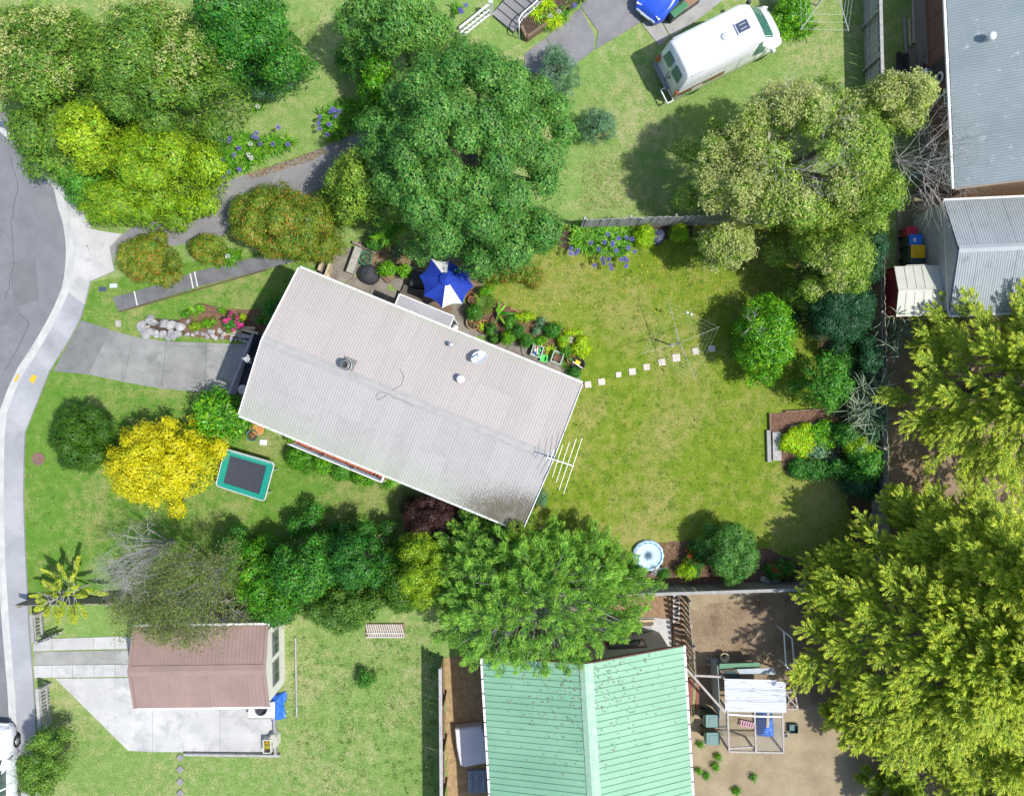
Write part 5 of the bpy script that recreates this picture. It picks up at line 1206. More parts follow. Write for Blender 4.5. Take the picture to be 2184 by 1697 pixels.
# driftwood / stones by the geraniums
for k, (x, y) in enumerate(((45, 1430), (90, 1400), (140, 1440), (75, 1452))):
    p = zat('D3', x, y); rng = np.random.default_rng(k+30)
    b = MB().lathe([(.02, 0), (.15, .03), (.16, .12), (.08, .2), (.01, .21)], (p.x, p.y, 0), 9, sx=1.2, rz=k)
    b.v = [v+Vector(rng.normal(size=3)*.018) for v in b.v]
    tag(b.build('rock', mat('grey_rock', (.33, .33, .33), (.45, .45, .44), 4, .9)), 'small grey rock in the lower right border by red flowers', 'rock', 'rocks by the red flowers')
# street furniture in the berm
p = at(82, 978); tag(MB().lathe([(.30, 0), (.30, .02), (.26, .024), (.01, .024)], (p.x, p.y, .01), 24).build('manhole_cover', mat('rusty_iron', (.22, .13, .10), (.16, .10, .08), 6, .8)), 'round rusty manhole cover beside the round shrub', 'manhole cover')
p = zat('A2', 820, 716); tag(MB().box((p.x, p.y, .03), (.32, .2, .04), -.05).build('meter_box', mat('navy_lid', (.06, .08, .14)), bevel=.01), 'dark rectangular meter lid in the grass by the footpath', 'meter lid')
p = zat('A2', 912, 690); tag(MB().box((p.x, p.y, .06), (.34, .2, .12), .08).build('meter_box', mat('pale_green_lid', (.55, .62, .58)), bevel=.03), 'pale rectangular meter box in the grass by the red tipped bush', 'meter box')
YEL = mat('yellow_road_paint', (.70, .42, .02), (.6, .36, .03), 12, .8)
for k, (x, y, w_, l_, lab) in enumerate(((146, 1424, .10, .34, 'narrow yellow paint mark on the kerb'), (275, 1430, .24, .34, 'wide yellow paint mark on the footpath'))):
    p = zat('A2', x, y); tag(MB().box((p.x, p.y, .106 if k else .118), (w_, l_, .006), R(-28)).build('painted_mark', YEL), lab, 'paint mark')
# power pole in the top left
pb_ = at(98, 300); tag(MB().tube([(pb_.x, pb_.y, -.2), (pb_.x, pb_.y, 8.5)], [.17, .12], 12).build('pole', mat('grey_pole', (.40, .40, .40), (.3, .3, .3), 4, .85)), None)
po_ = [o for o in COL.objects if o.name.startswith('pole') and o.parent is None and o.type == 'MESH'][-1]; po_.name = 'power_pole'
tag(po_, 'grey power pole leaning out of the top left trees', 'power pole')
for k in range(3): MB().bar((pb_.x-.2, pb_.y-.12, 1.6+k*.7), (pb_.x+.2, pb_.y+.12, 1.6+k*.7), .05, .05).build('step_bolt', GALV, po_)
# rocks of the front wall
ROCK = mat('pale_rock', (.42, .41, .40), (.29, .29, .29), 3, .9, fine=.2, stain=((.22, .22, .22), 3, .54, .7), obj=.16, bump=.7)
big = [(235, 555, 70), (390, 510, 78), (535, 545, 70), (665, 540, 70), (760, 590, 62), (375, 650, 66), (265, 690, 62), (450, 690, 52), (545, 700, 56), (645, 680, 52), (740, 700, 70), (360, 450, 50), (830, 590, 40), (300, 615, 45), (690, 740, 45), (215, 610, 40), (600, 745, 40)]
small = [(880, 690, 34), (965, 705, 34), (1030, 665, 48), (1100, 690, 32), (1150, 695, 32), (1240, 660, 52), (1260, 725, 42), (1300, 750, 32), (1185, 735, 28), (1360, 640, 40), (1420, 690, 36), (890, 490, 36), (1530, 770, 34), (1600, 760, 36), (1660, 765, 34), (1730, 785, 40), (1780, 800, 34), (1850, 800, 40), (1840, 760, 30), (1390, 740, 26)]
def rock(D, r, seed, label, group):
    rng = np.random.default_rng(seed); p = at(*D); bm = bmesh.new(); bmesh.ops.create_icosphere(bm, subdivisions=2, radius=1)
    pl_ = [(unit(rng.normal(size=(1, 3)))[0], rng.uniform(.42, .75)) for _ in range(10)]
    for v in bm.verts:
        c = np.array(v.co)
        for nn, dd in pl_:
            e = c @ nn
            if e > dd: c = c-nn*(e-dd)
        v.co = c*(r, r*rng.uniform(.98, 1.02)*.85, r*.72)+rng.normal(size=3)*r*.03
    me = bpy.data.meshes.new('rock'); bm.to_mesh(me); bm.free(); me.materials.append(ROCK)
    o = bpy.data.objects.new('rock', me); COL.objects.link(o); o.location = (p.x, p.y, r*.38); o.rotation_euler = (0, 0, rng.random()*6)
    return tag(o, label, 'rock', group)
for k, (x, y, r_) in enumerate(big): rock(Zc('E8', x, y), r_/3.9/1.763*S*1.5, k, 'large pale rock in the pile beside the driveway', 'large rocks beside the driveway')
for k, (x, y, r_) in enumerate(small): rock(Zc('E8', x, y), r_/3.9/1.763*S*1.4, 50+k, 'smaller grey rock edging the flower bed along the driveway', 'small rocks edging the front bed')
for k, (a, c) in enumerate((((1440, 690), (1700, 670)), ((1520, 655), (1700, 645)), ((1700, 620), (1950, 690)), ((1720, 600), (1900, 610)), ((1540, 715), (1690, 690)), ((1700, 700), (1930, 760)), ((1640, 720), (1840, 745)))):
    p, q = zat('E8', *a), zat('E8', *c); tag(MB().bar(p+Vector((0, 0, .25+.03*(k % 3))), q+Vector((0, 0, .27+.03*(k % 3))), .13, .05).build('plank', PALEWOOD if k < 4 else GREYWOOD), f'tan plank stacked beside the pink roses, {nm[k]} from the bottom left' if k < 4 else f'grey plank stacked below the pink roses, {nm[k-4]} of three', 'plank', 'tan planks by the roses' if k < 4 else 'grey planks by the roses')
# raised bed timbers
for k, (a, c, w_, lab) in enumerate((((75, 248), (82, 500), .17, 'outer grey sleeper of the vegetable bed'), ((142, 262), (146, 488), .38, 'broad weathered board inside the vegetable bed sleeper'), ((85, 112), (90, 262), .05, 'thin edging board at the left of the vegetable bed'), ((205, 100), (600, 75), .06, 'thin edging board along the top of the vegetable bed'), ((248, 218), (500, 192), .08, 'pale plank lying across the vegetable bed'), ((628, 280), (628, 430), .10, 'short brown board right of the vegetable bed'))):
    p, q = zat('D3', *a), zat('D3', *c); tag(MB().bar((p.x, p.y, .09+.005*k), (q.x, q.y, .09+.005*k), w_, .15 if k != 1 else .05).build('bed_board', GREYWOOD if k in (0, 1, 4) else BROWNWOOD), lab, 'board')
# edging of the house border
ed = [zat('C2', *q) for q in ((40, 868), (190, 930), (360, 990), (480, 1045), (575, 1070))]
for k in range(4): tag(MB().bar(ed[k]+Vector((0, 0, .07)), ed[k+1]+Vector((0, 0, .07)), .05, .12).build('edging_board', mat('orange_timber', (.42, .24, .13), (.3, .17, .09), 6, .9)), f'thin tan timber edging between border and back lawn, {nm[k]} counted from the umbrella', 'edging', 'edging boards of the house border')
# trampoline
TZ = .78
tc = [at(480, 956.3, TZ), at(585.6, 987, TZ), at(564, 1068.6, TZ), at(460, 1035, TZ)]
tcx = sum(tc, Vector())/4
tr_ = thing('trampoline', 'rectangular trampoline with green padding and black mat', 'trampoline', (tcx.x, tcx.y, 0))
def rrect(f, z, n=6, rad=.16):
    out = []
    for i in range(4):
        p = tcx+(tc[i]-tcx)*f; a = (tcx+(tc[i-1]-tcx)*f-p).normalized(); c = (tcx+(tc[(i+1) % 4]-tcx)*f-p).normalized()
        for k in range(n+1):
            t_ = k/n; q = (p+a*rad)*(1-t_)**2+p*2*t_*(1-t_)+(p+c*rad)*t_*t_; out.append(Vector((q.x, q.y, z)))
    return out
fr = rrect(1.0, TZ); MB().tube(fr+[fr[0]], .025, 8, False).build('frame', mat('pale_steel', (.6, .62, .63), None, 5, .4), tr_, True)
PADM = plastic('green_vinyl', (.012, .27, .20)); i0, i1 = rrect(.965, TZ+.035), rrect(.735, TZ+.02, rad=.03)
def ring(a, c, m, name, dz=.03):
    n = len(a); vs = a+c+[v-Vector((0, 0, dz)) for v in a]+[v-Vector((0, 0, dz)) for v in c]
    fs = []
    for k in range(n):
        j = (k+1) % n; fs += [(k, j, n+j, n+k), (2*n+k, 3*n+k, 3*n+j, 2*n+j), (k, 2*n+k, 2*n+j, j), (n+k, n+j, 3*n+j, 3*n+k)]
    return MB().add(vs, fs).build(name, m, tr_)
ring(i0, i1, PADM, 'pad')
mt_ = rrect(.75, TZ-.02, rad=.03); n = len(mt_); vs = list(mt_)+[Vector((tcx.x+(v.x-tcx.x)*.5, tcx.y+(v.y-tcx.y)*.5, TZ-.05)) for v in mt_]+[Vector((tcx.x, tcx.y, TZ-.06))]
MB().add(vs, [(k, (k+1) % n, n+(k+1) % n, n+k) for k in range(n)]+[(n+k, n+(k+1) % n, 2*n) for k in range(n)]).build('mat', mat('black_mesh', (.035, .04, .055), (.045, .05, .065), 9, .7), tr_, True)
a, c = tc[0].lerp(tc[1], .12), tc[0].lerp(tc[1], .95); off = Vector((.10, .26, 0))*.45
for k in range(24):
    p = a.lerp(c, k/23); MB().tube([p+Vector((.005, .01, .03)), p-Vector((-.03, .12, -.02))], .014, 5).build('spring', mat('white_tube', (.7, .7, .7)), tr_)
for f in (.2, .8):
    for i, j in ((0, 3), (1, 2)):
        p = tc[i].lerp(tc[j], f); MB().tube([(p.x, p.y, TZ), (p.x, p.y, .02)], .025, 8).build('leg', MATS['pale_steel'], tr_)

# ------------------------------------------------------------------ neighbours' things
# second clothesline at the top edge
hb = at(1742, 12); hz = 1.9; h2 = thing('rotary_clothesline', 'rotary clothesline cut by the top edge right of the van', 'clothesline', (hb.x, hb.y, 0))
MB().tube([(hb.x, hb.y, -.1), (hb.x, hb.y, hz)], .035, 8).build('post', ALU, h2)
tp = [zat('D1', 340, 240, hz), zat('D1', 722, 250, hz), zat('D1', 770, -120, hz), zat('D1', 330, -120, hz)]; hh = Vector((hb.x, hb.y, hz-.05))
for k in range(4):
    MB().tube([hh, tp[k]], .022, 6).build('arm', MATS['arm_tube'], h2)
    for f in (.98, .82, .66): MB().tube([hh.lerp(tp[k], f), hh.lerp(tp[(k+1) % 4], f)], .005, 4).build('line', LINE, h2)
# planks beside the brown house
for k, (a, c, w_, lab) in enumerate((((803, 0), (800, 560), .20, 'widest pale plank lying beside the brown house'), ((868, -30), (865, 560), .24, 'greenish plank against the lattice of the brown house'), ((665, 245), (690, 690), .10, 'thin grey plank nearest the wheelbarrow'), ((728, 265), (740, 600), .12, 'short tan plank between longer ones by the wheelbarrow'), ((868, 560), (872, 920), .16, 'white board lying against the lattice'))):
    p, q = zat('E7', *a), zat('E7', *c); tag(MB().bar((p.x, p.y, .06+.012*k), (q.x, q.y, .06+.012*k), w_, .05).build('plank', [PALEWOOD, PALEWOOD, GREYWOOD, PALEWOOD, WHITE][k]), lab, 'plank')
p, q = zat('E7', 765, 620), zat('E7', 770, 1010); tag(MB().bar((p.x, p.y, .03), (q.x, q.y, .03), .42, .04).build('board_sheet', mat('particle_board', (.30, .22, .15), (.24, .17, .12), 6, .9)), 'brown sheet of board lying beside the wheelbarrow', 'board')
p = zat('E7', 655, 850, .5); o = thing('wheelbarrow', 'black wheelbarrow standing beside planks at the brown house', 'wheelbarrow', (p.x, p.y, 0), R(90))
tb = MB(); L_ = [(-.42, .30, .30), (.42, .22, .30), (-.52, .36, .56), (.52, .30, .56)]
tb.add([(-.36, -.22, .30), (.32, -.17, .30), (.32, .17, .30), (-.36, .22, .30), (-.52, -.33, .56), (.55, -.27, .56), (.55, .27, .56), (-.52, .33, .56), (-.49, -.30, .56), (.52, -.24, .56), (.52, .24, .56), (-.49, .30, .56), (-.34, -.20, .32), (.30, -.15, .32), (.30, .15, .32), (-.34, .20, .32)],
       [(3, 2, 1, 0), (0, 1, 5, 4), (1, 2, 6, 5), (2, 3, 7, 6), (3, 0, 4, 7), (4, 5, 9, 8), (5, 6, 10, 9), (6, 7, 11, 10), (7, 4, 8, 11), (8, 9, 13, 12), (9, 10, 14, 13), (10, 11, 15, 14), (11, 8, 12, 15), (12, 13, 14, 15)]).build('tray', BLK, o, local=True)
for s in (-1, 1):
    MB().tube([(.62, s*.05, .2), (-.3, s*.24, .32), (-.95, s*.28, .5)], .018, 6).build('handle', GALV, o, local=True)
    MB().tube([(-.3, s*.24, .3), (-.4, s*.24, 0)], .018, 6).build('leg', GALV, o, local=True)
MB().lathe([(.1, -.04), (.19, -.04), (.19, .04), (.1, .04)], (0, 0, 0), 16).xf(Matrix.Translation((.62, 0, .19)) @ Matrix.Rotation(R(90), 4, 'X')).build('wheel', TYRE, o, True, True)
# small pergola over the door
c_ = [zat('D1', 1200, 660, 1.2), zat('D1', 1340, 550, 2.1), zat('D1', 1475, 545, 2.3), zat('D1', 1345, 745, 2.1)]
pg = thing('porch_stair', 'slatted timber stair and landing at the brown house door', 'stairs', zat('D1', 1340, 640))
p0, p1 = zat('D1', 1180, 665, .1), zat('D1', 1350, 560, 1.3); q0, q1 = zat('D1', 1230, 790, .1), zat('D1', 1355, 720, 1.3)
for k in range(8):
    f = (k+.5)/8; a, c = p0.lerp(p1, f), q0.lerp(q1, f); MB().bar(a, c, .12, .04).build('tread', GREYWOOD, pg)
MB().bar(p0, p1, .06, .18).bar(q0, q1, .06, .18).build('stringer', GREYWOOD, pg)
for k in range(6):
    a, c = zat('D1', 1350+k*22, 552, 1.3), zat('D1', 1352+k*22, 735, 1.3); MB().bar(a, c, .07, .04).build('landing_board', GREYWOOD, pg)
for a in ((1340, 550), (1345, 735)):
    p = zat('D1', *a, 2.1); MB().tube([(p.x, p.y, 0), (p.x, p.y, 2.1)], .045, 6).build('post', WHITE, pg)
a, c = zat('D1', 1340, 550, 2.1), zat('D1', 1348, 745, 2.1); MB().bar(a, c, .06, .06).build('hand_rail', WHITE, pg)
# small hose reel near lattice
p = zat('D1', 1260, 1400, .3); o = thing('hose_reel', 'pale green hose reel by the lattice under the brown house', 'hose reel', (p.x, p.y, 0), .6)
MB().lathe([(.20, -.12), (.22, -.1), (.10, -.08), (.10, .08), (.22, .1), (.20, .12)], (0, 0, 0), 16).xf(Matrix.Translation((0, 0, .24)) @ Matrix.Rotation(R(90), 4, 'X')).build('reel', plastic('mint_plastic', (.35, .50, .42)), o, True, True)
MB().box((0, 0, .05), (.5, .3, .05)).build('stand', plastic('mint_plastic', (.35, .50, .42)), o, local=True)
# steps, railing at the top
sp0 = thing('concrete_steps', 'flight of concrete steps with dark edges at the top edge', 'steps', at(1090, 30))
for k in range(7):
    a, c = zat('B1', 1960+k*44-20, 95-k*42, 0), zat('B1', 2110+k*44, 235-k*42, 0)
    MB().bar((a.x, a.y, .08+.09*k), (c.x, c.y, .08+.09*k), .50, .16+.18*k if False else .17).build('step', NDRIVE, sp0)
    d = (c-a).normalized(); nrm = Vector((d.y, -d.x, 0))
    MB().bar((a.x-nrm.x*.25, a.y-nrm.y*.25, .17+.09*k), (c.x-nrm.x*.25, c.y-nrm.y*.25, .17+.09*k), .03, .02).build('step_edge', BLK, sp0)
rl = thing('balustrade', 'white timber balustrade beside the concrete steps', 'railing', zat('B1', 1780, 130))
a, c = zat('B1', 1650, 225, 1.0), zat('B1', 1900, 25, 1.0)
for z in (1.0, .55, .15): MB().bar((a.x, a.y, z), (c.x, c.y, z), .08, .07).build('rail', WHITE, rl)
for k in range(9): p = a.lerp(c, k/8); MB().box((p.x, p.y, .5), (.05, .05, 1.0)).build('baluster', WHITE, rl)
MB().box((c.x, c.y, .6), (.18, .18, 1.2)).build('post', WHITE, rl)
rl = thing('hand_rail', 'curved white metal hand rail right of the concrete steps', 'railing', zat('C1', 120, 200))
pts = [zat('C1', *q, .95) for q in ((112, 225), (108, 160), (140, 105), (220, 40), (290, -30))]
MB().tube(pts, .03, 8).build('rail', WHITE, rl, True); MB().tube([Vector((p.x, p.y, .5)) for p in pts], .018, 6).build('rail', WHITE, rl, True)
for p in pts: MB().tube([(p.x, p.y, 0), (p.x, p.y, .95)], .022, 6).build('post', WHITE, rl)
pb2 = [zat('C1', *q) for q in ((130, 240), (170, 330), (330, 220), (470, 120), (640, 0), (700, -80), (300, -80), (120, 180))]
pk = thing('planter_bed', 'raised planter of yellow green plants beside the steps', 'planter', zat('C1', 300, 150))
MB().prism(pb2, 0, .28).build('soil', SOIL, pk)
for i, j in ((0, 1), (1, 2)): MB().bar(pb2[i]+Vector((0, 0, .2)), pb2[j]+Vector((0, 0, .2)), .12, .42).build('edge_wall', BROWNWOOD, pk)
# dark green tub and tray next to the blue car
p = zat('E6', 1720, 280, .5); o = thing('green_bin', 'dark green open bin beside the blue car', 'bin', (p.x, p.y, 0), R(38))
MB().add([(-.3, -.25, 0), (.3, -.25, 0), (.3, .25, 0), (-.3, .25, 0), (-.4, -.32, .75), (.4, -.32, .75), (.4, .32, .75), (-.4, .32, .75)], [(3, 2, 1, 0), (0, 1, 5, 4), (1, 2, 6, 5), (2, 3, 7, 6), (3, 0, 4, 7), (4, 5, 6, 7)]).build('body', PB, o, local=True)
MB().box((.05, -.2, .8), (.85, .3, .05)).build('lid', plastic('mid_green_plastic', (.07, .22, .10)), o, local=True, bevel=.02)
p = zat('E6', 2120, 60, .3); o = thing('planter_box', 'black planter tray of soil by the green bin', 'planter', (p.x, p.y, .02), R(35))
MB().box((0, 0, .12), (.95, .45, .24)).build('box', BPOT, o, local=True, bevel=.02); MB().box((0, 0, .245), (.85, .36, .02)).build('soil', mat('brown_chip', (.3, .19, .11), None, 12, .9, fine=.4), o, local=True)
# table with drum, tarp and planter by the brown garage
p = zat('E5', 540, 470, .6); o = thing('outdoor_table', 'white slatted bench below the brown garage eave', 'table', (p.x, p.y, 0))
for k in range(6): MB().box((-.50+k*.2, 0, .55), (.17, .75, .03)).build('slat', WHITE, o, local=True)
MB().box((0, -.36, .57), (1.2, .06, .05)).build('rail', GREYWOOD, o, local=True)
for x in (-.5, .5):
    for y in (-.3, .3): MB().box((x, y, .27), (.06, .06, .54)).build('leg', WHITE, o, local=True)
q = zat('E5', 515, 455, .85); o = thing('fan_unit', 'round dark grey fan drum on the white bench', 'fan', (q.x, q.y, .575))
MB().lathe([(.26, 0), (.28, .10), (.28, .22), (.25, .24), (.22, .20), (.21, .06), (.06, .05), (.05, .09), (.01, .1)], (0, 0, 0), 28).build('drum', mat('dark_grey_plastic', (.07, .075, .085), None, 5, .5), o, True, True)
for k in range(5): MB().box((.12*math.cos(k*1.257), .12*math.sin(k*1.257), .10), (.16, .07, .012), k*1.257).build('blade', BPOT, o, local=True)
# blue tarp
rng = np.random.default_rng(5); tcs = [zat('E5', *q) for q in ((800, 90), (1150, 0), (1150, 430), (1180, 520), (1080, 630), (800, 715))]
nx, ny = 14, 26; A, B = zat('E5', 800, 60), zat('E5', 1150, -10); C, D_ = zat('E5', 1120, 640), zat('E5', 795, 720)
b = MB()
for j in range(ny+1):
    for i in range(nx+1):
        u, v = i/nx, j/ny; p = A.lerp(B, u).lerp(D_.lerp(C, u), v)
        hgt = .42*math.sin(PI*min(1, u*1.15))**.5*math.sin(PI*min(1, .06+v*.94))**.4 if 0 < u < 1 and 0 < v < 1 else .02
        b.v.append(Vector((p.x+(.05*math.sin(v*9) if u == 1 else 0), p.y, max(.02, hgt+.045*math.sin(u*9+v*14)+.03*math.sin(u*17-v*21)+rng.normal()*.012))))
for j in range(ny):
    for i in range(nx): k = j*(nx+1)+i; b.f.append((k, k+1, k+nx+2, k+nx+1))
TARP = mat('blue_tarp', (.035, .16, .62), (.03, .13, .52), 4, .35, fine=.05, bump=0)
tag(b.build('tarpaulin', TARP, smooth=True), 'crumpled bright blue tarpaulin at the corner of the brown garage', 'tarpaulin')
# cream planter
p = zat('E5', 680, 1340, .4); o = thing('trough_planter', 'cream trough planter of colourful flowers on the apron corner', 'planter', (p.x, p.y, .03), R(2))
IV = mat('ivory_plastic', (.62, .62, .52), (.55, .55, .46), 3, .5)
b = MB()
for s in (-1, 1): b.box((s*.17, 0, .2), (.03, .60, .4)); b.box((0, s*.29, .201), (.31, .03, .4))
b.build('box', IV, o, local=True); MB().box((0, 0, .28), (.31, .55, .02)).build('soil', SOIL, o, local=True)
rng = np.random.default_rng(2); Q = np.stack([rng.uniform(-.12, .12, 160), rng.uniform(-.12, .24, 160), np.full(160, .33)], 1)+np.array([p.x, p.y, .03]); leaves('flowers', Q, rng.normal(size=(160, 3))+np.array([0, 0, 1]), .07, .05, leafmat('mixed_petal', [(.7, .1, .05), (.7, .45, .03), (.2, .4, .05)]), o, rng)
q0 = zat('E5', 800, 1150, .2); b = MB()
pts = [(-.25, .05), (.02, .42), (.18, .45), (.36, .30), (.38, -.10), (.2, -.38), (.12, -.30), (.1, .0)]
vs = [(q0.x+x-.02, q0.y+y-.1, .03) for x, y in pts]+[(q0.x+x*.7, q0.y+y*.75-.08, .36+.1*x) for x, y in pts]
n = len(pts); b.add(vs, [tuple(range(n, 2*n))]+[(i, (i+1) % n, n+(i+1) % n, n+i) for i in range(n)])
tag(b.build('canvas_cover', mat('fawn_canvas', (.48, .48, .39), (.40, .40, .32), 4, .8), bevel=.02), 'folded fawn canvas beside the cream trough planter', 'canvas')
fw = [zat('A4', 2200, 1070), zat('A4', 2208, 1352)]
tag(MB().bar(fw[0]+Vector((0, 0, .12)), fw[1]+Vector((0, 0, .12)), .10, .26).build('retaining_board', GREYWOOD), 'grey retaining board at the right end of the apron', 'board')
a, c = zat('A4', 1480, 1352), zat('A4', 2240, 1362); tag(MB().bar(a+Vector((0, 0, .10)), c+Vector((0, 0, .10)), .10, .22).build('retaining_board', GREYWOOD), 'long grey retaining board along the foot of the apron', 'board')
a, c = zat('B4', 345, 430), zat('B4', 355, 1060); tag(MB().bar(a+Vector((0, 0, .04)), c+Vector((0, 0, .04)), .06, .09).build('edging_board', GREYWOOD), 'thin grey edging strip in the lawn right of the garage', 'edging')
# white covered pool and pallet
cs = [zat('B4', *q, .5) for q in ((1612, 1160), (1825, 1135), (1850, 1200), (1872, 1430), (1690, 1465), (1655, 1450), (1625, 1300)) ]
cc = sum(cs, Vector())/len(cs); o = thing('covered_spa', 'white cover stretched over a spa beside the green roof', 'spa', (cc.x, cc.y, 0))
n = len(cs); b = MB(); b.add([(v.x, v.y, .05) for v in cs]+[(v.x, v.y, .5) for v in cs]+[(cc.x+(v.x-cc.x)*.93, cc.y+(v.y-cc.y)*.93, .56) for v in cs]+[(cc.x-.1, cc.y, .60)], [(i, (i+1) % n, n+(i+1) % n, n+i) for i in range(n)]+[(n+i, n+(i+1) % n, 2*n+(i+1) % n, 2*n+i) for i in range(n)]+[(2*n+i, 2*n+(i+1) % n, 3*n) for i in range(n)])
b.build('cover', mat('white_vinyl', (.66, .65, .67), (.60, .59, .62), 1.5, .5, fine=.03, bump=0), o, bevel=.02)
p = zat('B4', 1790, 1585, .2); o = thing('pallet', 'bluish grey wooden pallet below the white spa cover', 'pallet', (p.x, p.y, 0), R(2))
for k in range(8): MB().box((-.36+k*.105, 0, .17), (.085, 1.0, .025)).build('slat', mat('blue_grey_timber', (.30, .36, .43), (.20, .25, .32), 6, .9, obj=.2), o, local=True)
for y in (-.45, 0, .45): MB().box((0, y, .09), (.82, .1, .12)).build('bearer', MATS['blue_grey_timber'], o, local=True)
# poultry yard
CZ = 1.5
cr = thing('chicken_coop', 'ramshackle chicken coop with white iron roof and netted run', 'coop', zat('E4', 1030, 1000))
rc = [zat('E4', *q, CZ) for q in ((605, 555), (1440, 560), (1450, 1000), (618, 1003))]
WIR = mat('white_coop_iron', (.68, .70, .74), (.60, .62, .66), 2, .5, fine=.05, bump=0, stretch=(1, 7, 1), stain=((.16, .12, .10), 2.2, .555, .9))
# roof of separate corrugated sheets running left-right
n = 3
for k in range(n):
    a, c = rc[0].lerp(rc[3], k/n), rc[0].lerp(rc[3], (k+1)/n+.02); e = rc[1].lerp(rc[2], k/n); m_ = 36
    b = MB(); ex_ = (e-a); dy = (c-a)
    for i in range(m_+1):
        q = a+dy*(i/m_); zz = .02*math.cos(i*PI/3)+.004*(k % 2)
        cut = -.14 if (k == 0 and i < 6) else 0
        b.v += [q+Vector((0, 0, zz)), q+ex_*(1+cut)+Vector((0, 0, zz+.12))]
    for i in range(m_): b.f.append((2*i, 2*i+1, 2*i+3, 2*i+2))
    b.build('roof_sheet', WIR, cr)
TIM = mat('coop_timber', (.46, .42, .38), (.34, .30, .27), 6, .9)
run = [zat('E4', *q, CZ) for q in ((650, 1003), (1410, 1003), (1425, 1580), (672, 1565))]
b = [(run[0], run[3]), (run[1], run[2]), (run[3], run[2]), (run[0].lerp(run[1], .49), run[3].lerp(run[2], .49)), (zat('E4', 655, 1045, CZ), zat('E4', 1030, 1072, CZ)), (zat('E4', 1040, 1072, CZ), zat('E4', 1400, 1078, CZ)), (zat('E4', 672, 1515, CZ-.1), zat('E4', 1040, 1500, CZ-.1))]
for k, (a, c) in enumerate(b): a, c = a+Vector((0, 0, .005*k)), c+Vector((0, 0, .005*k)); MB().bar(a, c, .07, .06).build('beam', [TIM, TIM, TIM, TIM, WHITE, WHITE, TIM][k], cr)
for q in (run[0], run[1], run[2], run[3], run[3].lerp(run[2], .49), rc[0], rc[1]): MB().box((q.x, q.y, CZ/2), (.07, .07, CZ-.04)).build('post', TIM, cr)
a, c = zat('E4', 505, 370, 1.2), zat('E4', 540, 1100, 1.2); MB().add([(a.x, a.y, 0), (c.x, c.y, 0), (c.x, c.y, 1.25), (a.x, a.y, 1.25), (a.x+.03, a.y, 0), (c.x+.03, c.y, 0), (c.x+.03, c.y, 1.25), (a.x+.03, a.y, 1.25)], [(0, 1, 2, 3), (7, 6, 5, 4), (3, 2, 6, 7), (0, 4, 5, 1), (0, 3, 7, 4), (1, 5, 6, 2)]).build('side_sheet', mat('blue_grey_iron', (.22, .28, .31), (.28, .34, .36), 3, .6), cr)
for k, (q, z, m_) in enumerate((((((540, 350), (1100, 335), (1110, 400), (535, 430))), 1.0, mat('dark_green_iron', (.08, .20, .11), (.10, .24, .13), 3, .6)), (((775, 425), (1290, 408), (1330, 500), (815, 490)), 1.15, mat('zinc_sheet', (.36, .40, .44), (.30, .34, .38), 3, .5)), (((540, 440), (760, 425), (880, 545), (605, 550)), 1.1, BROWNWOOD))):
    P = [zat('E4', *x, z) for x in q]; MB().prism(P, z-.03, z).build('roof_sheet', m_, cr)
P = [zat('E4', *x, 1.13) for x in ((590, 452), (750, 445), (835, 540), (650, 540))]; MB().prism(P, 1.12, 1.135).build('pane', GL, cr)
bb = MB(); W_ = mat('wire_netting', (.35, .36, .36), None, 5, .6)
def net(p, q, r_, s, nu, nv, out):
    for i in range(nu+1): out.tube([p.lerp(q, i/nu), s.lerp(r_, i/nu)], .003, 3, False)
    for j in range(nv+1): out.tube([p.lerp(s, j/nv), q.lerp(r_, j/nv)], .003, 3, False)
g0 = [Vector((q.x, q.y, .05)) for q in run]
net(run[3], run[2], g0[2], g0[3], 22, 14, bb); net(run[1], run[2], g0[2], g0[1], 18, 14, bb); net(run[0], run[3], g0[3], g0[0], 18, 14, bb); net(run[0].lerp(run[1], .5), run[1], run[2], run[3].lerp(run[2], .5), 14, 18, bb)
tag(bb.build('wire_netting', W_, cr), kind='stuff')
# tarp inside the run
rng = np.random.default_rng(9); b = MB(); A, B, C, D_ = [zat('E4', *q) for q in ((1050, 980), (1260, 980), (1290, 1360), (1040, 1340))]; nx, ny = 10, 16
for j in range(ny+1):
    for i in range(nx+1):
        u, v = i/nx, j/ny; p = A.lerp(B, u).lerp(D_.lerp(C, u), v); e = min(u, 1-u, v, 1-v)
        b.v.append(Vector((p.x, p.y, .03+.5*min(1, e*4)**.7+.05*math.sin(u*8+v*11)+rng.normal()*.012)))
for j in range(ny):
    for i in range(nx): k = j*(nx+1)+i; b.f.append((k, k+1, k+nx+2, k+nx+1))
tag(b.build('tarpaulin', TARP, smooth=True), 'blue tarpaulin heaped inside the netted chicken run', 'tarpaulin')
p, q = zat('E4', 1215, 1010, .6), zat('E4', 1205, 1230, .6); tag(MB().bar(p, q, .12, .04).build('plank', PALEWOOD), 'pale plank lying on the blue tarpaulin in the run', 'plank')
p = zat('E4', 925, 1195, .2); o = thing('pink_crate', 'faded pink plastic rack lying in the chicken run', 'rack', (p.x, p.y, .02), R(-12))
for k in range(6): MB().box((-.27+k*.11, 0, .12), (.05, .26, .05)).build('bar', plastic('pink_plastic', (.62, .34, .42)), o, local=True)
for s in (-.11, .11): MB().box((0, s, .09), (.68, .04, .05)).build('side_rail', plastic('pink_plastic', (.62, .34, .42)), o, local=True)
p = zat('E4', 607, 262, .3); o = thing('bucket', 'cream round bucket on the poultry yard dirt', 'bucket', (p.x, p.y, 0))
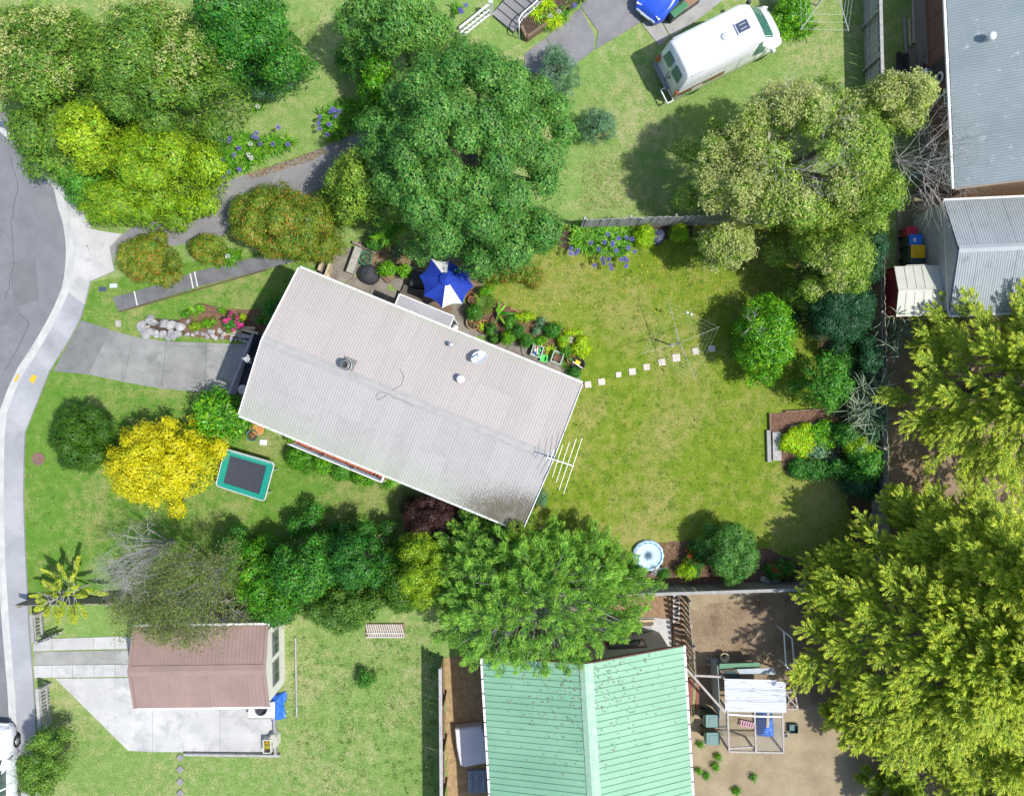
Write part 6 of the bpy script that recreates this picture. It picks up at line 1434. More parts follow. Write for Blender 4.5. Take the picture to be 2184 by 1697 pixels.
MB().lathe([(.15, .0), (.20, .34), (.215, .34), (.215, .36), (.185, .36), (.14, .05), (.01, .04)], (0, 0, 0), 24).build('pail', mat('cream_plastic', (.60, .57, .38), None, 4, .5), o, True, True)
MB().lathe([(.02, .06), (.07, .10), (.05, .16), (.01, .17)], (.03, 0, 0), 10).build('scoop', mat('brown_pot', (.16, .08, .05)), o, True, True)
for k, (a, c, m_, lab) in enumerate((((118, 540), (100, 1100), mat('red_timber', (.28, .11, .075), (.2, .08, .06), 5, .9), 'red brown beam nearest the green roof eave'), ((150, 545), (115, 1150), MATS['red_timber'], 'red brown beam second from the green roof eave'), ((195, 540), (140, 1170), mat('mossy_timber', (.30, .29, .14), (.22, .2, .1), 5, .9), 'mossy green beam beside the red ones'), ((222, 600), (215, 960), MATS['red_timber'], 'short red brown beam at the right of the timber pile'))):
    p, q = zat('E4', *a), zat('E4', *c); tag(MB().bar((p.x, p.y, .12+.01*k), (q.x, q.y, .12+.01*k), .14, .12).build('timber_beam', m_), lab, 'beam')
for k, (a, c, z, lab) in enumerate((((80, 420), (620, 1030), 1.5, 'long diagonal pole from the green roof to the coop'), ((180, 510), (590, 530), 1.3, 'short level rail from the fence to the coop'))):
    p, q = zat('E4', *a, z), zat('E4', *c, z); tag(MB().bar(p, q, .09, .08).build('pole_rail', TIM), lab, 'rail')
p = zat('E4', 1570, 1255, .2); o = thing('feed_tray', 'small dark green trough in the dirt right of the coop', 'trough', (p.x, p.y, .01))
b = MB()
for s in (-1, 1): b.box((s*.19, 0, .11), (.02, .40, .2)); b.box((0, s*.19, .11), (.36, .02, .2))
b.box((0, 0, .03), (.37, .37, .02)).build('tray', plastic('teal_dark', (.03, .10, .09)), o, local=True)
p = zat('E4', 1460, 1340, .1); tag(MB().box((p.x, p.y-.09, .08), (.14, .03, .16)).box((p.x, p.y+.09, .08), (.14, .03, .16)).box((p.x-.06, p.y, .08), (.025, .15, .16)).box((p.x+.06, p.y, .08), (.025, .15, .16)).build('hollow_block', CONC), 'small hollow concrete block beside the chicken run', 'block')
fr_ = thing('netting_frame', 'pale netting frame under the big conifer', 'frame', zat('D4', 260, 550))
fc = [zat('D4', *q, .9) for q in ((205, 385), (270, 440), (320, 590), (295, 715))]; gcs = [zat('D4', *q, .9) for q in ((205, 385), (222, 660), (295, 720), (450, 700))]
for a, c in ((gcs[0], gcs[1]), (gcs[1], gcs[2]), (fc[1], gcs[2]), (fc[0], fc[1])): MB().bar(a, c, .05, .05).build('bar', WHITE, fr_)
for q in gcs[:3]: MB().box((q.x, q.y, .45), (.05, .05, .9)).build('leg', WHITE, fr_)
fr2 = thing('netting_frame', 'small broken netting frame at the right of the coop', 'frame', zat('E4', 1540, 860))
P = [zat('E4', *q, .5) for q in ((1450, 745), (1580, 735), (1625, 975), (1455, 980))]
for k in range(4): MB().bar(P[k], P[(k+1) % 4], .06, .05).build('bar', TIM, fr2)
MB().bar(P[0], P[2], .04, .04).bar(P[1]-Vector((0, 0, .05)), P[3]-Vector((0, 0, .05)), .04, .04).build('brace', TIM, fr2)
for q in P: MB().box((q.x, q.y, .24), (.05, .05, .48)).build('leg', TIM, fr2)
for k, (x, y, r_) in enumerate(((380, 280, 28), (480, 300, 48), (540, 335, 26), (390, 360, 30))): rock(Zc('E4', x, y), r_/3.69/1.763*S, 90+k, 'dull grey stone above the chicken coop', 'stones above the coop')
# white frame standing behind the green roofed house
o = thing('ladder', 'white metal ladder lying by the fence behind the green roof', 'ladder', zat('C4', 1365, 200))
a, c, e, f = [zat('C4', *q, .15) for q in ((1345, 80), (1390, 80), (1385, 318), (1343, 318))]
MB().bar(a, f, .04, .05).build('stile', WHITE, o); MB().bar(c, e, .04, .05).build('stile', WHITE, o)
for k in range(8): t_ = (k+.5)/8; MB().bar(a.lerp(f, t_), c.lerp(e, t_), .03, .03).build('rung', WHITE, o)
for k in range(7):
    a, c = zat('C4', 650+k*10, 310+k*22, 0), zat('C4', 1190-k*14, 290+k*24, 0)
    tag(MB().bar((a.x, a.y, .12+.02*(k % 3)), (c.x, c.y, .12+.02*(k % 3)), .12, .09).build('timber_length', [PALEWOOD, BROWNWOOD, GREYWOOD][k % 3]), f'length of timber stacked on the slab behind the green roof, {nm[k]} from the top', 'timber', 'timber stack behind the green roof')
p = zat('C4', 1168, 425, .4); tag(MB().lathe([(.02, 0), (.09, .02), (.13, .09), (.14, .14), (.13, .19), (.09, .26), (.02, .28)], (p.x, p.y, .25), 18).build('ball', plastic('ball_blue', (.06, .16, .5)), smooth=True), 'blue ball on the timber stack', 'ball')
p = zat('C4', 1370, 450, .1); tag(MB().box((p.x, p.y, .1), (.35, 1.3, .18)).build('retaining_board', BROWNWOOD), 'dark timber edge between rear slab and fence', 'board')

# ------------------------------------------------------------------ trees and shrubs
G = 'garden trees'
# top left wood
def flowered(args, kw, bl, per=18, m='cream', r=None):
    root, spots, rng, lobe = tree(*args, **kw)
    n = len(spots); ids = []
    for (x, y, rad) in bl:
        tgt = None
        for i, s in enumerate(spots):
            k = S*(H-s[2])/H; px, py = CX+s[0]/k, CY-s[1]/k
            if (px-x)**2+(py-y)**2 < rad**2: ids.append(i)
    blossom(root, spots, rng, LM[m], ids, r or lobe*1.0, n_tufts=per)
    return root, spots, rng, lobe
BIG = dict(leaf=(.16, .09), cover=1.6)
flowered(('privet_tree', 'broad olive green tree with cream blossom at the left edge', 110, 130, 165, 135, 6.5, LM['olive']), dict(lobe=.75, seed=1, **BIG), [(30, 150, 55), (45, 60, 50), (130, 60, 28), (145, 125, 30), (10, 100, 40)], 30)
flowered(('privet_tree', 'wide olive tree with cream blossom in the middle of the wood', 330, 150, 190, 160, 7, LM['olive']), dict(lobe=.75, seed=2, **BIG), [(255, 35, 32), (365, 40, 45), (400, 155, 40), (285, 120, 20)], 30)
flowered(('broadleaf_tree', 'darker green tree at the top centre of the left wood', 520, 70, 140, 115, 6.5, LM['green']), dict(lobe=.75, seed=3, **BIG), [(440, 70, 18), (480, 110, 22), (535, 175, 15)], 14)
tree('broadleaf_tree', 'dull olive tree sloping to the kerb of the turning circle', 105, 290, 95, 100, 4.5, LM['olive'], lobe=.6, seed=4, tint=(.45, .25), **BIG)
tree('broadleaf_tree', 'bright lime topped tree rising from the left wood', 205, 300, 92, 82, 6.2, LM['yellowgreen'], lobe=.55, seed=5, **BIG)
tree('broadleaf_tree', 'rounded yellow green tree above the red tipped bushes', 355, 350, 122, 105, 5.5, LM['yellowgreen'], lobe=.8, seed=6, tint=(.3, .2), dens=1.8, lob_tint=.06, **BIG)
tree('broadleaf_tree', 'olive tree hanging over the pale crossing', 270, 430, 115, 62, 4.2, LM['yellowgreen'], lobe=.55, seed=7, tint=(.2, .18), **BIG)
tree('broadleaf_tree', 'green shrub clump at the kerb below the lime topped tree', 190, 390, 60, 60, 3.2, LM['green'], lobe=.5, seed=8, tint=(.7, .25), **BIG)
tree('shrub', 'feathery blue green shrub at the edge of the upper lawn', 560, 130, 62, 80, 2.6, LM['bluegreen'], lobe=.4, seed=9, leaf=(.13, .05), cover=1.5, cat='shrub')
tree('shrub', 'green shrub behind the agapanthus at the wood edge', 445, 330, 40, 55, 2.4, LM['green'], lobe=.4, seed=10, tint=(.65, .2), cat='shrub', leaf=(.13, .07))
# big clumped tree
root, spots, rng, lobe = tree('camphor_tree', 'huge dark green tree of many round clumps above the umbrella', 1005, 325, 258, 255, 8.5, LM['camphor'], lobe=.72, seed=11, dens=.68, leaf=(.135, .088), cover=2.3, trunk=.32, power=.5, base=.36, fill=.02, zs=.6, zvar=.26, rmin=.72, flat=1.15, low=-.2, wob=.14)
tree('camphor_tree', 'lower lobe of dark green tree hanging over the patio umbrella', 1085, 498, 100, 76, 5.6, LM['camphor'], lobe=.66, seed=12, leaf=(.13, .085), cover=2.2, trunk=.2, rmin=.75, flat=1.1, dens=1.1, fill=.06)
tree('broadleaf_tree', 'glossy green tree at the top edge left of the steps', 850, 60, 150, 95, 6.0, LM['camphor'], lobe=.65, seed=13, tint=(.6, .25), **BIG)
tree('broadleaf_tree', 'narrow light green tree beside the upper lawn', 810, 190, 42, 85, 4.0, LM['bright'], lobe=.45, seed=14, tint=(.35, .2), **BIG)
tree('broadleaf_tree', 'light green loose tree over the grey drive bend', 775, 395, 95, 90, 4.8, LM['olive'], lobe=.55, seed=15, tint=(.75, .2), **BIG)
flowered(('broadleaf_tree', 'pale blossoming tree between the drive and the clumped tree', 855, 395, 90, 95, 5.4, LM['olive']), dict(lobe=.55, seed=16, tint=(.65, .2), **BIG), [(830, 380, 34)], 8)
tree('shrub', 'rust tinged dark shrub under the clumped tree by the lawn', 1085, 575, 62, 40, 2.2, LM['red'], lobe=.45, seed=17, tint=(.35, .35), cat='shrub', leaf=(.12, .07))
tree('shrub', 'thin grey green shrub at the right foot of the clumped tree', 1275, 265, 45, 45, 1.8, LM['bluegreen'], lobe=.3, seed=18, cover=.7, cat='shrub', leaf=(.10, .04), fill=.1)
tree('shrub', 'thin grey shrub beside the asphalt pad', 1190, 150, 45, 60, 2.2, LM['bluegreen'], lobe=.32, seed=19, cover=.7, cat='shrub', leaf=(.10, .04), fill=.1)
tree('shrub', 'green shrub with mauve flowers on the upper lawn edge', 760, 120, 50, 50, 2.0, LM['green'], lobe=.36, seed=20, cat='shrub', leaf=(.13, .07))
# red tipped bushes along the upper boundary
tree('photinia_bush', 'large rusty olive bush with red tips above the garden path', 605, 475, 138, 88, 3.6, LM['red'], lobe=.5, seed=21, cat='shrub', tint=(.42, .26), leaf=(.13, .065), cover=1.7, ang=-.12)
tree('photinia_bush', 'round red tipped bush by the pale crossing', 312, 552, 72, 60, 2.4, LM['red'], lobe=.4, seed=22, cat='shrub', tint=(.45, .28), leaf=(.12, .06))
tree('photinia_bush', 'small red tipped bush between two larger ones', 442, 527, 48, 36, 1.7, LM['red'], lobe=.32, seed=23, cat='shrub', tint=(.45, .28), leaf=(.12, .06))
# right privet with blossom and bare limbs
root, spots, rng, lobe = flowered(('privet_tree', 'big pale blossoming tree with bare grey limbs at the upper right', 1695, 335, 238, 182, 6.6, LM['privet']), dict(lobe=.62, seed=24, leaf=(.13, .075), cover=1.4, dens=1.2, tint=(.55, .3), trunk=.25, fill=.04, zvar=.25, holes=((1655, 285, 42), (1715, 310, 36), (1770, 262, 30), (1700, 395, 26), (1800, 345, 28))),
    [(1560, 370, 75), (1600, 240, 60), (1560, 430, 70), (1700, 200, 50), (1650, 440, 55), (1800, 250, 40), (1780, 420, 40)], 44)
sg = []; c0 = np.array([root.location.x, root.location.y, 3.0])
for k in range(11):
    d = np.array([math.cos(k*.57), math.sin(k*.57), rng.uniform(1.2, 2.4)]); branch(rng, c0+np.array([d[0], d[1], 0])*.4, d/np.linalg.norm(d), 2.2, .06, 2, sg, .5, 3, .1)
twig_mesh('bare_branches', sg, PALEBARK, root)
root2, sp2, rng2, lb2 = flowered(('privet_tree', 'cream topped tree crown reaching over the side passage', 1895, 225, 92, 62, 5.6, LM['privet']), dict(lobe=.5, seed=25, leaf=(.13, .075), tint=(.7, .2)), [(1920, 220, 75)], 46)
flowered(('privet_tree', 'pale yellow green tree hanging into the plot corner', 1775, 558, 105, 88, 5.2, LM['privet']), dict(lobe=.5, seed=26, leaf=(.12, .065), tint=(.5, .25), fill=.1), [(1760, 590, 40)], 14)
flowered(('privet_tree', 'low blossoming limb right of the compost bin', 1545, 530, 72, 52, 3.8, LM['privet']), dict(lobe=.42, seed=27, leaf=(.12, .07), tint=(.5, .25), fill=.1), [(1540, 530, 60)], 36)
tree('privet_tree', 'yellow tinged tree crown against the brown house lattice', 1840, 420, 95, 90, 5.4, LM['privet'], lobe=.5, seed=28, leaf=(.12, .07), cover=1.3, tint=(.45, .25), fill=.1)
bt = thing('bare_tree', 'leafless grey twiggy tree beside the side passage', 'tree', at(1880, 360)); rng = np.random.default_rng(6); sg = []
for k in range(12):
    p = np.array([bt.location.x, bt.location.y, 1.2]); a = rng.uniform(-1.6, 1.2); d = np.array([math.cos(a), math.sin(a), 1.1]); branch(rng, p, d/np.linalg.norm(d), 2.3, .035, 2, sg, .5, 4, .05)
b_ = np.array(bt.location); sg.append((b_+np.array([0, 0, -.1]), b_+np.array([0, 0, 1.3]), .12, .08)); twig_mesh('branches', sg, PALEBARK, bt)
# right boundary
tree('citrus_tree', 'bright green citrus tree standing in the back lawn', 1635, 722, 72, 98, 3.4, LM['bright'], lobe=.42, seed=29, leaf=(.14, .07), cover=1.7, tint=(.45, .28), dens=1.3)
sg = []; rng = np.random.default_rng(12); cp = np.array(at(1606, 690, 2.6))
for k in range(7):
    d = rng.normal(size=3); d[2] = abs(d[2])+.3; branch(rng, cp, d/np.linalg.norm(d), .5, .02, 1, sg, .5, 3, .05)
ct_ = [o for o in COL.objects if o.name.startswith('citrus_tree')][0]; twig_mesh('bare_twigs', sg, PALEBARK, ct_)
tree('evergreen_tree', 'very dark green dense tree left of the red shed', 1790, 655, 88, 90, 3.8, LM['dark'], lobe=.5, seed=30, leaf=(.10, .06))
tree('evergreen_tree', 'dark green bush under the pale tree near the passage', 1850, 540, 40, 70, 3.2, LM['dark'], lobe=.4, seed=31, leaf=(.12, .06))
tree('broadleaf_tree', 'open green tree above the vegetable bed', 1762, 815, 62, 72, 3.0, LM['green'], lobe=.34, seed=32, leaf=(.15, .08), cover=1.2, tint=(.75, .25), dens=1.0)
def reed(label, D, n, seed, L=.75, r=.5, h=1.8):
    p = at(*D); rng = np.random.default_rng(seed); k = thing('giant_reed', label, 'reed', (p.x, p.y, 0), 0)
    m_ = 26; bs = np.stack([p.x+rng.normal(size=m_)*r*.5, p.y+rng.normal(size=m_)*r*.8, np.zeros(m_)], 1)
    tp_ = bs+np.stack([rng.normal(size=m_)*.35-.1, rng.normal(size=m_)*.45, rng.uniform(.7, 1.1, m_)*h], 1)
    twig_mesh('stems', [(a, c, .014, .008) for a, c in zip(bs, tp_)], mat('reed_stem', (.25, .33, .15)), k)
    i = rng.integers(0, m_, n); f = rng.uniform(.35, 1, n)[:, None]; P = bs[i]*(1-f)+tp_[i]*f
    straps('leaves', P, rng.random(n)*2*PI, rng.uniform(.6, 1.2, n)*L, rng.uniform(-.05, .35, n), .045, LM['silver'], k, rng)
reed('silvery giant reed clump by the dark boundary fence', (1838, 838), 300, 1, r=.5)
reed('silvery giant reed leaning over the vegetable bed', (1820, 885), 260, 2, r=.4)
reed('silvery giant reed outside the fence below the red shed', (1890, 712), 200, 3, r=.45, L=.6)
tree('shrub', 'lime green fern like shrub at the right boundary fence', 1838, 955, 38, 36, 1.4, LM['lime'], lobe=.3, seed=33, cat='shrub', leaf=(.14, .04), tint=(.4, .25))
tree('shrub', 'glossy green shrub below the reeds at the right fence', 1846, 990, 40, 50, 1.8, LM['green'], lobe=.32, seed=34, cat='shrub', tint=(.7, .25))
tree('shrub', 'dark shrub in the shade near the lower fence post', 1838, 1030, 42, 38, 1.4, LM['dark'], lobe=.3, seed=35, cat='shrub', tint=(.6, .25))
tree('vegetable_patch', 'bright lime leafy crop in the vegetable bed', 1705, 940, 42, 36, .6, LM['lime'], lobe=.22, seed=36, cat='plant', leaf=(.10, .06), trunk=.03, base=.5)
tree('vegetable_patch', 'mid green leafy crop behind the lime one', 1752, 928, 30, 34, .6, LM['bright'], lobe=.2, seed=37, cat='plant', leaf=(.12, .07), trunk=.03, base=.5)
tree('vegetable_patch', 'blue grey cabbage leaves in the vegetable bed', 1742, 955, 24, 18, .45, LM['bluegreen'], lobe=.16, seed=38, cat='plant', leaf=(.17, .13), cover=1.3, trunk=.02, base=.5)
tree('vegetable_patch', 'dark low leafy crop along the foot of the vegetable bed', 1725, 1000, 54, 24, .5, LM['green'], lobe=.2, seed=39, cat='plant', leaf=(.16, .05), trunk=.03, base=.5, tint=(.4, .3))
def spiky(name, label, D, n, L, h, m, seed, w_=.04, z=0.0, cat='plant', group=None, wild=0.0):
    p = at(*D); rng = np.random.default_rng(seed); k = thing(name, label, cat, (p.x, p.y, 0), 0, group)
    straps('leaves', np.tile([[p.x, p.y, z]], (n, 1))+rng.normal(size=(n, 3))*np.array([.05+wild, .05+wild, .0]), rng.random(n)*2*PI, rng.uniform(.6, 1.1, n)*L, rng.uniform(.15, .9, n)*h, w_, m, k, rng); return k
spiky('cabbage_tree', 'spiky cabbage tree at the vegetable bed corner', (1770, 975), 70, .55, .35, LM['bluegreen'], 3, .035)
spiky('cabbage_tree', 'spiky dark cabbage tree by the right fence', (1812, 962), 80, .55, .4, LM['green'], 4, .03)
tree('evergreen_tree', 'dark shrub between the dark dense tree and the reeds', 1848, 765, 36, 55, 2.2, LM['dark'], lobe=.34, seed=150, leaf=(.12, .06), tint=(.6, .3))
tree('shrub', 'mid green shrub at the fence right of the vegetable crops', 1805, 925, 34, 30, 1.3, LM['green'], lobe=.28, seed=151, cat='shrub', leaf=(.13, .06), tint=(.5, .3))
tree('shrub', 'dark overgrown shrub behind the reeds at the fence', 1862, 900, 26, 60, 1.7, LM['dark'], lobe=.3, seed=152, cat='shrub', leaf=(.12, .06), tint=(.7, .25))
tree('shrub', 'green undergrowth below the dark dense tree', 1800, 760, 34, 30, 1.4, LM['green'], lobe=.28, seed=153, cat='shrub', leaf=(.13, .06), tint=(.35, .3))
tree('shrub', 'shaded shrub right of the cabbage leaves', 1785, 1000, 28, 24, .9, LM['green'], lobe=.22, seed=154, cat='shrub', leaf=(.12, .06), tint=(.3, .3))
# golden conifers
def conifer(label, D, rad, h, n, seed, tip=1.0, az=None, zlow=.22, wid=.34, L0=1.5):
    p = at(*D); rng = np.random.default_rng(seed); k = thing('golden_conifer', label, 'conifer', (p.x, p.y, 0)); B, DD, LL = [], [], []
    for i in range(n):
        f = rng.random()**1.1; z = h*(zlow+(1-zlow)*f)
        a = rng.uniform(*az) if az else rng.random()*2*PI
        Rz = rad*(1-((z/h-zlow)/(1-zlow))**1.35)**.9*rng.uniform(.72, 1.08)+.12
        L = min(L0*rng.uniform(.7, 1.25), Rz*1.1+.35); d = np.array([math.cos(a), math.sin(a), rng.uniform(.02, .34)+.5*f*f]); d /= np.linalg.norm(d)
        e = np.array([p.x+math.cos(a)*Rz, p.y+math.sin(a)*Rz, z]); B.append(e-d*L*np.array([1, 1, .8])); DD.append(d+rng.normal(size=3)*.10); LL.append(L)
    b2, d2, l2 = [], [], []
    for e, d, L in zip(B, DD, LL):
        d = d/np.linalg.norm(d); sd = np.cross(d, [0, 0, 1.]); sd /= np.linalg.norm(sd); b2.append(e); d2.append(d); l2.append(L)
        for j in range(7):
            t = .12+.11*j; s = 1 if j % 2 else -1; b2.append(e+d*L*t); l2.append(max(.22, L*.52*(1-t*.75)*rng.uniform(.8, 1.2))); d2.append(d*.80+sd*s*.62+rng.normal(size=3)*.08)
    plumes('foliage', b2, d2, l2, wid*.36, LM['conifer'], k, rng, n=78, leaf=(.135, .045), droop=.10, thick=.035, tip=tip, tlow=.25)
    b = MB(); b.tube([(p.x, p.y, -.1), (p.x, p.y, h*.5), (p.x, p.y, h*.96)], [.28, .18, .03], 10)
    for i in range(0, n, max(1, n//40)): b.tube([(p.x, p.y, max(.4, B[i][2]-.7)), tuple(B[i])], [.06, .025], 5)
    b.build('trunk', BARK, k); return k
conifer('golden conifer at the right edge beside the grey outbuilding', (2062, 838), 5.0, 8.0, 330, 1, L0=1.9)
conifer('largest golden conifer overhanging the lower right plot corner', (1950, 1300), 6.8, 9.0, 600, 2, L0=1.9)
conifer('tall golden conifer behind the right fence between two others', (1955, 1155), 3.1, 9.5, 190, 8, L0=1.6, zlow=.4)
conifer('golden conifer at the lower right picture edge', (2045, 1480), 4.2, 7.5, 220, 3, L0=1.8)
conifer('golden conifer spray in the bottom right corner', (2105, 1640), 3.6, 6.5, 150, 4, L0=1.7)
conifer('small golden conifer at the foot of the big one above the sheet fence', (1800, 1510), 1.5, 3.8, 90, 5, L0=.9, wid=.24)
conifer('green young conifer by the sheet fence at the bottom', (1880, 1655), 1.5, 3.4, 80, 6, tip=.55, L0=.9, wid=.25)
# dead scrub below the conifers
ds = thing('dead_scrub', 'brown leafless scrub under the conifers at the lower right', 'scrub', at(1960, 1540)); rng = np.random.default_rng(7); sg = []
for k in range(46):
    q = at(rng.uniform(1900, 2090), rng.uniform(1470, 1700)); d = np.array([rng.normal()*.5, rng.normal()*.5, 1]); branch(rng, np.array([q.x, q.y, 0]), d/np.linalg.norm(d), 1.5, .03, 2, sg, .55, 3, .05)
twig_mesh('branches', sg, mat('brown_twig', (.24, .17, .13), (.34, .29, .25), 3, .95), ds)
# lower hedge
def twiggy(label, D, rx, ry, h, seed, bare=0.0, n=26, name='twiggy_tree', m='twiggy'):
    z0 = h*.6; c = at(*D, z0); k = S*(H-z0)/H; RX, RY = rx*k, ry*k; rng = np.random.default_rng(seed)
    r = thing(name, label, 'tree', (c.x, c.y, 0)); sg = []
    for i in range(n):
        a = rng.random()*2*PI; f = math.sqrt(rng.random()); e = np.array([c.x+math.cos(a)*RX*f*.8, c.y+math.sin(a)*RY*f*.8, h*(.45+.4*math.sqrt(1-f*f))]); s0 = np.array([c.x+(e[0]-c.x)*.25, c.y+(e[1]-c.y)*.25, h*.18])
        sg.append((s0, e, .035, .02)); d = e-s0; d /= np.linalg.norm(d)
        branch(rng, e, d, h*.24, .019, 2, sg, .75, 4, .10)
    sg.append((np.array([c.x, c.y, -.1]), np.array([c.x, c.y, h*.3]), .16, .10))
    twig_mesh('branches', sg, PALEBARK, r)
    if bare < 1:
        T = np.array([s[1] for s in sg if s[2] < .012]); m_ = int(len(T)*1.9*(1-bare)); i = rng.integers(0, len(T), m_)
        leaves('crown', T[i]+rng.normal(size=(m_, 3))*.10, rng.normal(size=(m_, 3))+np.array([0, 0, .8]), .10, .035, LM[m], r, rng, np.clip(rng.normal(.45, .3, m_), 0, 1))
    return r
twiggy('bare grey twiggy tree at the left of the lower hedge', (312, 1180), 58, 66, 4.2, 1, 1.0, 30, 'bare_tree')
twiggy('thin olive twiggy tree over the corner of the brown garage', (428, 1240), 84, 100, 4.0, 2, .0, 40)
twiggy('thin olive twiggy tree leaning on the brown garage roof', (345, 1290), 75, 50, 3.4, 3, .1, 26)
HK = dict(dens=1.15, fill=.08, zvar=.34, wob=.3, cover=1.7)
tree('hedge_tree', 'dense mid green hedge tree with glossy leaves', 655, 1205, 100, 92, 4.4, LM['green'], lobe=.44, seed=40, leaf=(.14, .08), tint=(.55, .3), **HK)
tree('hedge_tree', 'dark green hedge tree in the middle of the lower boundary', 765, 1195, 90, 88, 4.6, LM['green'], lobe=.42, seed=41, leaf=(.125, .068), tint=(.3, .25), **HK)
tree('hedge_tree', 'bright leafed hedge tree right of the brown garage roof', 585, 1255, 92, 88, 3.8, LM['bright'], lobe=.42, seed=145, leaf=(.13, .075), tint=(.12, .2), **HK)
tree('hedge_tree', 'olive green hedge tree hanging over the slatted panel', 725, 1290, 118, 62, 3.6, LM['olive'], lobe=.4, seed=146, leaf=(.12, .065), tint=(.25, .25), **HK)
tree('hedge_tree', 'low dark hedge shrub behind the brown garage', 575, 1290, 60, 55, 2.6, LM['green'], lobe=.42, seed=140, leaf=(.13, .07), tint=(.4, .3))
tree('hedge_tree', 'dark hedge shrub between the two glossy hedge trees', 715, 1170, 62, 60, 3.4, LM['green'], lobe=.42, seed=141, leaf=(.13, .07), tint=(.45, .3))
tree('hedge_tree', 'dark olive hedge shrub right of the middle hedge tree', 855, 1235, 55, 85, 3.6, LM['round'], lobe=.4, seed=142, leaf=(.12, .06), tint=(.5, .3))
tree('hedge_tree', 'low green hedge shrub at the foot of the thin olive tree', 500, 1180, 40, 60, 2.4, LM['green'], lobe=.36, seed=143, leaf=(.12, .06), tint=(.45, .3))
tree('hedge_tree', 'green hedge shrub under the left side of the wattle', 965, 1245, 60, 80, 3.8, LM['olive'], lobe=.4, seed=144, leaf=(.12, .06), tint=(.4, .3))
tree('hedge_tree', 'bright green hedge shrub left end below the lawn', 545, 1225, 60, 75, 3.2, LM['bright'], lobe=.42, seed=42, leaf=(.12, .07), tint=(.3, .25))
tree('hedge_tree', 'yellow green feathery tree beside the purple shrub', 905, 1215, 82, 92, 4.4, LM['yellowgreen'], lobe=.34, seed=43, leaf=(.13, .045), tint=(.3, .35), cover=1.4, dens=1.1, zvar=.34)
tree('purple_shrub', 'dark purple leaved shrub below the house eave', 922, 1106, 70, 62, 2.8, LM['purple'], lobe=.42, seed=44, leaf=(.11, .05), cat='shrub')
# wattle with sprays of feathery leaves
def wattle(label, D, rx, ry, h, seed, n, m='wattle'):
    z0 = h*.65; c = at(*D, z0); k = S*(H-z0)/H; RX, RY = rx*k, ry*k; rng = np.random.default_rng(seed); r = thing('wattle_tree', label, 'tree', (c.x, c.y, 0)); B, DD, LL, sg = [], [], [], []
    for i in range(n):
        a = rng.random()*2*PI; f = math.sqrt(rng.random()); f *= 1+.16*math.sin(3*a+seed)+.12*math.sin(5*a+2*seed)+.08*math.sin(9*a); fz = min(f, 1); z = h*(.42+.55*math.sqrt(1-fz*fz*.95))*rng.uniform(.62, 1.0)
        e = np.array([c.x+math.cos(a)*RX*f, c.y+math.sin(a)*RY*f, z]); d = np.array([math.cos(a)*f+rng.normal()*.5, math.sin(a)*f+rng.normal()*.5, .35]); L = rng.uniform(.4, .8)
        B.append(e); DD.append(d); LL.append(L)
        if i % 4 == 0:
            s0 = np.array([c.x+(e[0]-c.x)*.2, c.y+(e[1]-c.y)*.2, h*.3]); mid = (s0+e)/2+rng.normal(size=3)*.15; sg += [(s0, mid, .06, .04), (mid, e, .04, .015)]
    plumes('foliage', B, DD, LL, .22, LM[m], r, rng, n=150, leaf=(.13, .03), droop=.2, thick=.07, tip=.95, tlow=.1)
    sg.append((np.array([c.x, c.y, -.1]), np.array([c.x, c.y, h*.4]), .22, .14)); twig_mesh('branches', sg, PALEBARK, r); return r
wattle('tall feathery wattle tree leaning over the green roof', (1140, 1290), 215, 150, 6.2, 1, 640)
wattle('upper part feathery wattle tree touching the house corner', (1085, 1195), 130, 85, 5.0, 2, 340)
wattle('feathery green shrub right of the wattle near the shell pool', (1270, 1215), 68, 65, 3.0, 3, 260)
tree('hedge_tree', 'bronze green shrub at the house roof corner', 1095, 1120, 62, 35, 4.4, LM['red'], lobe=.36, seed=45, leaf=(.11, .06), tint=(.3, .25))
tree('round_bush', 'large round dark green bush on the lower back lawn', 1558, 1178, 66, 70, 2.6, LM['camphor'], lobe=.46, seed=46, leaf=(.10, .055), tint=(.45, .25), cat='shrub')
tree('lime_shrub', 'small lime green shrub left of the round bush', 1465, 1216, 24, 22, .9, LM['lime'], lobe=.2, seed=47, cat='shrub', leaf=(.09, .05), tint=(.3, .25))
def geranium(label, D, rx, ry, seed, h=.7):
    root, spots, rng, lobe = tree('geranium', label, D[0], D[1], rx, ry, h, LM['green'], lobe=.2, seed=seed, cat='plant', leaf=(.10, .08), trunk=.02, base=.4)
    blossom(root, spots, rng, LM['redp'], rng.choice(len(spots), min(len(spots), 6), replace=False), lobe, (.06, .05), n_tufts=2, name='flowers')
geranium('red flowering geranium between the lime shrub and the round bush', (1482, 1195), 24, 40, 48)
geranium('red flowering geranium near the lower right rocks', (1665, 1215), 40, 22, 49)
tree('small_shrub', 'small green shrub under the stump', 1360, 1222, 18, 22, .7, LM['green'], lobe=.16, seed=50, cat='shrub', leaf=(.10, .05), tint=(.6, .2), trunk=.02)
tree('small_shrub', 'tiny green shrub below the stump at the fence', 1416, 1225, 12, 12, .5, LM['green'], lobe=.12, seed=51, cat='shrub', leaf=(.10, .05), tint=(.6, .2), trunk=.02)
tree('lime_shrub', 'lime green shrub left of the compost bin', 1375, 500, 24, 26, 1.0, LM['lime'], lobe=.2, seed=52, cat='shrub', leaf=(.12, .035), tint=(.3, .25))
tree('lime_shrub', 'smaller lime green shrub right of the compost bin', 1450, 497, 22, 20, .9, LM['lime'], lobe=.18, seed=53, cat='shrub', leaf=(.12, .035), tint=(.25, .25))
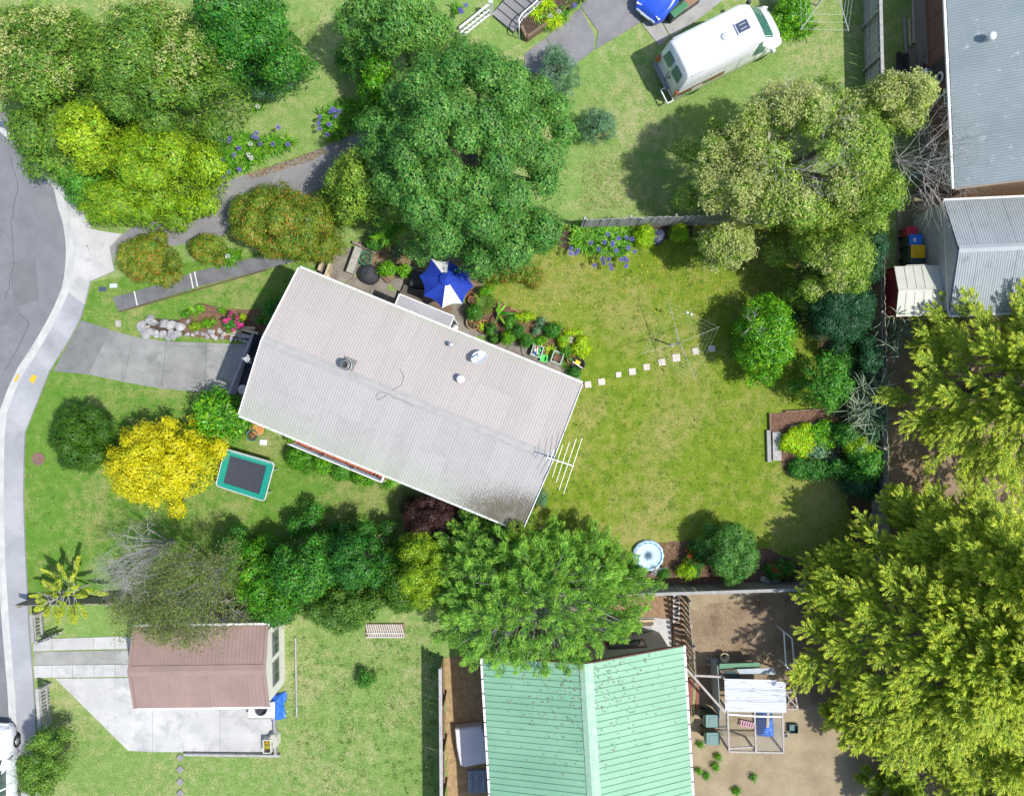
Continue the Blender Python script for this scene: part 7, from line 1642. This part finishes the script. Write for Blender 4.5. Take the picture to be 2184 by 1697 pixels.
# front garden
tree('round_shrub', 'clipped round dark olive shrub on the front lawn', 168, 940, 76, 80, 3.4, LM['round'], lobe=.5, seed=54, leaf=(.10, .05), tint=(.45, .28), cover=1.8, dens=1.7, wob=.12, cat='shrub', lob_tint=.05)
tree('golden_tree', 'brilliant yellow tree on the front lawn', 334, 988, 126, 106, 3.9, LM['gold'], lobe=.42, seed=55, leaf=(.17, .08), tint=(.62, .3), cover=1.5, dens=1.25, lob_tint=.25, wob=.2, zvar=.3)
tree('magnolia_shrub', 'glossy big leaved green shrub at the front house corner', 466, 888, 68, 62, 2.5, LM['bright'], lobe=.4, seed=56, leaf=(.24, .11), tint=(.3, .3), cover=1.4, cat='shrub')
p = at(190, 1245); yc = thing('young_conifer', 'sparse star shaped young golden conifer on the front lawn', 'conifer', (p.x, p.y, 0)); rng = np.random.default_rng(4); B, DD, LL, sg = [], [], [], []
tops = np.array([p.x-.1, p.y-.05, 0.])
for k in range(34):
    a = k*2.4+rng.normal()*.2; f = k/34; z = 1.0+2.0*f; L = 1.62*(1-f*.62)*rng.uniform(.75, 1.15); d = np.array([math.cos(a), math.sin(a), .28+.6*f]); d /= np.linalg.norm(d); s0 = np.array([p.x, p.y, z])
    sg.append((s0, s0+d*L*.9, .02, .007))
    if not (k % 5 == 2 and f > .2): B.append(s0+d*L*.42); DD.append(d+rng.normal(size=3)*.08); LL.append(L*.58)
plumes('foliage', B, DD, LL, .13, LM['conifer'], yc, rng, n=210, leaf=(.12, .042), droop=.12, thick=.04, tip=1.0, tlow=.55)
sg.append((np.array([p.x, p.y, -.1]), np.array([p.x, p.y, 3.2]), .05, .012)); twig_mesh('branches', sg, PALEBARK, yc)
twg = tree('street_tree', 'olive green tree with bare grey twigs at the bottom left corner', 88, 1630, 55, 82, 3.0, LM['olive'], lobe=.36, seed=57, leaf=(.11, .05), tint=(.45, .3), cover=1.5, dens=1.2)[0]
sg = []; rng = np.random.default_rng(3); c0 = np.array(at(62, 1660, 1.6))
for k in range(8):
    d = np.array([rng.normal(), rng.normal(), .7]); branch(rng, c0, d/np.linalg.norm(d), .9, .02, 2, sg, .6, 3, .05)
twig_mesh('bare_twigs', sg, PALEBARK, twg)
# shrubs along the lower house wall
for k, (x, y, rx, ry, m_, t_, lab) in enumerate(((640, 975, 36, 36, 'bright', .2, 'round leafy shrub left in the row below the deck'), (692, 985, 26, 28, 'bright', .3, 'leafy shrub second in the row below the deck'), (728, 1003, 24, 22, 'green', .8, 'leafy shrub third in the row below the deck'), (775, 1018, 32, 22, 'bright', .2, 'low shrub near the right end of the deck'))):
    tree('shrub', lab, x, y, rx, ry, 1.2, LM[m_], lobe=.28, seed=60+k, cat='shrub', leaf=(.10, .06), tint=(t_, .25), trunk=.04)
spiky('flax_clump', 'dark strap leaved clump at the right end of the deck', (828, 1024), 120, .5, .35, LM['strap'], 9, .04)
tree('shrub', 'shrub with yellow leaves at the house street corner', 590, 672, 34, 40, 1.6, LM['green'], lobe=.3, seed=65, cat='shrub', leaf=(.11, .06), tint=(.5, .3))
# front bed
for k, (x, y, r_, m_, t_, h_, lab) in enumerate(((860, 400, 50, 'bright', .25, .6, 'green mound at the left end of the front bed'), (1000, 570, 75, 'yellowgreen', .25, .4, 'yellow green ground cover left in the front bed'), (1180, 540, 75, 'bright', .5, .5, 'bright ground cover in the middle of the front bed'), (1380, 350, 36, 'bright', .5, .4, 'small green plant above the pink roses'), (1690, 430, 30, 'lime', .5, .5, 'yellow green grassy plant right of the roses'), (1960, 480, 60, 'green', .7, .9, 'dark leafy shrub at the house end of the front bed'), (1500, 640, 36, 'olive', .6, .4, 'small olive plant below the pink roses'), (1060, 300, 36, 'bright', .5, .4, 'small strap plant at the top of the front bed'))):
    D = Zc('E8', x, y); tree('bed_plant', lab, D[0], D[1], r_/6.877*1.45, r_/6.877*1.15, h_, LM[m_], lobe=.2, seed=70+k, cat='plant', leaf=(.09, .05), tint=(t_, .25), trunk=.02, base=.4)
spiky('flax_clump', 'bright strap leaved clump in the front bed', Zc('E8', 1010, 350), 60, .4, .25, LM['strap'], 11, .035)
D = Zc('E8', 1540, 520); root, spots, rng, lobe = tree('rose_bush', 'rose bush covered with vivid pink blooms in the front bed', D[0], D[1], 24, 20, .8, LM['green'], lobe=.2, seed=80, cat='shrub', leaf=(.08, .05), tint=(.5, .3), cover=1.2, trunk=.03, base=.4)
PP = []
for x, y in ((1420, 490), (1490, 455), (1520, 385), (1600, 450), (1600, 520), (1675, 552), (1625, 572), (1555, 622), (1460, 465), (1430, 510), (1655, 560)):
    q = np.array(zat('E8', x, y, .8)); PP.append(q+rng.normal(size=(26, 3))*np.array([.055, .05, .03]))
P = np.concatenate(PP); leaves('flowers', P, rng.normal(size=(len(P), 3))+np.array([0, 0, 1]), .08, .06, LM['pinkp'], root, rng)
# house border, back
for k, (x, y, rx, ry, m_, t_, h_, lab) in enumerate(((100, 400, 110, 130, 'green', .6, .9, 'dense green shrub beside the umbrella'), (300, 60, 90, 60, 'bright', .4, .8, 'bright leafy plant right of the umbrella'), (700, 600, 80, 90, 'green', .8, .7, 'leafy plant below the banana'), (660, 870, 90, 100, 'bright', .5, .9, 'bright bushy plant by the lone black pot'), (860, 740, 100, 110, 'green', .5, .8, 'dark bushy plant in the middle of the border'), (980, 900, 90, 110, 'green', .6, .8, 'mid green bush left of the toy crate'), (940, 500, 150, 60, 'lime', .4, .4, 'lime ground cover along the border edging'), (1200, 590, 70, 60, 'bluegreen', .5, .4, 'blue green plant near the edging middle'), (1160, 740, 60, 50, 'bluegreen', .6, .4, 'grey green low plant in the border mulch'), (1420, 760, 120, 120, 'green', .5, .7, 'large dark leafy plant left of the grey paver'), (1600, 920, 80, 90, 'lime', .2, .5, 'yellow green plant at the grey paver'), (1250, 900, 90, 60, 'bright', .4, .5, 'green plant above the toy crate'), (1740, 760, 110, 40, 'lime', .5, .3, 'yellowish ground cover at the end of the edging'), (1900, 1000, 130, 160, 'lime', .55, .35, 'trailing lime plant spilling onto the back lawn'), (1650, 1080, 90, 60, 'bright', .3, .5, 'green clump above the orange pot'), (1800, 1430, 100, 70, 'green', .5, .5, 'green plant at the house corner end'), (440, 880, 30, 30, 'green', .5, .5, 'sprig behind the lone black pot'))):
    D = Zc('E3', x, y); tree('border_plant', lab, D[0], D[1], rx/7.876*1.4, ry/7.876*1.4, h_*1.15, LM[m_], lobe=.24, seed=100+k, cat='plant', leaf=(.10, .045), tint=(t_, .25), trunk=.02, base=.4, cover=1.5)
spiky('bromeliad', 'orange green strappy plant between the two crates', Zc('E3', 1390, 1070), 60, .36, .25, LM['lime'], 12, .035)
spiky('flax_clump', 'bronze green strappy plant below the right crate', Zc('E3', 1640, 1300), 90, .36, .25, LM['olive'], 13, .03)
# fern and banana
def fern(name, label, D, n, L, wd, m, seed, z=.35, leaf=(.12, .03), dens=110, up=.5):
    p = at(*D); rng = np.random.default_rng(seed); k = thing(name, label, 'fern' if 'fern' in name else 'palm', (p.x, p.y, 0)); B = np.tile([[p.x, p.y, z]], (n, 1)); a = np.arange(n)*2.4+rng.normal(size=n)*.2
    plumes('fronds', B, np.stack([np.cos(a), np.sin(a), np.full(n, up)], 1), rng.uniform(.7, 1.1, n)*L, wd, m, k, rng, n=dens, leaf=leaf, droop=.45, thick=.01)
    MB().tube([(p.x, p.y, -.05), (p.x, p.y, z)], [.08, .06], 8).build('trunk', BARK, k); return k
fern('tree_fern', 'yellow green fern right of the umbrella', Zc('E3', 300, 260), 22, .62, .10, LM['olive'], 1)
fern('fan_palm', 'fan palm with long pale fronds under the boundary trees', Zc('E2', 940, 60), 13, .8, .11, LM['strap'], 2, 1.6, (.42, .035), 60)
spiky('fan_palm', 'small dark palm seedling below the fan palm', Zc('E2', 990, 240), 26, .55, .3, LM['bluegreen'], 14, .06)
p = zat('E3', 510, 450, .4); bn = thing('banana_plant', 'banana like plant with long broad leaves in the border', 'plant', (p.x, p.y, 0)); rng = np.random.default_rng(1)
az_ = np.array([1.45, .85, .0, -1.0, -1.85, 1.9]); straps('leaves', np.tile([[p.x, p.y, .4]], (6, 1)), az_, np.array([.75, .6, .75, .65, .6, .3]), np.full(6, .25), np.array([.17, .12, .18, .15, .09, .1]), LM['strap'], bn, rng, 6)
MB().tube([(p.x, p.y, 0), (p.x, p.y, .45)], [.07, .05], 8).build('stem', mat('banana_stem', (.3, .38, .2)), bn, True)
tree('citrus_bush', 'glossy bright tub bush behind the dark sleeper', *Zc('E2', 850, 440), 25, 21, 1.1, LM['bright'], lobe=.32, seed=90, cat='shrub', leaf=(.12, .06), tint=(.4, .25))
tree('shrub', 'dark shrub under the boundary trees above the patio bank', *Zc('E2', 720, 100), 30, 20, 1.2, LM['green'], lobe=.3, seed=91, cat='shrub', leaf=(.12, .06))
tree('shrub', 'rusty shrub between the clumped tree and the back lawn', 1130, 590, 30, 22, 1.0, LM['red'], lobe=.26, seed=92, cat='shrub', leaf=(.10, .05), tint=(.4, .35))
# agapanthus
def ballmesh(name, m, r=.085, n=54, seed=1):
    rng = np.random.default_rng(seed); D = unit(rng.normal(size=(n, 3))); D[:, 2] = np.abs(D[:, 2])*1.0-.25; D = unit(D); V = leafV(D*r*.75, np.cross(D, rng.normal(size=(n, 3))), r*.75, r*.36, rng, D)
    return flat_mesh(name, V, np.arange(3*n).reshape(-1, 3), m, np.repeat(rng.random(n), 3))
BALL = ballmesh('flower_head', LM['mauve']); BALLW = ballmesh('flower_head', LM['whitep'], seed=2)
def agapanthus(label, poly, n, heads, seed, L=.5, white=(), zf=.85):
    rng = np.random.default_rng(seed); X, Y = scatter(poly, n, rng); cx, cy = X.mean(), Y.mean(); k = thing('agapanthus_clump', label, 'agapanthus', (cx, cy, 0))
    nc = max(6, n//28); cxs, cys = scatter(poly, nc, rng); i = rng.integers(0, nc, n)
    straps('leaves', np.stack([cxs[i]+rng.normal(size=n)*.05, cys[i]+rng.normal(size=n)*.05, np.zeros(n)], 1), rng.random(n)*2*PI, rng.uniform(.6, 1.15, n)*L, rng.uniform(.25, 1.0, n)*.5, .045, LM['strap'], k, rng)
    sg = []
    for j, D in enumerate(heads):
        q = at(*D, zf); q.z = zf+rng.uniform(-.08, .08); o = inst(BALLW if j in white else BALL, 'flower_head', k, (q.x-cx, q.y-cy, q.z), (0, 0, rng.random()*6), (1.25,)*3)
        b0 = np.argmin((cxs-q.x)**2+(cys-q.y)**2); sg.append((np.array([cxs[b0], cys[b0], .1]), np.array(q), .010, .008))
    twig_mesh('stalks', sg, mat('green_stalk', (.14, .26, .06)), k); return k
hd = [(818, 280), (900, 312), (970, 303), (1013, 315), (685, 345), (790, 345), (860, 345), (525, 393), (520, 432), (580, 410), (560, 430), (745, 397), (890, 407), (983, 385), (1032, 417), (778, 475), (823, 478), (925, 477), (958, 470), (970, 488), (710, 527), (782, 510), (838, 522), (847, 553), (965, 528), (855, 365)]
agapanthus('agapanthus clump with many mauve heads along the upper fence', zpl('C2', [(520, 250), (640, 220), (980, 220), (1000, 330), (960, 400), (700, 400), (560, 380)]), 2600, [Zc('C2', *q) for q in hd], 1)
hd = [(1765, 1130), (1835, 1105), (1830, 1135), (1905, 1180), (2025, 1097), (2050, 1068), (2055, 1107), (2080, 1152), (1870, 1240), (1772, 1272), (1905, 1350), (1825, 1382), (1790, 1412), (1998, 1150), (1983, 1237), (2005, 1262)]
agapanthus('agapanthus clump with mauve and white heads beside the grey drive', zpl('A1', [(1760, 1180), (1900, 1120), (2100, 1120), (2300, 1120), (2350, 1180), (2200, 1230), (1980, 1330), (1760, 1400)]), 1700, [Zc('A1', *q) for q in hd]+[Zc('B1', *q) for q in ((160, 1147), (280, 1150), (210, 1020))], 2, white=(13, 14, 15))
hd = [(538, 938), (530, 988), (534, 1030), (600, 1080), (612, 992), (665, 932), (620, 890), (650, 878), (690, 885), (640, 875)]
agapanthus('agapanthus clump with deep mauve heads at the upper lawn corner', zpl('B1', [(560, 930), (640, 860), (800, 800), (1000, 880), (900, 990), (640, 1110)]), 1500, [Zc('B1', *q) for q in hd], 3)
agapanthus('small white flowered clump alone in the upper lawn', zpl('B1', [(20, 850), (70, 850), (70, 890), (20, 890)]), 60, [Zc('B1', 43, 852)], 4, L=.25, white=(0,), zf=.5)
agapanthus('agapanthus by the second clothesline with a mauve head', zpl('D1', [(250, 200), (420, 150), (430, 280), (300, 300)]), 260, [Zc('D1', 350, 213)], 5, L=.4)
agapanthus('agapanthus with a mauve head in the planter by the steps', zpl('C1', [(200, 120), (520, 20), (600, 10), (440, 200), (330, 230)]), 420, [Zc('C1', 555, 45), Zc('C1', 430, 90), Zc('C1', 360, 135)], 6, L=.4, white=(1, 2))
agapanthus('agapanthus with mauve heads left of the white balustrade', zpl('B1', [(1600, 40), (1700, 40), (1700, 100), (1620, 110)]), 60, [Zc('B1', 1700, 42), Zc('B1', 1655, 75), Zc('B1', 1668, 95)], 7, L=.3)
agapanthus('white flowered clump under the red tipped bushes', zpl('A2', [(1600, 450), (1900, 420), (1920, 480), (1650, 520)]), 360, [Zc('A2', 1760, 383), Zc('A2', 1820, 455)], 8, L=.4, white=(0, 1))
for k, (x, y, n_) in enumerate(((330, 60, 120), (390, 200, 160), (250, 130, 70))):
    spiky('flax_clump', ['yellow green grassy clump at the top of the planter', 'yellow green grassy clump at the foot of the planter', 'small yellow green clump behind the hand rail'][k], Zc('C1', x, y), n_, .5, .35, LM['lime'], 20+k, .03, .28)
tree('shrub', 'dense green shrub with yellow flowers left of the second clothesline', 1690, 20, 45, 55, 1.6, LM['bright'], lobe=.3, seed=93, cat='shrub', leaf=(.12, .06), tint=(.4, .3))
tree('small_shrub', 'small sapling on the lawn between garage and green roof', *Zc('B4', 905, 770), 22, 24, .9, LM['green'], lobe=.16, seed=94, cat='shrub', leaf=(.10, .05), cover=.8, trunk=.02, tint=(.6, .3))
tree('small_shrub', 'pale weed clump beside the aerial end of the house', *Zc('C3', 290, 790), 20, 24, .5, LM['bluegreen'], lobe=.16, seed=95, cat='shrub', leaf=(.10, .03), cover=.8, trunk=.02)
for k, (x, y, r_) in enumerate(((1560, 1290, 8), (1700, 1390, 8), (1610, 1540, 9), (1850, 1660, 10), (1550, 1500, 7), (1980, 1550, 7), (1680, 1470, 10))):
    D = Zc('C4', x, y); tree('weed', 'low green weed on the bare poultry yard', D[0], D[1], r_, r_, .25, LM['bright'], lobe=.1, seed=110+k, cat='weed', group='weeds on the poultry yard', leaf=(.09, .04), cover=.9, trunk=.01, tint=(.4, .2), base=.4)
# fallen leaves
rng = np.random.default_rng(77)
def lawn_weeds(label, poly, n, m, holes=()):
    X, Y = scatter(poly, n, rng)
    for h in holes: k = ~in_poly(X, Y, h); X, Y = X[k], Y[k]
    s = rng.uniform(.04, .13, len(X)); i = np.repeat(np.arange(len(X)), 16); o = rng.normal(size=(len(i), 2))*s[i][:, None]
    P = np.stack([X[i]+o[:, 0], Y[i]+o[:, 1], np.full(len(i), .02)], 1); tag(leaves('lawn_weeds', P, rng.normal(size=(len(i), 3))*.5+np.array([0, 0, 1]), .06, .022, m, None, rng), label, 'weeds', kind='stuff')
WD = leafmat('clover_leaf', [(.06, .15, .015), (.10, .22, .02), (.16, .28, .04)], boost=1.0)
lawn_weeds('clover and flat weeds dotted through the back lawn', pl([(1020, 560), (1180, 520), (1620, 540), (1680, 900), (1700, 1120), (1200, 1150), (1160, 1080), (1250, 830), (1260, 700)]), 900, WD)
lawn_weeds('clover and flat weeds dotted through the front lawn', FRONT, 700, WD, (drv, pth, fbed))
lawn_weeds('flat weeds dotted through the lawn right of the garage', pl([(620, 1350), (930, 1340), (935, 1690), (620, 1690)]), 350, WD)
_P = []
for _ in range(420):
    v = W2*.5+abs(rng.normal())*W2*.22*rng.choice([-1, 1]); u = abs(rng.normal())*2.2
    if 0 < v < W2: _P.append(wmat(ghs) @ Vector((u, -v, 3.05+1.4*(1-abs(v-W2/2)/(W2/2)))))
_P = np.array([tuple(q) for q in _P]); tag(leaves('fallen_leaves', _P, rng.normal(size=(len(_P), 3))*.3+np.array([0, 0, 1]), .09, .035, LM['deadleaf'], None, rng), 'dry leaf litter dropped by the wattle on the green roof', 'leaves', kind='stuff')
def litter(name, label, poly, n, m, L=.05):
    X, Y = scatter(poly, n, rng); P = np.stack([X, Y, np.full(n, .05)], 1); N = rng.normal(size=(n, 3))*.35+np.array([0, 0, 1])
    tag(leaves(name, P, N, rng.uniform(.6, 1.4, n)*L, rng.uniform(.5, 1.2, n)*L*.5, m, None, rng), label, 'leaves', kind='stuff')
litter('fallen_leaves', 'yellow fallen leaves scattered on the back lawn', zpl('C2', [(0, 560), (700, 470), (1100, 330), (1500, 330), (1900, 600), (1700, 1000), (900, 900), (0, 850)]), 420, LM['yellowp'], .09)
litter('fallen_leaves', 'yellow petals scattered over the front lawn', pl([(90, 840), (400, 830), (560, 960), (840, 1040), (700, 1110), (300, 1120), (80, 1180)]), 420, LM['yellowp'], .05)
litter('fallen_leaves', 'orange leaf litter along the edge of the grey drive', zpl('B1', [(-60, 1390), (350, 1260), (560, 1180), (600, 1220), (480, 1280), (0, 1430)]), 700, LM['deadleaf'], .08)
litter('fallen_leaves', 'dry leaf litter on the soil bank above the patio', zpl('E2', [(430, 110), (1000, 150), (1350, 200), (1300, 450), (1000, 400), (560, 300)]), 900, LM['deadleaf'], .08)
litter('fallen_leaves', 'brown leaf litter on the upper lawn beside the wood', zpl('B1', [(60, 300), (420, 150), (620, 200), (380, 420), (150, 640), (40, 620)]), 700, LM['deadleaf'], .06)
litter('fallen_leaves', 'tan leaf litter on the lawn right of the clumped tree', zpl('C1', [(620, 1300), (1000, 1250), (980, 1650), (600, 1690)]), 700, LM['deadleaf'], .06)
litter('bark_chips', 'tan bark chips on the house border mulch', zpl('C2', [(-60, 800), (360, 1000), (600, 1090), (600, 1330), (330, 1210), (0, 1050)]), 1600, LM['deadleaf'], .07)
litter('bark_chips', 'tan bark chips on the front bed mulch', zpl('A2', [(1520, 880), (1720, 860), (2070, 885), (2080, 1060), (1500, 1000)]), 1400, LM['deadleaf'], .06)
litter('bark_chips', 'tan bark chips around the shell pool', zpl('C3', [(960, 1250), (1240, 1150), (1600, 1190), (1620, 1440), (960, 1470)]), 1800, LM['deadleaf'], .07)
litter('bark_chips', 'tan straw litter on the yard dirt by the coop', pl([(1470, 1280), (1690, 1270), (1780, 1350), (1650, 1500), (1480, 1440)]), 2000, LM['deadleaf'], .05)
litter('bark_chips', 'tan chips on the shelter belt floor', pl([(1890, 960), (1990, 960), (1990, 1090), (1890, 1080)]), 1200, LM['deadleaf'], .06)

for o in COL.objects:                                # clouds of petals and potted foliage are uncountable
    if o.parent is not None and o.name.split('.')[0] in ('flower', 'flowers', 'plant', 'blossom', 'bare_twigs', 'stems', 'stalks', 'fronds', 'leaves', 'foliage', 'branches', 'bare_branches', 'crown'): o['kind'] = 'stuff'
